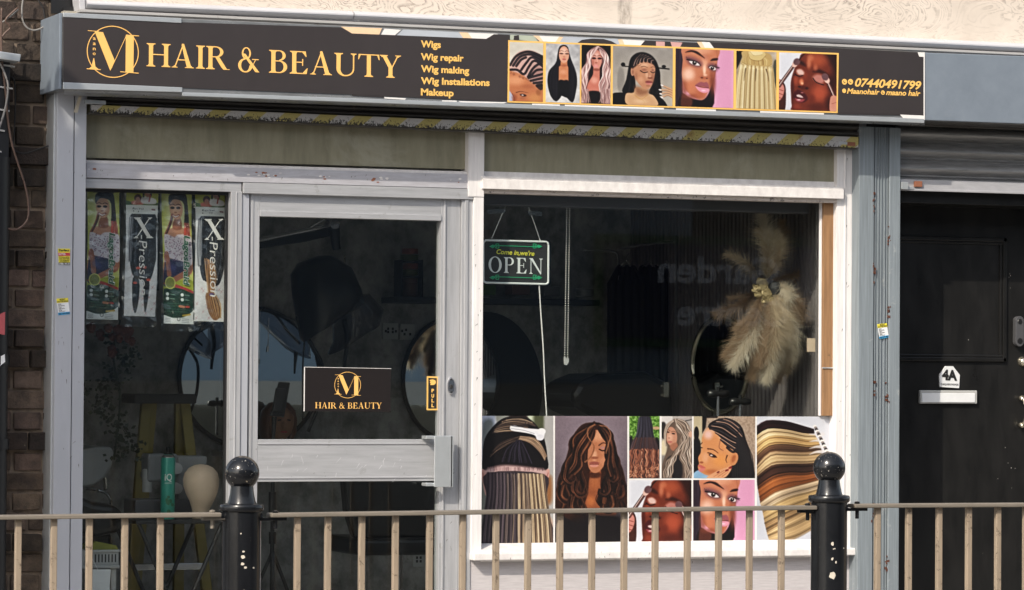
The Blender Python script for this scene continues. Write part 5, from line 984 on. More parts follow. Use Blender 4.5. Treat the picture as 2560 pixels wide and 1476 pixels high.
m = MB(); vl = []
for k in range(6):
    q = k/5*math.pi/2; vl.append((YS+.10*(1-math.cos(q))+.004, math.sin(q)))
for (ya_, ta), (yb_, tb) in zip(vl, vl[1:]):
    A = U(160, 224+15*ta, ya_); B = U(2313, 300+15*ta, ya_); C_ = U(2313, 300+15*tb, yb_); D = U(160, 224+15*tb, yb_); m.add([A, B, C_, D], [(0, 1, 2, 3)])
m.build('valance', M['box'], sgn, True)
YV = YS-.003
m = MB(); m.pquad([(157.5, 43), (452, 57), (452, 219), (157.5, 206)], YV); m.pquad([(452, 60), (880, 84), (880, 237), (452, 220)], YV-.0005)
m.pquad([(452, 56), (852, 69), (880, 84.5), (452, 61)], YV+.0005, YV+.002); m.pquad([(880, 84), (1271, 100), (1269, 255), (880, 237)], YV-.0006); m.pquad([(2094, 133), (2311, 143), (2309, 289), (2092, 281)], YV-.0006); m.pquad([(1770, 106), (2296, 131), (2300, 143), (1780, 119)], YV)
m.pquad([(880, 236), (960, 240), (960, 244), (880, 240)], YV); m.pquad([(2092, 280.5), (2309, 288.5), (2309, 290), (2092, 286)], YV)
part('banner', m, M['vinyl'], sgn, bevel=0)
def pf(mb, pts, y): mb.add([U(x, yy, y) for x, yy in pts], [tuple(range(len(pts)))])
m = MB(); m.m = 0      # remains of the older banner along the top and bottom edges
m.pquad([(852, 67), (955, 71), (948, 87), (880, 84)], YV+.0005); m.m = 1; m.pquad([(961, 72), (1003, 75), (986, 90), (952, 88)], YV+.0006); m.m = 2; m.pquad([(1008, 74), (1148, 81), (1165, 96), (990, 90)], YV+.0006)
m.m = 0; m.pquad([(1148, 81), (1170, 82), (1180, 97), (1158, 96)], YV+.0004); m.m = 1; m.pquad([(1170, 82), (1245, 85), (1225, 98), (1180, 97)], YV+.0003)
m.m = 3; m.pquad([(1235, 86), (1275, 88), (1275, 101), (1215, 98)], YV+.0002); m.m = 4; m.pquad([(1275, 87), (1335, 90), (1345, 104), (1275, 100)], YV+.0005); m.m = 3; pf(m, [(1285, 90), (1297, 88), (1298, 100), (1310, 101), (1284, 100)], YV-.0003)
m.m = 0; m.pquad([(1333, 89), (1348, 90), (1362, 104), (1350, 104)], YV+.0004); m.m = 1; m.pquad([(1348, 90), (1398, 92), (1390, 106), (1358, 104)], YV+.0003); m.m = 0; m.pquad([(1398, 92), (1408, 93), (1398, 107), (1388, 106)], YV+.0002); m.m = 2; m.pquad([(1408, 92), (1545, 98), (1550, 114), (1395, 107)], YV+.0006)
m.m = 3; pf(m, [(1440, 110), (1455, 100), (1480, 97), (1510, 98), (1530, 104), (1545, 113)], YV-.0003)
m.m = 0; m.pquad([(1545, 99), (1556, 99), (1566, 114), (1550, 113)], YV+.0004); m.m = 1; m.pquad([(1556, 99), (1612, 102), (1600, 116), (1562, 114)], YV+.0003); m.m = 3; m.pquad([(1612, 102), (1760, 108), (1756, 121), (1600, 116)], YV+.0002)
m.m = 5; pf(m, [(1640, 104), (1662, 105), (1662, 117), (1640, 115)], YV-.0003); pf(m, [(1676, 105), (1706, 107), (1700, 119), (1680, 117)], YV-.0004)
m.m = 0; m.pquad([(1742, 105), (1754, 105), (1763, 121), (1752, 120)], YV-.0005); m.m = 1; m.pquad([(1754, 105), (1774, 106), (1786, 122), (1762, 120)], YV-.0006)
m.m = 1; m.pquad([(960, 243), (1015, 246), (1013, 250), (962, 247)], YV); m.pquad([(1105, 251), (1142, 252), (1142, 255), (1105, 254)], YV); m.pquad([(1146, 253), (1268, 256), (1260, 259), (1150, 256)], YV)
for u, v, w in ((1330, 1400, 0), (1412, 1470, 0), (1470, 1660, 0), (1690, 1790, 0), (1900, 2060, 0)): 
    f = lambda x: 257.5+(x-1270)*.0325
    m.pquad([(u, f(u)), (v, f(v)), (v, f(v)+4), (u, f(u)+4)], YV+.0004)
m.pquad([(2294, 131), (2311, 131.5), (2311, 143), (2298, 142)], YV-.0008); m.pquad([(2250, 287), (2311, 289.5), (2311, 300), (2258, 296)], YV-.0008); m.pquad([(2309, 131.5), (2312, 131.5), (2312, 300), (2309, 300)], YV-.0009)
parts_each(m, 'banner_remnant', [M['peach'], M['vwhite'], plain('pale_grey_print', (.42, .45, .50), .4), M['vinyl'], plain('pale_green_print', (.40, .44, .36), .4), plain('pink_print', (.58, .33, .31), .4)], sgn)
YL = YV-.001
m = MB(); emblem(m, 282, 130, 65, YL); part('emblem', m, M['orange'], sgn, bevel=0)
m = MB(); serif(m, 'HAIR', (366, 166), (574, 175.5), 58, YL, -.01); serif(m, '&', (595, 179), (649, 181.5), 61, YL); serif(m, 'BEAUTY', (672, 182), (1002, 196), 57, YL, -.02); part('lettering', m, M['orange'], sgn, bevel=0)
m = MB()
for s_, x0_, y0_, x1_, y1_ in (('Wigs', 1052, 118, 1102, 120), ('Wig repair', 1052, 150, 1159, 154), ('Wig making', 1052, 180, 1173, 185), ('Wig Installations', 1052, 210, 1224, 215), ('Makeup', 1052, 238, 1134, 241)):
    btext(m, s_, (x0_, y0_), (x1_, y1_), 17, YL, 0, .035)
part('lettering', m, M['gold'], sgn, bevel=0)
m = MB(); btext(m, '07440491799', (2137, 216), (2303, 224), 21, YL, .25, .03); btext(m, 'Maanohair', (2117, 234), (2199, 237), 13.5, YL, .22, .03); btext(m, 'maano hair', (2215, 237.5), (2301, 240.5), 13.5, YL, .22, .03)
for cx, cy, r in ((2111, 205, 6.5), (2126, 205, 6.5), (2110, 227.5, 5), (2207, 232, 5)):
    c = U(cx, cy, YL); q = (U(cx+r, cy, YL)-c).length; m.lathe((c.x, YL-.0006, c.z), [(0, -.0004), (q, -.0004), (q, 0)], 20, 'y')
part('lettering', m, M['gold'], sgn, bevel=0)
m = MB()
for cx, cy in ((2111, 205), (2126, 205), (2207, 232)): p = U(cx, cy, YL-.002); m.tube([(p.x-.003, YL-.0015, p.z+.004), (p.x-.002, YL-.0015, p.z-.002), (p.x+.004, YL-.0015, p.z-.003)], .0012, 5)
part('icons', m, M['vinyl'], sgn, bevel=0)
# picture strip in gold frames
top = lambda x: 101+(x-1272)*(133-101)/(2095-1272); bot = lambda x: 256.5+(x-1270)*(283-256.5)/(2093-1270)
m = MB(); m.pquad([(1270.5, top(1270)), (2097, top(2097)), (2094, bot(2094)), (1268.5, bot(1268))], YV-.0008, YV); part('gold_frame', m, M['gold'], sgn, bevel=0)
for art, x0_, x1_, lab in (('cornrow', 1274, 1358, 'picture of zigzag cornrow braids'), ('blackwig', 1365, 1450, 'picture of a long straight black wig'), ('pinkwig', 1454, 1527, 'picture of a wavy pink blonde wig'), ('tilted', 1532.5, 1682, 'picture of a woman with a braided side parting'),
                           ('glam', 1689, 1834, 'picture of a made up face on pink'), ('blonde', 1841, 1941, 'picture of blonde extensions'), ('makeup', 1948, 2092, 'picture of a face with two make-up brushes')):
    picture('picture', art, [(x0_, top(x0_)+4), (x1_, top(x1_)+4), (x1_-1, bot(x1_)-4), (x0_-1, bot(x0_)-4)], YV-.0018, M['print'], sgn, 1.1, label=lab)

# blank grey fascia to the right, above the black door
bf = thing('fascia_panel', (U(2450, 300, YS).x, YS, U(2450, 300, YS).z), 'blank blue grey fascia panel right of the sign', 'panel')
m = MB(); m.pquad([(2313, 132), (2700, 146), (2700, 315), (2313, 301)], YS, .03); part('panel', m, M['fascia'], bf, bevel=.003)
m = MB(); m.pquad([(2313, 301), (2700, 315), (2700, 319), (2313, 303)], YS+.004, -.02); part('underside', m, M['slat_dark'], bf)
# ---------------------------------------------------------------- shutters
sh = thing('roller_shutter', (U(1200, 300, -.1).x, -.1, U(1200, 300, -.1).z), 'rolled up security shutter with worn yellow and white striped bottom bar', 'shutter')
m = MB()
N = 3
for k in range(N):
    f0, f1 = k/N, (k+1)/N
    yl0, yr0 = 228+(262-228)*f0, 296+(344-296)*f0; yl1, yr1 = 228+(262-228)*f1, 296+(344-296)*f1
    for j in range(5):
        t0, t1 = j/5, (j+1)/5; g_ = lambda t: -.055-.018*math.sin(math.pi*t)
        q = [U(218, yl0+(yl1-yl0)*t0, g_(t0)), U(2148, yr0+(yr1-yr0)*t0, g_(t0)), U(2148, yr0+(yr1-yr0)*t1, g_(t1)), U(218, yl0+(yl1-yl0)*t1, g_(t1))]
        m.add(q, [(0, 1, 2, 3)])
part('slats', m, M['slat_dark'], sh, bevel=0)
# striped bar: a grid so its blackened lower edge follows it
vs = []; fs = []; tn = []; n = 60
for i in range(n+1):
    x = 228+(2142-228)*i/n; s = i/n; yt = 262+(343-262)*s; yb = 282+(370-282)*s
    for j in range(4): p = U(x, yt+(yb-yt)*j/3, -.072+.004*(j/3)); vs.append(tuple(p)); tn.append(max(0, (j/3)*(1.15-.5*s)))
for i in range(n):
    for j in range(3): fs.append((4*i+j, 4*i+j+1, 4*i+j+5, 4*i+j+4))
me = bpy.data.meshes.new('bottom_bar'); me.from_pydata(vs, [], fs); me.materials.append(M['stripe']); at = me.color_attributes.new('tone', 'FLOAT_COLOR', 'POINT'); at.data.foreach_set('color', np.array([(t, t, t, 1) for t in tn], np.float32).reshape(-1))
o = bpy.data.objects.new('bottom_bar', me); COL.objects.link(o); o.parent = sh; o.location = -sh.location
sd = o.modifiers.new('solid', 'SOLIDIFY'); sd.thickness = .03; sd.offset = 0
m = MB(); m.pquad([(222, 282), (2142, 370), (2142, 374), (222, 285)], -.068, .0); part('bar_lip', m, M['slat_dark'], sh, bevel=.001)
m = MB(); m.pquad([(2118, 352), (2139, 353), (2139, 366), (2118, 365)], -.085, -.07); part('tab', m, M['terracotta'], sh)
m = MB(); m.pquad([(2097, 350), (2119, 351), (2119, 362), (2097, 361)], -.085, -.07); part('tab', m, M['silver'], sh)
m = MB(); m.pquad([(213, 249), (265, 252), (265, 262), (213, 259)], -.09, -.06); part('bracket', m, M['silver'], sh)
m = MB(); m.pquad([(196, 243), (206, 236), (194, 282), (184, 282)], -.10, -.098); part('torn_strip', m, plain('torn_tape', (.5, .45, .37), .6), sh)
m = MB(); c = U(177, 231, -.16); m.lathe(tuple(c), [(0, .02), (.012, .016), (.016, 0), (.010, -.006), (0, -.006)], 18, 'z'); own(m.build('security_light', M['chrome'], None, True), 'small round metal lamp under the left end of the sign', 'lamp')

pl = thing('shutter_pillar', (U(2200, 900, -.075).x, -.075, 0), 'weathered blue grey shutter pillar right of the window', 'pillar')
x0 = U(2146, 800, YC).x; xa = U(2184, 800, YC).x; xb = U(2222, 800, YC).x; x1 = U(2250, 800, YC).x; zt = U(2200, 318, YC).z
m = MB(); m.box(x0, xa, YC, .2, 0, zt); part('guide_channel', m, M['pillar'], pl, bevel=.003)
m = MB(); m.box(xb, x1, YC, .24, 0, zt); part('guide_channel', m, M['pillar'], pl, bevel=.003)
m = MB(); m.box(xa, xb, YC+.012, .2, 0, zt); 
for k, w in ((.1, .05), (.32, .04), (.5, .05), (.72, .06), (.9, .04)): xx = xa+(xb-xa)*k; m.box(xx, xx+(xb-xa)*w, YC+.005, YC+.013, 0, zt)
part('fluted_cover', m, M['pillar'], pl, bevel=.001)
m = MB(); rs = random.Random(5)
for px, py in ((2186, 680), (2186, 960), (2222, 590), (2222, 780), (2218, 995), (2186, 1290), (2218, 1405), (2186, 500)):
    for k in range(7): p = U(px+rs.gauss(0, 1.8), py+rs.gauss(0, 12), YC-.001); r = rs.uniform(.001, .003); m.box(p.x-r, p.x+r, YC-.0015, YC+.02, p.z-r*2, p.z+r*2)
tag(part('rust_spots', m, plain('rust', (.10, .035, .02), .8), pl, bevel=0), kind='stuff')

s2 = thing('roller_shutter', (U(2400, 450, -.02).x, -.02, U(2400, 450, -.02).z), 'grey galvanised shutter rolled up over the black door', 'shutter')
m = MB(); zt = U(2300, 318, -.02).z; zb2 = U(2300, 449, -.02).z; n = 3; hh = (zt-zb2)/n; xR = x1+2.2
for k in range(n):
    z1_, z0_ = zt-k*hh, zt-(k+1)*hh; prof = []
    for j in range(13):
        t = j/12; prof.append((-.02-(.028*math.sin(math.pi*min(1, t/.76)) if t < .76 else .006*math.sin(math.pi*(t-.76)/.24*2)), z1_-t*(z1_-z0_)))
    for (ya, za), (yb, zb3) in zip(prof, prof[1:]): m.add([(x1, ya, za), (xR, ya, za), (xR, yb, zb3), (x1, yb, zb3)], [(0, 1, 2, 3)])
part('slats', m, M['slat'], s2, bevel=0, smooth=50)
m = MB(); z1_ = U(2300, 450, -.03).z; z0_ = U(2300, 476, -.03).z; m.box(x1+.004, xR, -.05, -.01, z0_, z1_); m.box(x1+.004, xR, -.058, -.045, z0_-.005, z0_+.004); part('bottom_bar', m, worn('primer_bar', (.42, .42, .44), (.34, .34, .36), .5, .1, (2, 2, 8), 6), s2)
m = MB(); m.pbox(2288, 453, 2306, 468, -.064, -.05); part('tab', m, M['terracotta'], s2)
m = MB(); m.pbox(2254, 455, 2271, 474, -.075, -.05); m.pbox(2271, 468, 2284, 474, -.062, -.05); part('latch', m, M['silver'], s2)
m = MB(); m.box(x1, xR, .0, .24, zb2-.1, zt+.1); part('lintel_box', m, M['doorblack'], s2)
m = MB(); m.box(x1, xR, -.09, .0, zt, zt+.04); part('housing', m, M['slat_dark'], s2)

# ---------------------------------------------------------------- black flat door
YD = .25
bd = thing('front_door', (x1+.45, YD, .12), 'glossy black front door numbered 4A with recessed panel', 'door')
zt = U(2300, 470, YD).z; xD = x1+1.05
m = MB(); m.box(x1-.1, xD, YD, YD+.05, .12, zt+.1)
part('leaf', m, M['doorblack'], bd, bevel=.003)
a = U(2180, 588, YD); b2 = U(2513, 905, YD)
m = MB()
for u0, u1, v0, v1 in ((a.x, b2.x, a.z-.018, a.z), (a.x, b2.x, b2.z, b2.z+.018), (b2.x-.018, b2.x, b2.z, a.z)): m.box(u0, u1, YD-.014, YD+.001, v0, v1)
m.box(a.x, b2.x, YD-.008, YD+.001, a.z-.03, a.z-.0181); m.box(b2.x-.032, b2.x-.0181, YD-.008, YD+.001, b2.z+.03, a.z-.03); m.box(a.x, b2.x, YD-.008, YD+.001, b2.z+.0181, b2.z+.03)
part('panel_moulding', m, M['doorblack'], bd, bevel=.003)
m = MB(); m.pbox(2301, 976, 2443, 1010, YD-.018, YD); lb = part('letterbox', m, M['offwhite'], bd, bevel=.003)
m = MB(); m.pbox(2305, 983, 2438, 1007, YD-.022, YD-.017); m.build('flap', M['paper'], lb, bevel=.002)
m = MB(); m.pprism([(2350, 968), (2349, 937), (2364, 916), (2383, 916), (2400, 938), (2398, 971)], YD-.008, YD); np_ = part('number_plate', m, M['paper'], bd, bevel=.001)
m = MB(); btext(m, '4A', (2355, 949), (2393, 951), 25, YD-.009, 0, .05); btext(m, 'CHEQUERS PARADE', (2352, 963), (2396, 964), 4.5, YD-.009, 0, .02); m.build('lettering', M['ink'], np_)
m = MB(); c = U(2542, 829, YD); 
pts = [(c.x+.0215*math.cos(q)*1., c.z+(.045 if math.sin(q) > 0 else -.045)+.0215*math.sin(q)) for q in np.linspace(0, 6.2832, 25)[:-1]]
m.prism(pts, YD-.028, YD); db = part('doorbell', m, plain('grey_doorbell', (.07, .07, .075), .35), bd, bevel=.003)
m = MB(); m.lathe((c.x, YD-.028, c.z+.042), [(0, -.002), (.010, -.002), (.012, 0)], 20, 'y'); m.lathe((c.x, YD-.028, c.z-.042), [(0, -.002), (.012, -.002), (.013, 0)], 20, 'y'); m.build('lens', M['black'], db)
m = MB(); c = U(2556, 905, YD); m.lathe((c.x, YD, c.z), [(0, -.022), (.014, -.02), (.02, -.012), (.02, -.004), (.024, 0)], 24, 'y'); part('lock', m, M['brass'], bd, bevel=0, smooth=True)
m = MB(); A = U(2550, 996, YD); B = U(2550, 1063, YD); 
m.lathe((A.x, YD-.02, A.z), [(0, -.012), (.012, -.008), (.013, .004), (.010, .02)], 20, 'y'); m.lathe((A.x, YD-.02, B.z), [(0, -.012), (.012, -.008), (.013, .004), (.010, .02)], 20, 'y'); m.tube([(A.x, YD-.03, A.z), (A.x+.008, YD-.045, (A.z+B.z)/2), (A.x, YD-.03, B.z)], .007, 10); part('pull_handle', m, M['brass'], bd, bevel=0, smooth=True)
m = MB(); rs = random.Random(8)
for px, py, n, sx, sy in ((2525, 690, 4, 2, 12), (2520, 1150, 6, 14, 40), (2424, 850, 1, 2, 3)):
    for k in range(n): p = U(px+rs.gauss(0, sx), py+rs.gauss(0, sy), YD-.001); r = rs.uniform(.0006, .0013); m.box(p.x-r, p.x+r, YD-.0012, YD+.01, p.z-r*1.6, p.z+r*1.6)
tag(part('paint_chips', m, plain('chips', (.35, .34, .32), .6), bd, bevel=0), kind='stuff')
m = MB(); m.box(xD+.01, xD+2, YD-.1, .6, 0, 3.2); own(m.build('side_wall', M['darkrender']), 'dark wall right of the black door', 'wall')
m = MB(); m.box(x0, xD, YD-.02, .6, -.05, .12); own(m.build('doorstep', M['paving']), 'stone doorstep of the black door', 'step')
# ---------------------------------------------------------------- posters, notices, stickers
YP = YG-.004
wp = thing('window_poster', (U(1640, 1340, YP).x, YP, U(1640, 1355, YP).z), 'wide vinyl poster of eight hairstyle pictures on the lower window', 'poster')
t_ = lambda x: 1040+(x-1199)*.0022; b_t = lambda x: 1359-(x-1199)*.0072
m = MB(); m.pquad([(1199, t_(1199)), (2084, t_(2084)), (2084, b_t(2084)), (1199, b_t(1199))], YP, YP+.001); part('backing', m, M['vwhite'], wp, bevel=0)
for art, x0_, x1_, ya, yb, lab in (('backhead', 1199, 1383, 0, 1, 'picture of sectioned hair from behind'), ('brownwig', 1387.5, 1568, 0, 1, 'picture of a long wavy brown wig'), ('ombre', 1573, 1649, 0, .493, 'picture of long ombre braids'),
        ('highlights', 1654, 1730, 0, .493, 'picture of a woman with highlighted waves'), ('profile', 1734, 1888, 0, .493, 'picture of a woman with braided cornrows'), ('makeup', 1572, 1728.5, .507, 1, 'picture of make-up brushes on closed eyes'), ('glam', 1733, 1886.5, .507, 1, 'picture of a made up face on pink'), ('swatches', 1892, 2083, 0, 1, 'picture of fanned hair swatches')):
    Y = lambda x, s: t_(x)*(1-s)+b_t(x)*s
    picture('picture', art, [(x0_, Y(x0_, ya)), (x1_, Y(x1_, ya)), (x1_, Y(x1_, yb)), (x0_, Y(x0_, yb))], YP-.0012, M['print'], wp, 1.15, label=lab)
ds = thing('door_notice', (U(869, 1020, .036).x, .036, U(869, 1020, .036).z), 'black hair and beauty notice with gold emblem stuck inside the door glass', 'sign')
m = MB(); m.pquad([(761, 918), (978, 922), (977, 1031), (760, 1029)], .034, .0385); part('board', m, plain('notice_black', (.014, .011, .011), .4, 0, .35), ds, bevel=.001)
m = MB(); m.pquad([(760.5, 918), (762.5, 918), (761.5, 1029), (759.5, 1029)], .0335, .036); m.pquad([(761, 917.5), (978, 921.5), (978, 922.5), (761, 918.6)], .0335, .036); part('white_edge', m, M['vwhite'], ds, bevel=0)
m = MB(); emblem(m, 869, 963, 33, .033); serif(m, 'HAIR', (787.5, 1021), (842, 1022), 15, .033); serif(m, '&', (848, 1022), (862, 1022), 15, .033); serif(m, 'BEAUTY', (869, 1022), (954, 1022), 15, .033); part('lettering', m, M['orange'], ds, bevel=0)
ps = thing('pull_sticker', (U(1081, 1027, .035).x, .035, U(1081, 1027, .035).z), 'narrow gold and black sticker reading PULL on the door glass', 'sticker')
m = MB(); m.pquad([(1067.5, 941), (1095.5, 942), (1095, 1026), (1067, 1026)], .036, .0385); part('gold_edge', m, M['gold'], ps, bevel=0)
m = MB(); m.pquad([(1071, 945), (1092, 946), (1091.5, 1022), (1070.5, 1022)], .035, .036); part('face', m, M['ink'], ps, bevel=0)
m = MB()
for ch, y in (('P', 981), ('U', 994), ('L', 1006), ('L', 1018)): btext(m, ch, (1078.5, y), (1085, y), 8.5, .0345, 0, .05)
m.pprism([(1075, 950), (1082, 949), (1088, 951), (1090, 956), (1088, 961), (1083, 963), (1076, 963), (1077, 959), (1074, 957), (1077, 955), (1074, 952)], .0342, .0348); part('lettering', m, M['gold'], ps, bevel=0)

def sticker(pts, y, kind, label):
    c = U(*pts[3], y); s = thing('sticker', (c.x, y, c.z), label, 'sticker')
    TL, TR, BR, BL = pts
    def q(u0, v0, u1, v1):
        f = lambda u, v: ((TL[0]*(1-u)+TR[0]*u)*(1-v)+(BL[0]*(1-u)+BR[0]*u)*v, (TL[1]*(1-u)+TR[1]*u)*(1-v)+(BL[1]*(1-u)+BR[1]*u)*v)
        return [f(u0, v0), f(u1, v0), f(u1, v1), f(u0, v1)]
    m = MB(); m.pquad(q(0, 0, 1, 1), y, y+.0006); part('paper', m, M['yink'] if kind == 'y' else M['paper'], s, bevel=0)
    def line(mb, txt, u0, u1, v, cap, off=.02): a_ = q(u0, v, u1, v); btext(mb, txt, a_[0], a_[1], cap, y-.0008, 0, off)
    if kind == 'y':
        m = MB(); m.pquad(q(0, .25, 1, .45), y-.0005, y); part('red_band', m, M['redp'], s, bevel=0)
        m = MB(); m.pquad(q(0, .84, 1, 1), y-.0005, y); part('black_band', m, M['ink'], s, bevel=0)
        m = MB(); line(m, 'Perfect', .06, .94, .17, 6); line(m, 'FITTING & REPAIR', .05, .95, .56, 3); line(m, 'AND SHUTTERS', .05, .95, .66, 3); line(m, 'LOCKSMITH', .1, .9, .79, 4); part('lettering', m, M['ink'], s, bevel=0)
        m = MB(); line(m, '07886 190 321', .03, .97, .98, 4.5); line(m, 'SHUTTERS', .03, .6, .40, 5); part('lettering', m, M['paper'], s, bevel=0)
    else:
        m = MB(); m.pquad(q(0, 0, 1, .27), y-.0005, y); part('yellow_band', m, M['yink'], s, bevel=0)
        m = MB(); m.pquad(q(0, .84, 1, 1), y-.0005, y); part('blue_band', m, M['bluep'], s, bevel=0)
        m = MB(); line(m, 'M-EAST', .25, .75, .12, 4); line(m, 'SHUTTER REPAIR', .04, .96, .24, 4)
        for k, tx in enumerate(('REPAIRS', 'Servicing', 'New shutters', 'Electric shutters', 'Springs', '24 hours')): line(m, tx, .08, .35+.09*((k*3) % 6), .38+.085*k, 2.8)
        line(m, '020 7474 9002', .04, .96, .97, 4.2); part('lettering', m, M['ink'], s, bevel=0)
    return s
sticker([(145, 622), (175, 622), (175, 663), (147, 663)], YC-.001, 'y', 'yellow sticker on the silver column left of the window')
sticker([(141, 747), (170, 745), (175, 786), (146, 789)], YC-.001, 'b', 'tilted yellow, white and blue sticker low on the silver column')
sticker([(2193, 811), (2217, 808), (2222, 844), (2199, 848)], YC+.003, 'b', 'yellow, white and blue sticker on the grey shutter pillar')

# ---------------------------------------------------------------- hair packets hanging behind the left glass
def packet(px0, px1, py0, py1, art, y, tilt, label, bag):
    c = U((px0+px1)/2, py0, y); s = thing('hair_packet', (c.x, y, c.z), label, 'hair packet', 'braiding hair packets hanging in the left window')
    sd_ = px0; wf = lambda u, v: .006*np.sin(v*5+sd_)+.004*np.sin(u*4+v*9+sd_)
    cor = [(px0+tilt, py0), (px1+tilt, py0+2), (px1, py1+2), (px0, py1)]
    picture('card', art, cor, y, M['pack'], s, 1.3, wf, gain=.95)
    # text printed up the card
    m = MB()
    if art == 'lagos':
        vs, fs = text_polys('LagosBraid', .18, .03); X = px1-22
        for dy, dx, mt, e in ((0, 0, 'lgreen', .0006), ):
            pass
        mw = MB(); vw, fw = text_polys('LagosBraid', .18, .075); f_ = lambda y_: (py0+py1)/2
        put(mw, vw, fw, (X, py0+113+(5 if px0 > 300 else 0)), (X-2, py0+245), 15, y-.014); part('lettering_edge', mw, M['vwhite'], s, bevel=0)
        put(m, vs, fs, (X, py0+114+(5 if px0 > 300 else 0)), (X-2, py0+244), 15, y-.0155); part('lettering', m, M['lgreen'], s, bevel=0)
    else:
        xm = px0+52; k = y-.014
        serif(m, 'X', (xm-27, py0+130), (xm+22, py0+130), 52, k)
        btext(m, '-Pression', (xm-14, py0+122), (xm-12, py0+272), 22, k, .1, -.005); part('lettering', m, M['vwhite'], s, bevel=0)
        m = MB(); btext(m, 'Lagos Braid', (px0+22, py0+58), (px0+50, py0+58.5), 4.5, y-.0135, 0, .01); btext(m, '1' if art == 'black_pack' else 'T127', (px0+36, py0+65), (px0+(38 if art == 'black_pack' else 46), py0+65), 4, y-.0135, 0, .01); part('lettering', m, M['ink'], s, bevel=0)
    # clear bag
    vs = []; fs = []; nu, nv = 12, 44; r = random.Random(int(px0))
    for j in range(nv+1):
        for i in range(nu+1):
            u, v = i/nu, j/nv; x = px0-bag[0]+(px1-px0+bag[0]+bag[1])*u+tilt*(1-v); yy = py0+(py1+bag[2]-py0)*v
            p = U(x, yy, y-.016); dy = -.004*math.sin(math.pi*u)+r.uniform(-.0075, .0075)
            vs.append((p.x+r.uniform(-.001, .001), p.y+dy, p.z))
    for j in range(nv):
        for i in range(nu): k = j*(nu+1)+i; fs.append((k, k+1, k+nu+2, k+nu+1))
    m = MB(); m.add(vs, fs); part('clear_bag', m, M['plastic'], s, bevel=0, smooth=60)
YK = .095
packet(216, 296, 468, 798, 'lagos', YK+.012, 3, 'leftmost packet, printed with a smiling woman, dim behind the glass', (1, 2, 12))
packet(309, 388, 466, 790, 'black_pack', YK, 9, 'second packet from the left, showing black hair with red ties', (6, 3, 28))
packet(409, 483, 470, 809, 'lagos', YK+.012, -4, 'third packet from the left, printed with a smiling woman in a floral top', (6, 3, 20))
packet(486, 563, 470, 803, 'brown_pack', YK, 3, 'rightmost packet, with black hair ending in a brown tail', (4, 4, 24))
m = MB()
for px in (301, 398, 486): a = U(px, 472, YK+.02); m.box(a.x-.008, a.x+.006, YK+.03, YK+.035, a.z-.4, a.z)
A = U(213, 470, YK+.03); m.box(A.x, ml, YK+.028, YK+.04, A.z-.012, A.z+.02); own(m.build('hanging_rail', M['mattblack']), 'black rail holding the hair packets at the top of the left window', 'rail')

# ---------------------------------------------------------------- OPEN sign, blind and pampas wreath in the window
YO = .13
os_ = thing('open_sign', (U(1290, 715, YO).x, YO, U(1290, 715, YO).z), 'hanging open sign with white tube border and green scrolls', 'sign')
def rrect(px0, py0, px1, py1, r, sl=0):
    pts = []
    for cx, cy, a0 in ((px1-r, py0+r, -90), (px1-r, py1-r, 0), (px0+r, py1-r, 90), (px0+r, py0+r, 180)):
        for k in range(6): q = math.radians(a0+18*k); pts.append((cx+r*math.cos(q), cy+r*math.sin(q)+(cx-px0)*sl))
    return pts
m = MB(); m.pprism(rrect(1203, 597, 1377, 712, 9, .025), YO, YO+.006); part('clear_board', m, M['visor'], os_, bevel=0)
m = MB(); m.pprism(rrect(1209, 602, 1371, 706, 7, .025), YO-.003, YO-.001); part('black_board', m, M['mattblack'], os_, bevel=0)
m = MB(); P_ = rrect(1208.5, 601, 1371, 707, 8, .025); m.tube([U(x, y, YO-.006) for x, y in P_+P_[:1]], .0042, 8, sm=False, cap=False); part('white_tube', m, M['wht_led'], os_, bevel=0, smooth=True)
m = MB(); serif(m, 'OPEN', (1221, 681), (1356, 686), 39, YO-.005, .06); part('lettering', m, M['wht_led'], os_, bevel=0)
m = MB()      # dark inner strokes give the letters their hollow outline
serif(m, 'OPEN', (1225, 678), (1352, 683), 33, YO-.0105, .09)
m = MB(); btext(m, "Come in,we're", (1241, 635), (1336, 640), 12, YO-.006, .25, .022); part('lettering', m, M['yel_led'], os_, bevel=0)
m = MB()
for y in (614, 692):
    m.tube([U(1232, y, YO-.005), U(1350, y+4, YO-.005)], .0018, 6)
    for x, d in ((1243, -1), (1337, 1)):
        for dy in (-4, 4): m.tube([U(x, y+1.5, YO-.005), U(x+d*4, y+1.5+dy, YO-.005), U(x-d*3, y+1.5+dy*1.3, YO-.005), U(x-d*4, y+1.5, YO-.005)], .0018, 6)
        m.pprism([(x+d*4, y+2), (x+d*10, y-2), (x+d*19, y+2.5), (x+d*10, y+7)], YO-.008, YO-.004)
part('green_scrolls', m, M['green_led'], os_, bevel=0)
m = MB(); m.tube([U(1229, 597, YO-.004), U(1278, 484, YO-.004)], .0016, 6); m.tube([U(1351, 603, YO-.004), U(1310, 484, YO-.004)], .0016, 6); part('string', m, M['vwhite'], os_, bevel=0)
m = MB(); m.tube([U(1348, 713, YO), U(1352, 780, YO+.004), U(1358, 870, YO), U(1362, 960, YO), U(1367, 1045, YO)], .0027, 8); part('cable', m, M['vwhite'], os_, bevel=0, smooth=True)
m = MB(); m.pquad([(1218, 525), (1263, 522), (1264, 532), (1219, 536)], YO-.007, YO-.006); own(m.build('tape', glass('clear_tape', .12, .4, (.6, .6, .6))), 'left piece of clear tape on the open sign string', 'tape')
m = MB(); m.pquad([(1320, 527), (1355, 530), (1355, 541), (1321, 538)], YO-.007, YO-.006); own(m.build('tape', glass('clear_tape_b', .12, .4, (.6, .6, .6))), 'right piece of clear tape on the open sign string', 'tape')
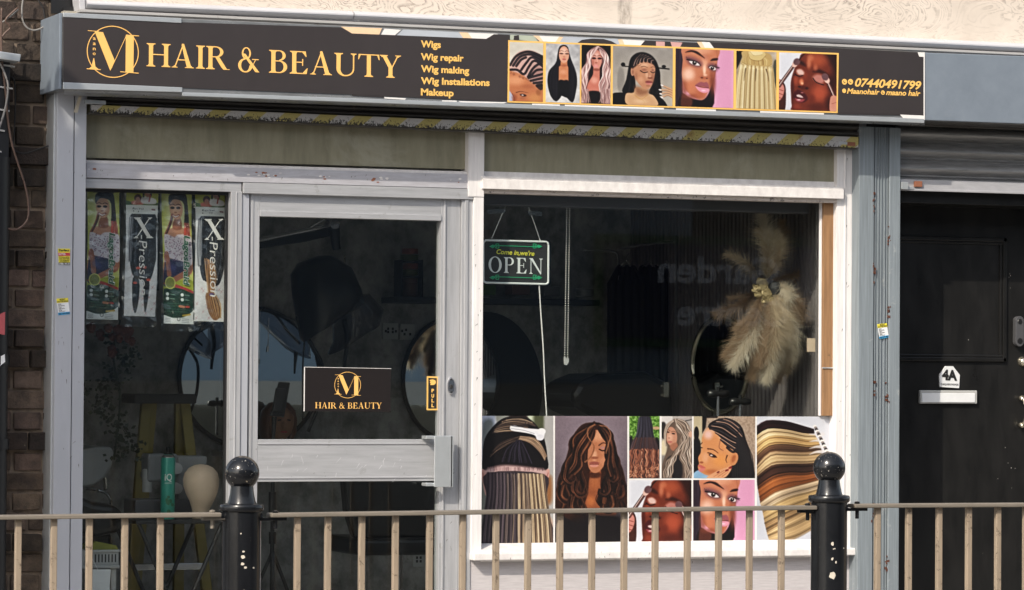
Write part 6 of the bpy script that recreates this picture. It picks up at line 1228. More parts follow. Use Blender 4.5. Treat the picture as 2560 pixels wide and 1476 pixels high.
bl = thing('roller_blind', (U(1700, 530, .12).x, .12, U(1700, 530, .12).z), 'rolled up grey blind across the top of the window with bead chain', 'blind')
a = U(1215, 486, .1); b2 = U(2034, 530, .1); m = MB(); zz = U(1700, 527, .1).z; m.box(wr+.01, b2.x-.02, .10, .17, zz, zz+.09); part('cassette', m, plain('blind_grey', (.055, .053, .06), .5), bl, bevel=.006)
m = MB()
for dx in (-3.6, 3.6):
    for k in range(70):
        t = k/69; x = 1421+dx-5.5*t; y = 492+(893-492)*t; p = U(x, y, .14); m.lathe(tuple(p), [(0, -.0032), (.0032, 0), (0, .0032)], 6)
part('bead_chain', m, M['vwhite'], bl, bevel=0)
m = MB(); m.pprism([(1410, 894), (1423, 896), (1422, 906), (1417, 914), (1411, 912)], .136, .142); part('weight', m, M['offwhite'], bl, bevel=.001)
for (xa_, xb_, y0_, y1_) in ((1809, 1818, 515, 552), (2011, 2018, 508, 536)):
    pass
# pampas wreath
c0 = U(1925, 728, .34)
pw = thing('pampas_wreath', tuple(c0), 'wreath of cream and brown pampas plumes with gold flowers in the window', 'wreath')
def plume(x0_, y0_, x1_, y1_, n, ln, mat, y=.34, spread=34, droop=0.):
    a_ = U(x0_, y0_, y); b__ = U(x1_, y1_, y-.05); mid = (a_+b__)/2+Vector((0, -.05, 0)); ax = [a_, mid, b__]
    P3 = [Vector(p) for p in spline([tuple(q) for q in ax], False, 12)]
    r = random.Random(int(x1_*7+y1_)); vs = []; fs = []
    for k in range(n):
        t = r.random()**.8; i = min(len(P3)-2, int(t*(len(P3)-1))); p = P3[i].lerp(P3[i+1], t*(len(P3)-1)-i); d = (P3[i+1]-P3[i]).normalized()
        an = r.uniform(0, 6.28); sd = d.cross(Vector((math.cos(an), math.sin(an), .3))).normalized(); an2 = r.gauss(0, .35)
        L = ln*(.35+.9*math.sin(math.pi*min(1, .15+t*.8)))*r.uniform(.6, 1.15); th = math.radians(r.uniform(spread*.5, spread*1.4))
        rv = Vector((r.gauss(0, .16), r.gauss(0, .16), r.gauss(0, .16)-.12)); e1 = p+(d*math.cos(th*.7)+sd*math.sin(th*.7)+rv*.5)*L*.55; e2 = e1+(d*math.cos(th*1.3)+sd*math.sin(th*1.3)+rv*1.6)*L*.6
        w = (e2-p).cross(Vector((-.36, -.93, 0))).normalized()*.0007
        o = len(vs); vs += [p-w, p+w, e1+w*.8, e1-w*.8, e2]; fs += [(o, o+1, o+2, o+3), (o+3, o+2, o+4)]
    m = MB(); m.add(vs, fs); m.tube(P3, .0015, 5, sm=False); return m.build('plume', mat, pw)
W_, B_, C_2 = M['pampas_w'], M['pampas_b'], M['pampas']
for x0_, y0_, x1_, y1_, n, ln, mt, y in [(x_[0]-12, x_[1], x_[2]-10+5*((i_*7) % 5-2), x_[3], int(x_[4]*1.8), x_[5]*.88, x_[6], x_[7]) for i_, x_ in enumerate([(1930, 700, 1925, 535, 700, .085, W_, .36), (1935, 690, 1965, 560, 500, .07, B_, .42), (1925, 690, 1900, 580, 500, .07, C_2, .36), (1938, 690, 1958, 585, 600, .06, C_2, .31),  # pale mix on the topmost plume stands in for sunlight
        (1905, 690, 1825, 635, 260, .06, C_2, .46), (1900, 740, 1812, 785, 300, .06, B_, .44), (1905, 735, 1835, 745, 160, .05, B_, .48),
        (1915, 745, 1822, 885, 1000, .08, B_, .32), (1920, 745, 1850, 910, 1000, .075, W_, .30), (1925, 750, 1885, 935, 1000, .075, B_, .33), (1915, 750, 1870, 860, 700, .07, C_2, .36),
        (1940, 740, 1925, 945, 1000, .075, W_, .29), (1945, 740, 1965, 920, 900, .075, C_2, .34), (1950, 715, 1990, 890, 1000, .075, W_, .31), (1945, 705, 2000, 790, 800, .075, B_, .32), (1945, 710, 1985, 740, 500, .07, W_, .30),
        (1940, 745, 1955, 945, 700, .07, B_, .36), (1940, 700, 2005, 680, 250, .05, B_, .50), (1945, 720, 1975, 850, 800, .07, C_2, .28), (1935, 745, 1905, 900, 800, .08, B_, .27), (1940, 745, 1945, 880, 700, .08, C_2, .26), (1915, 745, 1860, 820, 700, .07, B_, .29)])]:
    plume(x0_, y0_, x1_, y1_, n, ln, mt, y)
rs = random.Random(2)
for cx, cy, r in ((1905, 712, 17), (1898, 732, 15), (1916, 735, 15), (1922, 750, 14), (1927, 768, 11), (1890, 722, 11), (1908, 756, 9), (1932, 758, 8)):
    c = U(cx, cy, .27+rs.uniform(-.01, .01)); R_ = r/617*1.15; m = MB()
    for k in range(16):
        q = k*2.4; rr_ = R_*(.25+.75*k/16); p = c+Vector((rr_*math.cos(q)*.8, -.012+.02*k/16, rr_*math.sin(q)*.8)); s_ = R_*.42
        m.add([p+Vector((s_*math.cos(q+t), -.004+rs.uniform(-.006, .006), s_*math.sin(q+t)*.9)) for t in (0, 1.2, 2.2, 3.3, 4.4, 5.4)], [(0, 1, 2, 3, 4, 5)])
    m.build('flower', M['gold_glitter'], pw)
m = MB(); c = U(1938, 722, .26); m.lathe(tuple(c), [(0, .03), (.02, .024), (.026, 0), (.018, -.024), (0, -.03)], 14); m.build('hub', M['mattblack'], pw)

# ---------------------------------------------------------------- pipes, cables, vents at the left edge
p0 = U(2, 900, -.02); m = MB(); m.tube([(p0.x-.03, -.03, 0), (p0.x-.03, -.03, U(0, 395, 0).z)], .055, 18, sm=False); 
dp = thing('drainpipe', (p0.x-.03, -.03, 0), 'black drainpipe at the left edge in front of the brick wall', 'pipe'); m.build('pipe', M['black'], dp, 40)
for py in (900, 1110): m = MB(); z = U(0, py, 0).z; m.tube([(p0.x-.03, -.03, z-.02), (p0.x-.03, -.03, z+.02)], .062, 18, sm=False); m.build('collar', M['black'], dp, 40)
m = MB(); m.pquad([(-6, 788), (13, 780), (12, 838), (-6, 834)], -.09, -.089); own(m.build('sticker', plain('torn_red_sticker', (.4, .08, .09), .5)), 'torn red sticker on the black drainpipe', 'sticker')
m = MB(); m.pquad([(-6, 895), (12, 886), (13, 905), (-6, 920)], -.09, -.089); own(m.build('sticker', M['paper']), 'torn white sticker on the black drainpipe', 'sticker')
lv = thing('vent_box', (U(10, 395, -.06).x, -.06, U(10, 395, -.06).z), 'black louvred vent box with pale slats high on the brick wall', 'vent')
m = MB(); m.pquad([(-60, 132), (26, 150), (24, 640), (-60, 640)][0:2]+[(22, 420), (-60, 420)], -.05, .06); m.build('case', M['black'], lv, bevel=.003)
for k, (x1_, y1_) in enumerate(((37, 165), (32, 220), (24, 276), (12, 326), (4, 378))):
    m = MB(); m.pquad([(-60, y1_-14), (x1_, y1_), (x1_, y1_+4), (-60, y1_-9)], -.058, -.045); m.build('slat', M['offwhite'], lv)
m = MB(); m.pquad([(-60, 120), (53, 136), (50, 155), (-60, 140)], -.12, -.02); own(m.build('bracket', M['silver'], bevel=.004), 'bent silver bracket above the louvred vent box', 'bracket')
def cable(pts, r, mat, label, y=.02): m = MB(); m.tube([U(x, yy, y) for x, yy in pts], r, 8); own(m.build('cable', mat, None, True), label, 'cable')
cable([(60, -20), (55, 20), (56, 48), (66, 68), (84, 76), (105, 70), (124, 55), (140, 40)], .0035, M['cable_g'], 'grey cable looping from the top to the sign corner', .01)
cable([(4, 20), (3, 90), (5, 150), (14, 230), (20, 300), (30, 360), (45, 410), (60, 455), (70, 500), (71, 540), (60, 562), (40, 574), (15, 570), (-10, 555)], .0042, M['cable_b'], 'brown cable hanging down and looping left over the brick wall', -.06)
cable([(-5, 150), (10, 180), (20, 215), (15, 262), (5, 300), (-6, 330)], .004, M['cable_g'], 'grey cable crossing the louvred vent box', -.075)
cable([(28, 192), (36, 205), (38, 260), (36, 330), (34, 372), (60, 384), (100, 372), (130, 362)], .003, M['mattblack'], 'thin black cable clipped along the brick wall', .035)
cable([(0, 100), (12, 84), (26, 68), (14, 50), (44, 20)], .004, M['cable_b'], 'tangled brown cable near the top left corner', -.01)
cable([(6, 56), (28, 40), (46, 24)], .003, M['cable_g'], 'short pale cable at the top left corner', 0)
cable([(90, -10), (100, 8), (108, 22), (112, 50), (113, 80), (108, 100), (100, 106)], .0025, M['mattblack'], 'thin black cable down the brick corner', .04)

# ---------------------------------------------------------------- street railings and bollards
YR = -3.6
def bollard(px, cy, r, colr, hw, label, seed):
    c = U(px, cy, YR); k = 1/((U(px+50, cy, YR)-U(px-50, cy, YR)).length/100*math.cos(0)); s = .0545/hw*46/46
    b = thing('bollard', (c.x, YR, 0), label, 'bollard')
    R = .0545; rb = .0485; zc = c.z; z_col = U(px, colr, YR).z
    m = MB(); m.lathe((c.x, YR, 0), [(R, 0), (R, z_col-.018)], 40); m.build('post', M['blackpaint'], b, 40)
    m = MB(); m.lathe((c.x, YR, z_col), [(R, -.02), (.060, -.018), (.0625, -.014), (.0625, -.002), (.060, .001), (.042, .004)], 40); m.build('collar', M['blackpaint'], b, 40)
    m = MB(); m.lathe((c.x, YR, z_col), [(.041, .003), (.038, .012), (.034, .03), (.0315, zc-z_col-.036)], 40); m.build('neck', M['blackpaint'], b, 40)
    m = MB(); m.lathe((c.x, YR, zc), [(max(0, rb*math.sin(q)), -rb*math.cos(q)) for q in np.linspace(.02, 3.12, 22)], 40); m.build('ball', M['ballpaint'], b, True)
    m = MB(); rs = random.Random(seed)
    spots = [(rs.gauss(.1, .5), rs.uniform(.55, z_col-.05), abs(rs.gauss(0, .0015))+.0008) for _ in range(9)]
    spots += ([(.15, .985, .006), (.17, 1.0, .004), (.14, .965, .0055), (.28, .955, .004), (.1, .885, .005), (.2, .89, .0035), (.18, .855, .003)] if seed == 1 else [(.1, .905, .0095), (.1, 1.0, .004), (.1, .955, .0035), (.12, .84, .004), (.25, .845, .003), (.1, .77, .0045), (.3, .77, .003), (.3, .945, .003)])
    for a_, z, rr_ in spots:
        q0 = -math.pi/2-.37+a_; n = 11; st_ = rs.uniform(.7, 1.7); vv = []
        for i in range(n):
            t = 6.2832*i/n; da = rr_*math.cos(t)*rs.uniform(.8, 1.2)/R; vv.append((c.x+(R+.0006)*math.cos(q0+da), YR+(R+.0006)*math.sin(q0+da), z+rr_*st_*math.sin(t)*rs.uniform(.75, 1.2)))
        m.add(vv, [tuple(range(n))])
    tag(m.build('paint_chips', plain('bare_primer', (.55, .50, .42), .7), b), kind='stuff')
    return c, z_col
c1, zc1 = bollard(605.5, 1183, 42, 1262, 46, 'black ball topped bollard left of the door, pale paint chips on its ball', 1)
c2, zc2 = bollard(2073, 1170, 40, 1240, 42, 'black ball topped bollard in front of the window, right end', 6)
def lugs(c, z, side):
    pass
def railing(px0, px1, pyl, pyr, bars, label, lugl, lugr):
    a_ = U(px0, pyl, YR); b__ = U(px1, pyr, YR); zt_ = (a_.z+b__.z)/2
    r = thing('railing', ((a_.x+b__.x)/2, YR, 0), label, 'railing', 'tan metal guard rail panels along the kerb')
    m = MB(); m.hexa([(a_.x, YR-.027, a_.z-.012), (b__.x, YR-.027, b__.z-.012), (b__.x, YR-.027, b__.z), (a_.x, YR-.027, a_.z)], [(a_.x, YR+.027, a_.z-.012), (b__.x, YR+.027, b__.z-.012), (b__.x, YR+.027, b__.z), (a_.x, YR+.027, a_.z)]); m.build('top_rail', M['tandull'], r, bevel=.003)
    m = MB(); m.box(a_.x, b__.x, YR-.02, YR+.02, .14, .152); m.build('bottom_rail', M['tandull'], r, bevel=.002)
    for bx in bars:
        x = U(bx, 1380, YR).x; t = (x-a_.x)/(b__.x-a_.x); z1_ = a_.z+(b__.z-a_.z)*t-.012; w = .0088
        m = MB(); m.box(x-w, x+w, YR-w, YR+w, .152, z1_+.0005); m.build('bar', M['tan'], r, bevel=.0025)
    for px, pyy, c in ((px0, a_.z, lugl), (px1, b__.z, lugr)):
        if c is None: continue
        x = (a_ if px == px0 else b__).x; m = MB(); d = 1 if c.x > x else -1; x0_, x1_ = sorted((x-d*.05, c.x-d*.05))
        m.box(x0_, x1_, YR-.012, YR+.012, pyy-.0215, pyy-.0125); xb_ = x-d*.02; m.lathe((xb_, YR, pyy-.045), [(0, 0), (.006, 0), (.006, .024)], 8); m.lathe((xb_, YR, pyy), [(.009, 0), (.009, .006), (0, .008)], 6); m.build('bracket', M['tandull'] if px == px1 and c is c1 else M['blackpaint'], r, bevel=.001)
        if x0_ < c.x-.05 < x1_ or True:
            m = MB(); m.lathe((c.x-d*.052, YR, pyy-.012), [(0, -.012), (.013, -.012), (.013, .006), (0, .008)], 12, 'x'); m.build('stud', M['blackpaint'], r, 40)
    return r
railing(-700, 548, 1297, 1281.5, [-670+88.9*k+3.6 for k in range(0, 13)], 'tan railing panel left of the first bollard', None, c1)
railing(672, 2034, 1283, 1264, [735+8, 819, 904, 988, 1073.5, 1156, 1239.5, 1319.5, 1399.5, 1479.5, 1560, 1637.5, 1718, 1796, 1873, 1953], 'long tan railing panel between the two bollards', c1, c2)
railing(2128, 3000, 1260, 1255, [2193, 2271, 2347, 2421, 2494, 2564, 2636, 2706, 2776, 2846, 2916], 'tan railing panel right of the second bollard', c2, None)
# ---------------------------------------------------------------- the salon behind the glass
YW = 2.28; XL = U(130, 900, .1).x-.3; XR = 1.52; ZF = .10; ZC = 2.75
m = MB(); m.box(XL, XR+.1, .08, YW+.1, ZF-.1, ZF); struct('shop_floor', m, M['floor'])
m = MB(); m.box(XL, XR+.1, .08, YW+.1, ZC, ZC+.1); struct('shop_ceiling', m, M['ceiling'])
m = MB(); m.box(XL, XR, YW, YW+.1, ZF, ZC); own(m.build('back_wall', M['concrete']), 'mottled grey concrete look wall at the back of the salon', 'wall')
m = MB(); m.box(XL-.1, XL, .08, YW+.1, ZF, ZC); own(m.build('partition_wall', M['concrete']), 'grey side wall inside the salon on the left', 'wall')
m = MB(); m.box(XR, XR+.1, .1, YW, ZF, ZC); n = 54
for k in range(n): y = .12+(YW-.14)*k/n; m.box(XR-.02, XR+.002, y, y+.022, ZF, ZC)
own(m.build('fluted_wall', M['slatwall']), 'dark fluted panel wall inside the salon on the right', 'wall')
# white socket block left on the fluted wall by the window
m = MB(); m.pbox(2020, 846, 2038, 880, .085, .095); own(m.build('patch_plate', M['beige']), 'chipped beige plate inside the window beside the timber strip', 'plate')
def rmirror(px, py, rx, ry, label, tilt=0, yy=YW):
    c = U(px, py, yy-.02); a_ = abs(U(px+rx, py, yy-.02).x-c.x); h = abs(U(px, py-ry, yy-.02).z-c.z)
    t = thing('wall_mirror', tuple(c), label, 'mirror'); n = 64
    m = MB(); m.prism([(c.x+a_*math.cos(6.2832*k/n), c.z+h*math.sin(6.2832*k/n)) for k in range(n)], yy-.022, yy-.008); g_ = m.build('mirror_glass', M['mirror'], t)
    m = MB(); m.tube([(c.x+(a_+.004)*math.cos(6.2832*k/n), yy-.02, c.z+(h+.004)*math.sin(6.2832*k/n)) for k in range(n+1)], .011, 8, sm=False, cap=False); m.build('frame', M['mattblack'], t, True)
rmirror(625, 945, 172, 172, 'round black framed mirror on the back wall, partly behind the door frame')
rmirror(1127, 950, 116, 150, 'oval black framed mirror behind the right edge of the door')
m = MB(); c = U(1215, 975, YW-.01); m.prism([(c.x+.29*math.cos(q), c.z+.37*math.sin(q)) for q in np.linspace(0, 6.2832, 60)[:-1]], YW-.006, YW-.001); own(m.build('round_panel', M['mattblack']), 'dark round wall panel behind the oval mirror', 'panel')
# oval mirror on the fluted side wall
c = UX(1790, 912, XR-.05); t = thing('wall_mirror', tuple(c), 'gold rimmed oval mirror on the fluted side wall', 'mirror'); n = 64; ry_ = .30; rz_ = .215
m = MB(); o = [(c.y+ry_*math.cos(6.2832*k/n), c.z+rz_*math.sin(6.2832*k/n)) for k in range(n)]
m.add([(XR-.03, a_, b__) for a_, b__ in o]+[(XR-.018, a_, b__) for a_, b__ in o], [tuple(range(n)), tuple(range(2*n-1, n-1, -1))]+[(i, (i+1) % n, (i+1) % n+n, i+n) for i in range(n)]); m.build('mirror_glass', M['mirror'], t)
m = MB(); m.tube([(XR-.03, a_, b__) for a_, b__ in o+o[:1]], .012, 8, sm=False, cap=False); m.build('frame', M['brass'], t, True)
# shelf with tins and pots
sh_ = thing('wall_shelf', tuple(U(1160, 765, 2.1)), 'dark floating shelf on the back wall', 'shelf')
m = MB(); a_ = U(992, 742, 2.06); b__ = U(1500, 765, 2.06); m.box(a_.x, b__.x, 2.06, YW, b__.z, a_.z); m.build('board', plain('dark_shelf', (.018, .02, .028), .5), sh_, bevel=.003); zsh = a_.z
def item(px0, py0, px1, py1, y, mat, name, label, cat, kind='box', grp=None):
    m = MB(); a_ = U(px0, py0, y); b__ = U(px1, py1, y); h = a_.z-b__.z; r = (b__.x-a_.x)/2
    if kind == 'cyl': m.lathe((a_.x+r, y+r, b__.z), [(r*.94, 0), (r, h*.06), (r, h*.72), (r*.93, h*.74), (r*1.0, h*.76), (r, h*.97), (r*.9, h)], 20)
    else: m.box(a_.x, b__.x, y, y+min(.12, r*2), b__.z, a_.z)
    return own(m.build(name, mat, None, 40 if kind == 'cyl' else False, bevel=0 if kind == 'cyl' else .004), label, cat, grp)
OR, GRN = plain('orange_tin', (.20, .05, .025), .4), plain('olive_tin', (.10, .11, .02), .4)
item(1012, 621, 1052, 636, 2.10, OR, 'hair_product_tub', 'topmost orange tub of the stack on the dark shelf', 'tub', 'cyl')
item(1010, 636, 1053, 652, 2.10, GRN, 'hair_product_tub', 'olive tub second from the top of the stack on the dark shelf', 'tub', 'cyl')
item(1012, 658, 1052, 674, 2.10, OR, 'hair_product_tub', 'orange tub in the middle of the stack on the dark shelf', 'tub', 'cyl')
item(1010, 674, 1053, 690, 2.10, GRN, 'hair_product_tub', 'olive tub in the middle of the stack on the dark shelf', 'tub', 'cyl')
item(1012, 695, 1050, 742, 2.10, plain('pot', (.10, .045, .03), .5), 'hair_product_jar', 'tall brown jar at the bottom of the stack on the dark shelf', 'jar', 'cyl')
m = MB()
for z_ in (655, 692): a_ = U(1005, z_-1.5, 2.08); b__ = U(1058, z_+1.5, 2.08); m.box(a_.x, b__.x, 2.08, 2.2, b__.z, a_.z)
for x in (1006, 1057): a_ = U(x, 650, 2.09); m.box(a_.x-.002, a_.x+.002, 2.09, 2.2, zsh, a_.z)
own(m.build('tub_rack', M['mattblack']), 'small black wire rack holding the tubs on the shelf', 'rack')
item(1207, 712, 1240, 738, 2.08, plain('green_box', (.05, .12, .01), .5), 'product_box', 'green box on the dark shelf under the open sign', 'box')
item(1280, 705, 1325, 738, 2.08, plain('rust_box', (.10, .04, .03), .5), 'product_box', 'brown box on the dark shelf beside the green box', 'box')
item(1360, 715, 1400, 742, 2.08, plain('grey_box', (.12, .12, .13), .5), 'product_box', 'grey box on the dark shelf', 'box')
item(1450, 722, 1492, 742, 2.08, plain('grey_bowl', (.16, .16, .16), .4), 'bowl', 'pale bowl at the right end of the dark shelf', 'bowl', 'cyl')
def socket(px0, py0, px1, py1, label, holes):
    a_ = U(px0, py0, YW-.012); b__ = U(px1, py1, YW-.012); s = thing('wall_socket', (a_.x, YW-.012, b__.z), label, 'socket')
    m = MB(); m.box(a_.x, b__.x, YW-.012, YW, b__.z, a_.z); m.build('plate', M['offwhite'], s, bevel=.002)
    m = MB(); w, h = b__.x-a_.x, a_.z-b__.z
    for u, v in holes: m.box(a_.x+w*u-.005, a_.x+w*u+.005, YW-.0135, YW-.011, b__.z+h*v-.006, b__.z+h*v+.006)
    m.build('pin_holes', M['ink'], s)
socket(957, 808, 995, 849, 'left wall socket plate beside the oval mirror', ((.35, .65), (.65, .65), (.35, .45), (.65, .45), (.2, .5), (.85, .5)))
socket(1001, 810, 1038, 850, 'right wall socket plate beside the oval mirror', ((.38, .62), (.28, .35), (.66, .35), (.12, .55)))
socket(1032, 1382, 1062, 1418, 'wall socket plate low behind the salon chair', ((.35, .65), (.65, .65), (.35, .4), (.65, .4)))
# boom arm hood dryer in the doorway
YH = 1.3
hd = thing('hood_dryer', tuple(U(820, 700, YH)), 'black hood dryer with clear visor hanging from a wall arm, seen through the door', 'hair dryer')
m = MB(); m.tube([U(560, 615, YH), U(650, 600, YH), U(770, 576, YH), U(832, 562, YH)], .012, 10, sm=False); m.tube([U(768, 574, YH), U(812, 547, YH), U(838, 556, YH)], .006, 8, sm=False); m.build('arm', M['steel'], hd, True)
m = MB(); m.pprism([(650, 604), (770, 580), (826, 566), (828, 590), (760, 606), (650, 622)], YH+.01, YH+.04); m.build('arm_cover', M['black'], hd, bevel=.004)
m = MB(); c = U(834, 561, YH-.02); m.lathe(tuple(c), [(0, -.02), (.022, -.018), (.025, 0), (.025, .05)], 20, 'y'); m.build('joint', M['steel'], hd, 40)
m = MB(); m.tube([U(836, 565, YH), U(838, 600, YH), U(842, 625, YH)], .024, 12, .018); m.build('yoke', M['black'], hd, True)
m = MB(); m.tube([U(862, 640, YH-.03), U(858, 690, YH-.04), U(845, 730, YH-.05), U(840, 742, YH-.05)], .005, 8); m.build('handle', M['brass'], hd, True)
# hood body as a loft
def loft(rings, name, mat, par, n=24):
    m = MB(); vs = []
    for (px, py, rx, rz, ry) in rings:
        c = U(px, py, YH)
        for k in range(n): q = 6.2832*k/n; vs.append((c.x+rx*math.cos(q), YH+ry*math.sin(q), c.z+rz*math.cos(q)))
    fs = [(i*n+k, i*n+(k+1) % n, (i+1)*n+(k+1) % n, (i+1)*n+k) for i in range(len(rings)-1) for k in range(n)]+[tuple(range(n)), tuple((len(rings)-1)*n+k for k in range(n))]
    m.add(vs, fs); return m.build(name, mat, par, 50)
loft([(812, 640, .03, 0, .05), (812, 665, .12, -.01, .12), (815, 705, .155, -.03, .16), (820, 745, .158, -.02, .165), (815, 785, .13, .02, .15), (800, 820, .085, .05, .11), (780, 838, .04, .03, .06)], 'hood', M['black'], hd)
loft([(870, 745, .09, .02, .12), (895, 790, .11, .03, .13), (890, 835, .10, .04, .12), (850, 870, .05, .03, .08)], 'visor', M['visor'], hd)
m = MB(); m.tube([U(860, 800, YH-.05), U(868, 850, YH-.05), U(862, 900, YH-.05), U(860, 925, YH-.05)], .012, 8, .007); m.tube([U(740, 880, YH), U(738, 905, YH), U(736, 935, YH)], .010, 8, .004); m.build('strap', M['mattblack'], hd, True)
m = MB(); m.tube([U(742, 790, YH), U(755, 830, YH), U(790, 880, YH), U(806, 920, YH), U(800, 1000, YH), U(770, 1080, YH)], .008, 8); m.tube([U(762, 845, YH), U(757, 920, YH), U(757, 1050, YH)], .004, 6); m.build('cable', M['black'], hd, True)
hd2 = thing('hood_dryer', tuple(U(720, 850, 1.5)), 'smaller clear hood hanging lower left behind the door notice', 'hair dryer')
YH = 1.5
loft([(655, 775, .02, .01, .04), (690, 800, .08, .0, .10), (722, 840, .09, -.02, .11), (742, 880, .06, -.03, .08)], 'hood', M['visor'], hd2)
m = MB(); m.tube([U(655, 772, YH), U(690, 790, YH), U(720, 830, YH), U(750, 860, YH)], .006, 6); m.build('rim', M['black'], hd2)
m = MB(); m.tube([U(672, 795, 1.2), U(671, 840, 1.2), U(670, 865, 1.2)], .002, 6); m.tube([U(670, 865, 1.2), U(668, 880, 1.2)], .006, 6); own(m.build('bead_cord', M['chrome']), 'short bead pull cord hanging left inside the door glass', 'cord')
# phone tripod
YT = .9
tp = thing('phone_tripod', (U(683, 1400, YT).x, YT, ZF), 'black light stand tripod holding a phone behind the door', 'tripod')
m = MB(); m.pprism([(698, 955), (726, 957), (711, 1044), (676, 1040)], YT, YT+.015); m.build('phone', M['black'], tp, bevel=.004)
m = MB(); m.pprism([(692, 970), (716, 973), (705, 1030), (682, 1028)], YT-.02, YT); m.build('clamp', plain('dark_clamp', (.02, .02, .022), .4), tp, bevel=.004)
m = MB(); m.tube([U(686, 1042, YT), U(684, 1075, YT), U(683, 1095, YT)], .012, 8, .007); m.tube([U(683, 1095, YT), (U(683, 1095, YT).x, YT, .45)], .009, 8); m.tube([U(681, 1230, YT), U(681, 1290, YT)], .017, 10); m.tube([U(681, 1330, YT), U(681, 1360, YT)], .016, 10); m.build('pole', M['black'], tp, 40)
xc = U(681, 1420, YT).x
for q in (.3, 2.4, 4.5): m = MB(); m.tube([(xc, YT, .75), (xc+.3*math.cos(q), YT+.3*math.sin(q), ZF+.01)], .008, 8); m.build('leg', M['black'], tp)
# training head with a bob and a pale shelf
c = U(698, 1062, 2.05); mh = thing('wig_head', tuple(c), 'mannequin head with a brown bob wig in front of the round mirror', 'mannequin head')
m = MB(); m.lathe((c.x, 2.05, c.z), [(.03, -.12), (.035, -.06), (.055, -.04), (.066, 0), (.066, .04), (.04, .075), (0, .085)], 24, 'z', 1, 1.15)
m.lathe((c.x-.004, 2.05-.074, c.z-.002), [(0, -.012), (.008, -.006), (.011, .0), (.006, .006)], 8, 'y', 1, 1.8); m.build('head', M['skin'], mh, True)
m = MB(); m.tube([(c.x-.03, 1.98, c.z+.02), (c.x-.014, 1.975, c.z+.023)], .004, 6); m.tube([(c.x+.014, 1.975, c.z+.023), (c.x+.03, 1.98, c.z+.02)], .004, 6); m.build('eyes', M['mattblack'], mh)
m = MB(); m.tube([(c.x-.014, 1.978, c.z-.032), (c.x+.014, 1.978, c.z-.032)], .004, 6); m.build('lips', M['redp'], mh)
m = MB(); n = 26; vs = []
for (r, h, yo) in ((.072, -.075, .02), (.086, -.04, .02), (.088, .02, .015), (.078, .065, .01), (.045, .1, .0), (0.002, .108, 0)):
    for k in range(n): q = 6.2832*k/n; f = 1 if math.sin(q) > -.75 else .72; vs.append((c.x+r*math.cos(q), 2.055+yo+r*f*math.sin(q), c.z+h))
m.add(vs, [(i*n+k, i*n+(k+1) % n, (i+1)*n+(k+1) % n, (i+1)*n+k) for i in range(5) for k in range(n) if not (i < 3 and math.sin(6.2832*(k+.5)/n) < -.8)]); m.build('hair', M['brownwig'], mh, True)
m = MB(); m.box(c.x-.25, c.x+.3, 1.95, YW, c.z-.15, c.z-.122); own(m.build('console_shelf', M['offwhite'], bevel=.004), 'pale console shelf under the round mirror', 'shelf')
# salon chair
YS2 = 1.2; sc_ = thing('salon_chair', (U(990, 1400, YS2).x, YS2, ZF), 'black salon chair on a chrome stem behind the lower door glass', 'chair')
m = MB(); m.pprism([(855, 1130), (1085, 1120), (1105, 1180), (1102, 1310), (1095, 1350), (890, 1350), (868, 1280)], YS2, YS2+.08); m.build('backrest', M['black'], sc_, bevel=.02, seg=3)
m = MB(); a_ = U(880, 1345, YS2+.05); b__ = U(1105, 1385, YS2+.05); m.box(a_.x, b__.x, YS2-.05, YS2+.42, b__.z, a_.z); m.build('seat', M['black'], sc_, bevel=.02, seg=3)
x = U(998, 1400, YS2+.15).x; m = MB(); m.tube([(x, YS2+.15, b__.z), (x, YS2+.15, ZF+.03)], .018, 14, sm=False); m.build('stem', M['chrome'], sc_, 40)
m = MB(); m.lathe((x, YS2+.15, ZF), [(.24, 0), (.24, .012), (.05, .04), (.03, .06)], 32); m.build('base', M['chrome'], sc_, 40)
# black capes on hangers, hard up against the side wall
rl_ = thing('garment_rail', tuple(U(1600, 620, 1.7)), 'pale clothes rail at the back of the salon', 'rail'); m = MB(); m.tube([U(1455, 625, 1.75), U(1530, 628, 1.75), U(1545, 645, 1.75), U(1545, 700, 1.75)], .006, 8); m.tube([U(1545, 625, 1.7), U(1610, 612, 1.7), U(1680, 606, 1.7), U(1690, 620, 1.7), U(1690, 1000, 1.7)], .006, 8); m.build('frame', plain('dull_steel', (.16, .16, .17), .4), rl_, True)
for k, (px, w, bt) in enumerate(((1565, 90, 990), (1622, 84, 1030), (1668, 60, 1010))):
    lab = ('black cape hanging leftmost on the clothes rail', 'black cape hanging in the middle of the clothes rail', 'black cape hanging at the right end of the clothes rail')[k]
    s = thing('salon_cape', tuple(U(px, 660, 1.72+.03*k)), lab, 'cape'); vs = []; n = 18; y = 1.74+.03*k
    for j in range(9):
        t = j/8; hw_ = w*(.55+.5*min(1, t*14))/2
        for i in range(n+1): u = i/n*2-1; p = U(px+hw_*u, 665+(bt-665)*t+3*math.cos(i), y+.012*math.sin(i*1.7+k)); vs.append(tuple(p))
    m = MB(); m.add(vs, [(j*(n+1)+i, j*(n+1)+i+1, (j+1)*(n+1)+i+1, (j+1)*(n+1)+i) for j in range(8) for i in range(n)]); o = m.build('cloth', plain('cape_cloth', (.007, .007, .008), .8), s, True); q = o.modifiers.new('s', 'SOLIDIFY'); q.thickness = .004
    m = MB(); m.tube([U(px-16, 668, y-.01), U(px, 652, y-.01), U(px+16, 668, y-.01)], .0025, 6, sm=False); m.tube([U(px, 652, y-.01), U(px+3, 640, y-.01), U(px+8, 634, y-.01)], .002, 6); m.build('hanger', M['steel'], s)
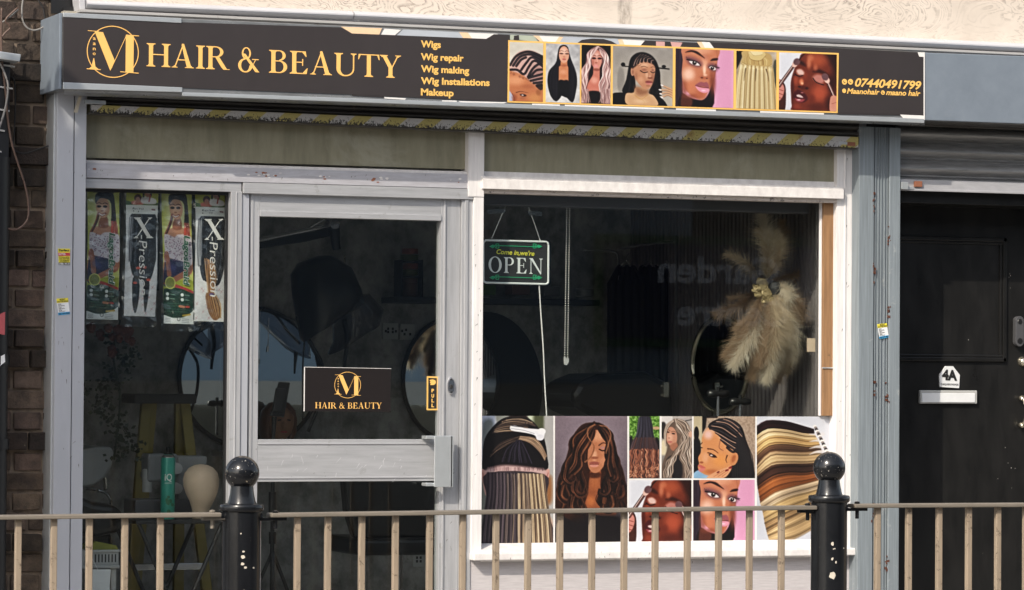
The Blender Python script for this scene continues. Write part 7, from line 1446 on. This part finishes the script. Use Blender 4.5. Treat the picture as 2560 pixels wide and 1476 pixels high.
m = MB(); m.pprism([(1430, 985), (1450, 955), (1500, 935), (1620, 930), (1680, 960), (1690, 1060), (1560, 1060), (1480, 1040), (1440, 1020)], 1.6, 2.0); own(m.build('salon_stool', M['black'], bevel=.03), 'low black padded stool in front of the hanging capes', 'stool')
m = MB(); c = U(1667, 975, 1.5); m.box(c.x-.015, c.x+.012, 1.5, 1.53, c.z-.035, c.z+.035); m.box(c.x-.03, c.x-.015, 1.5, 1.53, c.z-.03, c.z-.02); m.box(c.x-.03, c.x-.015, 1.5, 1.53, c.z+.012, c.z+.022); own(m.build('door_latch', M['brass'], bevel=.003), 'small metal latch near the oval mirror on the side wall', 'latch')
# tripod heads on the ledge behind the poster
for px, py, lab in ((1795, 985, 'black camera tripod head below the gold rimmed mirror'), (1850, 1005, 'black phone clamp stand right of the camera tripod head'), (1130, 1030, 'black clamp stand seen in the right part of the door glass'), (2010, 1005, 'black bracket by the fluted panels at the right window edge')):
    y = .55; s = thing('clamp_stand', tuple(U(px, 1050, y)), lab, 'stand'); c = U(px, py, y)
    m = MB(); m.lathe(tuple(c), [(0, -.05), (.014, -.048), (.018, -.02), (.012, 0), (.018, .02), (.014, .048), (0, .05)], 14, 'x'); m.build('head', M['black'], s, True)
    m = MB(); m.tube([c, c+Vector((0, 0, -.16))], .007, 8); m.build('stem', M['steel'], s)
    m = MB(); m.tube([c+Vector((0, 0, 0)), c+Vector((.0, 0, .03))], .008, 8); m.build('screw', M['black'], s)
# plant garland at the left
rs = random.Random(11)
pg = thing('flower_garland', tuple(U(290, 800, .7)), 'trailing garland of dark leaves and dusky roses at the left of the salon', 'garland')
m = MB()
for k in range(420):
    t = rs.random(); px = 285+45*math.sin(t*9)*.6+rs.gauss(0, 22); py = 830+t*320; p = U(px, py, .7+rs.uniform(-.06, .06)); a_ = Vector((rs.uniform(-1, 1), rs.uniform(-1, 1), rs.uniform(-1, .4))).normalized(); b__ = a_.cross(Vector((rs.random(), 1, rs.random()))).normalized(); L = rs.uniform(.012, .028)
    m.add([p, p+a_*L*.5+b__*L*.35, p+a_*L, p+a_*L*.5-b__*L*.35], [(0, 1, 2, 3)])
m.build('leaves', M['darkgreen'], pg)
for k in range(16):
    px = 280+rs.gauss(0, 30); py = 820+abs(rs.gauss(0, 40)); c = U(px, py, .66+rs.uniform(-.04, .04)); R_ = rs.uniform(.016, .026); m = MB()
    for j in range(12):
        q = j*2.4; p = c+Vector((R_*.6*math.cos(q)*j/12, -R_*(1-j/14), R_*.6*math.sin(q)*j/12)); s_ = R_*.55
        m.add([p+Vector((s_*math.cos(q+t), rs.uniform(-.004, .004), s_*math.sin(q+t))) for t in (0, 1.3, 2.6, 3.9, 5.2)], [(0, 1, 2, 3, 4)])
    m.build('rose', M['rose'], pg)
m = MB(); m.tube([U(300, 800, .7), U(285, 900, .7), U(300, 1000, .7), U(285, 1150, .7)], .004, 6); m.build('stem', M['darkgreen'], pg)
# step ladder
YLd = 1.0; la = thing('step_ladder', (U(425, 1400, YLd).x, YLd, ZF), 'yellow step ladder with black top, behind the left window', 'ladder')
zt_ = U(420, 995, YLd).z
for i, (xa, xb, dy) in enumerate(((372, 330, 0), (465, 520, 0), (385, 372, .3), (455, 480, .3))):
    A = U(xa, 995, YLd); B = U(xb, 1476, YLd); d = (B-A); e = A+d*((A.z-ZF)/(A.z-B.z)); w = .022
    m = MB(); m.hexa([(e.x-w, YLd+dy, ZF), (e.x+w, YLd+dy, ZF), (A.x+w, YLd+.02, zt_), (A.x-w, YLd+.02, zt_)], [(e.x-w, YLd+dy+.03, ZF), (e.x+w, YLd+dy+.03, ZF), (A.x+w, YLd+.05, zt_), (A.x-w, YLd+.05, zt_)]); m.build('stile', M['yellow'], la, bevel=.003)
m = MB(); a_ = U(335, 985, YLd-.05); b__ = U(492, 1010, YLd-.05); m.box(a_.x, b__.x, YLd-.05, YLd+.16, b__.z, a_.z); m.build('top', M['mattblack'], la, bevel=.008)
for py in (1180, 1410):
    a_ = U(352-(py-1180)*.08, py, YLd); b__ = U(490+(py-1180)*.1, py+14, YLd); m = MB(); m.box(a_.x, b__.x, YLd-.01, YLd+.06, b__.z, a_.z); m.build('tread', M['steel'], la, bevel=.003)
# little table with spray can, head and machine
YTb = .42; tb = thing('folding_table', (U(420, 1320, YTb).x, YTb, ZF), 'black folding table with crossed legs behind the left window', 'table'); zt_ = U(420, 1299, YTb).z
a_ = U(330, 1299, YTb); b__ = U(562, 1305, YTb); m = MB(); m.box(a_.x, b__.x, YTb-.06, YTb+.4, zt_-.016, zt_); m.build('top', M['mattblack'], tb, bevel=.003)
for y in (YTb-.03, YTb+.35):
    for xa, xb in ((a_.x+.02, b__.x-.02), (b__.x-.02, a_.x+.02)): m = MB(); m.tube([(xa, y, zt_-.016), (xb, y, ZF)], .009, 8, sm=False); m.build('leg', M['black'], tb, 40)
cn = thing('spray_can', tuple(U(419, 1298, .45)), 'tall teal hairspray can with dark leaf print on the folding table', 'spray can'); c = U(419, 1298, .45); r = .0288; h = U(419, 1150, .45).z-zt_
m = MB(); m.lathe((c.x, .45, zt_), [(r*.96, 0), (r, .006), (r, h), (r*.9, h+.012), (r*.62, h+.022)], 32); m.build('body', M['teal'], cn, 50)
m = MB(); m.lathe((c.x, .45, zt_+h+.022), [(r*.62, 0), (r*.62, .006), (r*.3, .008), (r*.28, .03), (0, .031)], 20); m.build('nozzle', M['black'], cn, 40)
m = MB(); m.lathe((c.x, .45, zt_+h+.012), [(r*.92, -.004), (r*.94, 0), (r*.66, .009)], 28); m.build('shoulder', M['steel'], cn, 40)
def wrap(mb, txt, px0, px1, py, cap):      # lettering wrapped round the can
    vs, fs = text_polys(txt, 0, .01); a_ = U(px0, py, .42); b__ = U(px1, py, .42); lo, hi = min(q[0] for q in vs), max(q[0] for q in vs); hw = cap/600
    out_ = []
    for q in vs: x = a_.x+(b__.x-a_.x)*(q[0]-lo)/(hi-lo); dx = max(-.97, min(.97, (x-c.x)/(r+.0008))); out_.append((x, .45-(r+.0008)*math.sqrt(1-dx*dx), a_.z+q[1]/.73*hw))
    mb.add(out_, fs)
m = MB(); wrap(m, 'iQ', 413, 430, 1202, 17); wrap(m, 'HAIRSPRAY', 413, 431, 1210, 3); m.build('lettering', M['vwhite'], cn)
m = MB(); rs = random.Random(3)
for k in range(9):
    x = c.x+rs.uniform(-.012, .016); z = zt_+.03+rs.uniform(0, .06); s_ = rs.uniform(.004, .009); dx = (x-c.x)/r
    m.add([(x+s_*math.cos(q), .45-math.sqrt(max(1e-6, (r+.0012)**2-(min(r, abs(x+s_*math.cos(q)-c.x)))**2)), z+s_*math.sin(q)) for q in np.arange(0, 6.2, .8)], [tuple(range(8))])
m.build('leaf_print', M['lgreen'], cn)
ch = thing('canvas_head', tuple(U(507, 1298, .45)), 'faceless beige canvas wig head on the folding table', 'wig head'); c = U(507, 1230, .45)
m = MB(); vs = []; n = 28; H0 = zt_
prof = [(.040, .0, 0), (.043, .012, 0), (.040, .03, .0), (.044, .05, .004), (.058, .085, .012), (.074, .12, .008), (.083, .155, .002), (.085, .185, 0), (.078, .215, 0), (.058, .24, 0), (.03, .254, 0), (.002, .258, 0)]
sc2 = (U(507, 1161, .45).z-zt_)/.258
for r_, h_, yo in prof:
    for k in range(n): q = 6.2832*k/n; vs.append((c.x-.002+r_*math.cos(q)*sc2, .47-yo+r_*1.15*math.sin(q)*sc2, H0+h_*sc2))
m.add(vs, [(i*n+k, i*n+(k+1) % n, (i+1)*n+(k+1) % n, (i+1)*n+k) for i in range(len(prof)-1) for k in range(n)]+[tuple(range(n))]); m.build('head', M['beige'], ch, True)
m = MB(); m.tube([(c.x-.001, .47-.0885*sc2*1.0, H0+.1*sc2)]+[(c.x-.001, .47-rr*1.16*sc2-.0008, H0+hh_*sc2) for rr, hh_ in ((.076, .12), (.084, .155), (.086, .185), (.079, .215), (.058, .24))], .0008, 5); m.build('seam', M['beige'], ch)
sm_ = thing('hood_steriliser', tuple(U(450, 1298, .62)), 'pale grey sewing machine behind the spray can on the folding table', 'machine')
m = MB(); a_ = U(445, 1141, .62); b__ = U(517, 1290, .62); m.box(a_.x, b__.x, .62, .76, zt_, a_.z); m.build('body', M['greybox'], sm_, bevel=.008)
m = MB(); a_ = U(372, 1135, .62); b__ = U(446, 1205, .62); m.box(a_.x, b__.x, .63, .74, b__.z, a_.z); m.build('arm', M['greybox'], sm_, bevel=.01)
m = MB(); a_ = U(338, 1250, .60); b__ = U(520, 1290, .60); m.box(a_.x, b__.x-.06, .60, .78, zt_, a_.z); m.build('bed', plain('dark_grey_plastic', (.09, .09, .095), .45), sm_, bevel=.006)
for py in (1172, 1222): m = MB(); c = U(438+4, py, .60); m.lathe((c.x, .60, c.z), [(0, -.012), (.022, -.010), (.025, .02)], 20, 'y'); m.build('dial', M['offwhite'], sm_, 40)
m = MB(); c = U(368, 1200, .66); m.lathe((c.x, .66, c.z-.05), [(.02, 0), (.02, .09), (.012, .095)], 16); m.build('spool', M['offwhite'], sm_, 40)
sm_.name = 'sewing_machine'
# wash basin, hose, black chair, basket of magazines
wb = thing('wash_basin', tuple(U(240, 1200, .9)), 'white backwash basin at the far left of the window', 'basin')
m = MB(); vs = []; n = 20
for px, py, rx, ry in ((225, 1122, .0, .0), ): pass
m.pprism([(190, 1128), (240, 1117), (278, 1118), (286, 1130), (280, 1165), (262, 1195), (235, 1215), (195, 1222)], .9, 1.25); m.build('bowl', M['offwhite'], wb, bevel=.05, seg=5)
m = MB(); m.tube([U(215, 1222, .9), U(245, 1226, .88), U(268, 1236, .88), U(277, 1255, .88), U(272, 1275, .9)], .006, 8); m.build('hose', M['steel'], wb, True)
m = MB(); m.tube([U(243, 1222, .87), U(243, 1231, .87)], .007, 8); m.tube([U(262, 1196, .9), U(264, 1225, .88)], .009, 8); m.build('tap', M['brass'], wb)
bc = thing('backwash_chair', (U(250, 1400, .8).x, .8, ZF), 'black reclining chair under the white basin', 'chair')
m = MB(); m.pprism([(190, 1235), (235, 1255), (290, 1262), (318, 1290), (310, 1330), (240, 1345), (190, 1330)], .75, 1.15); m.build('seat', M['black'], bc, bevel=.03, seg=3)
m = MB(); m.pprism([(190, 1330), (280, 1330), (290, 1400), (190, 1410)], .8, 1.1); m.build('base', M['black'], bc, bevel=.02)
st = thing('side_table', (U(255, 1420, .4).x, .4, ZF), 'small pale table under the white basket', 'table'); zq = U(255, 1414, .34).z
a_ = U(190, 1414, .34); b__ = U(300, 1414, .34); m = MB(); m.box(a_.x, b__.x, .34, .62, zq-.012, zq); m.build('top', M['offwhite'], st, bevel=.003)
for x in (a_.x+.02, b__.x-.02): m = MB(); m.box(x-.01, x+.01, .36, .38, ZF, zq-.012); m.build('leg', M['offwhite'], st)
m = MB(); m.pprism([(228, 1424), (277, 1424), (272, 1500), (222, 1500)], .325, .33); own(m.build('paper_sheet', M['paper']), 'white paper sheet hanging below the basket', 'paper')
bk = thing('basket', tuple(U(255, 1412, .36)), 'white slotted plastic basket', 'basket'); m = MB(); a_ = U(205, 1378, .36); b__ = U(297, 1412, .36)
m.box(a_.x, b__.x, .36, .364, b__.z, a_.z); m.box(a_.x, b__.x, .55, .554, b__.z, a_.z); m.box(a_.x, a_.x+.004, .36, .55, b__.z, a_.z); m.box(b__.x-.004, b__.x, .36, .55, b__.z, a_.z); m.box(a_.x, b__.x, .36, .55, zq, zq+.004); m.box(a_.x-.006, b__.x+.006, .352, .362, a_.z-.006, a_.z+.004); m.build('shell', M['offwhite'], bk, bevel=.002)
m = MB()
for k in range(10): x = a_.x+.014+(b__.x-a_.x-.028)*k/9; m.box(x-.0025, x+.0025, .3585, .3605, b__.z+.010, a_.z-.014)
m.build('slots', M['mattblack'], bk)
m = MB(); m.pprism([(222, 1368), (240, 1354), (290, 1364), (297, 1376), (222, 1376)], .40, .52); own(m.build('magazine', plain('yellow_magazine', (.30, .30, .05), .5)), 'yellow magazine lying in the white basket', 'magazine')
m = MB(); m.tube([U(222, 1380, .33), U(245, 1425, .33), U(276, 1478, .33)], .0014, 6); own(m.build('white_wire', M['vwhite']), 'thin white wire hanging across the basket', 'wire')
# ---- clean up bookkeeping
for o in bpy.data.objects:
    if '_l' in o: del o['_l']
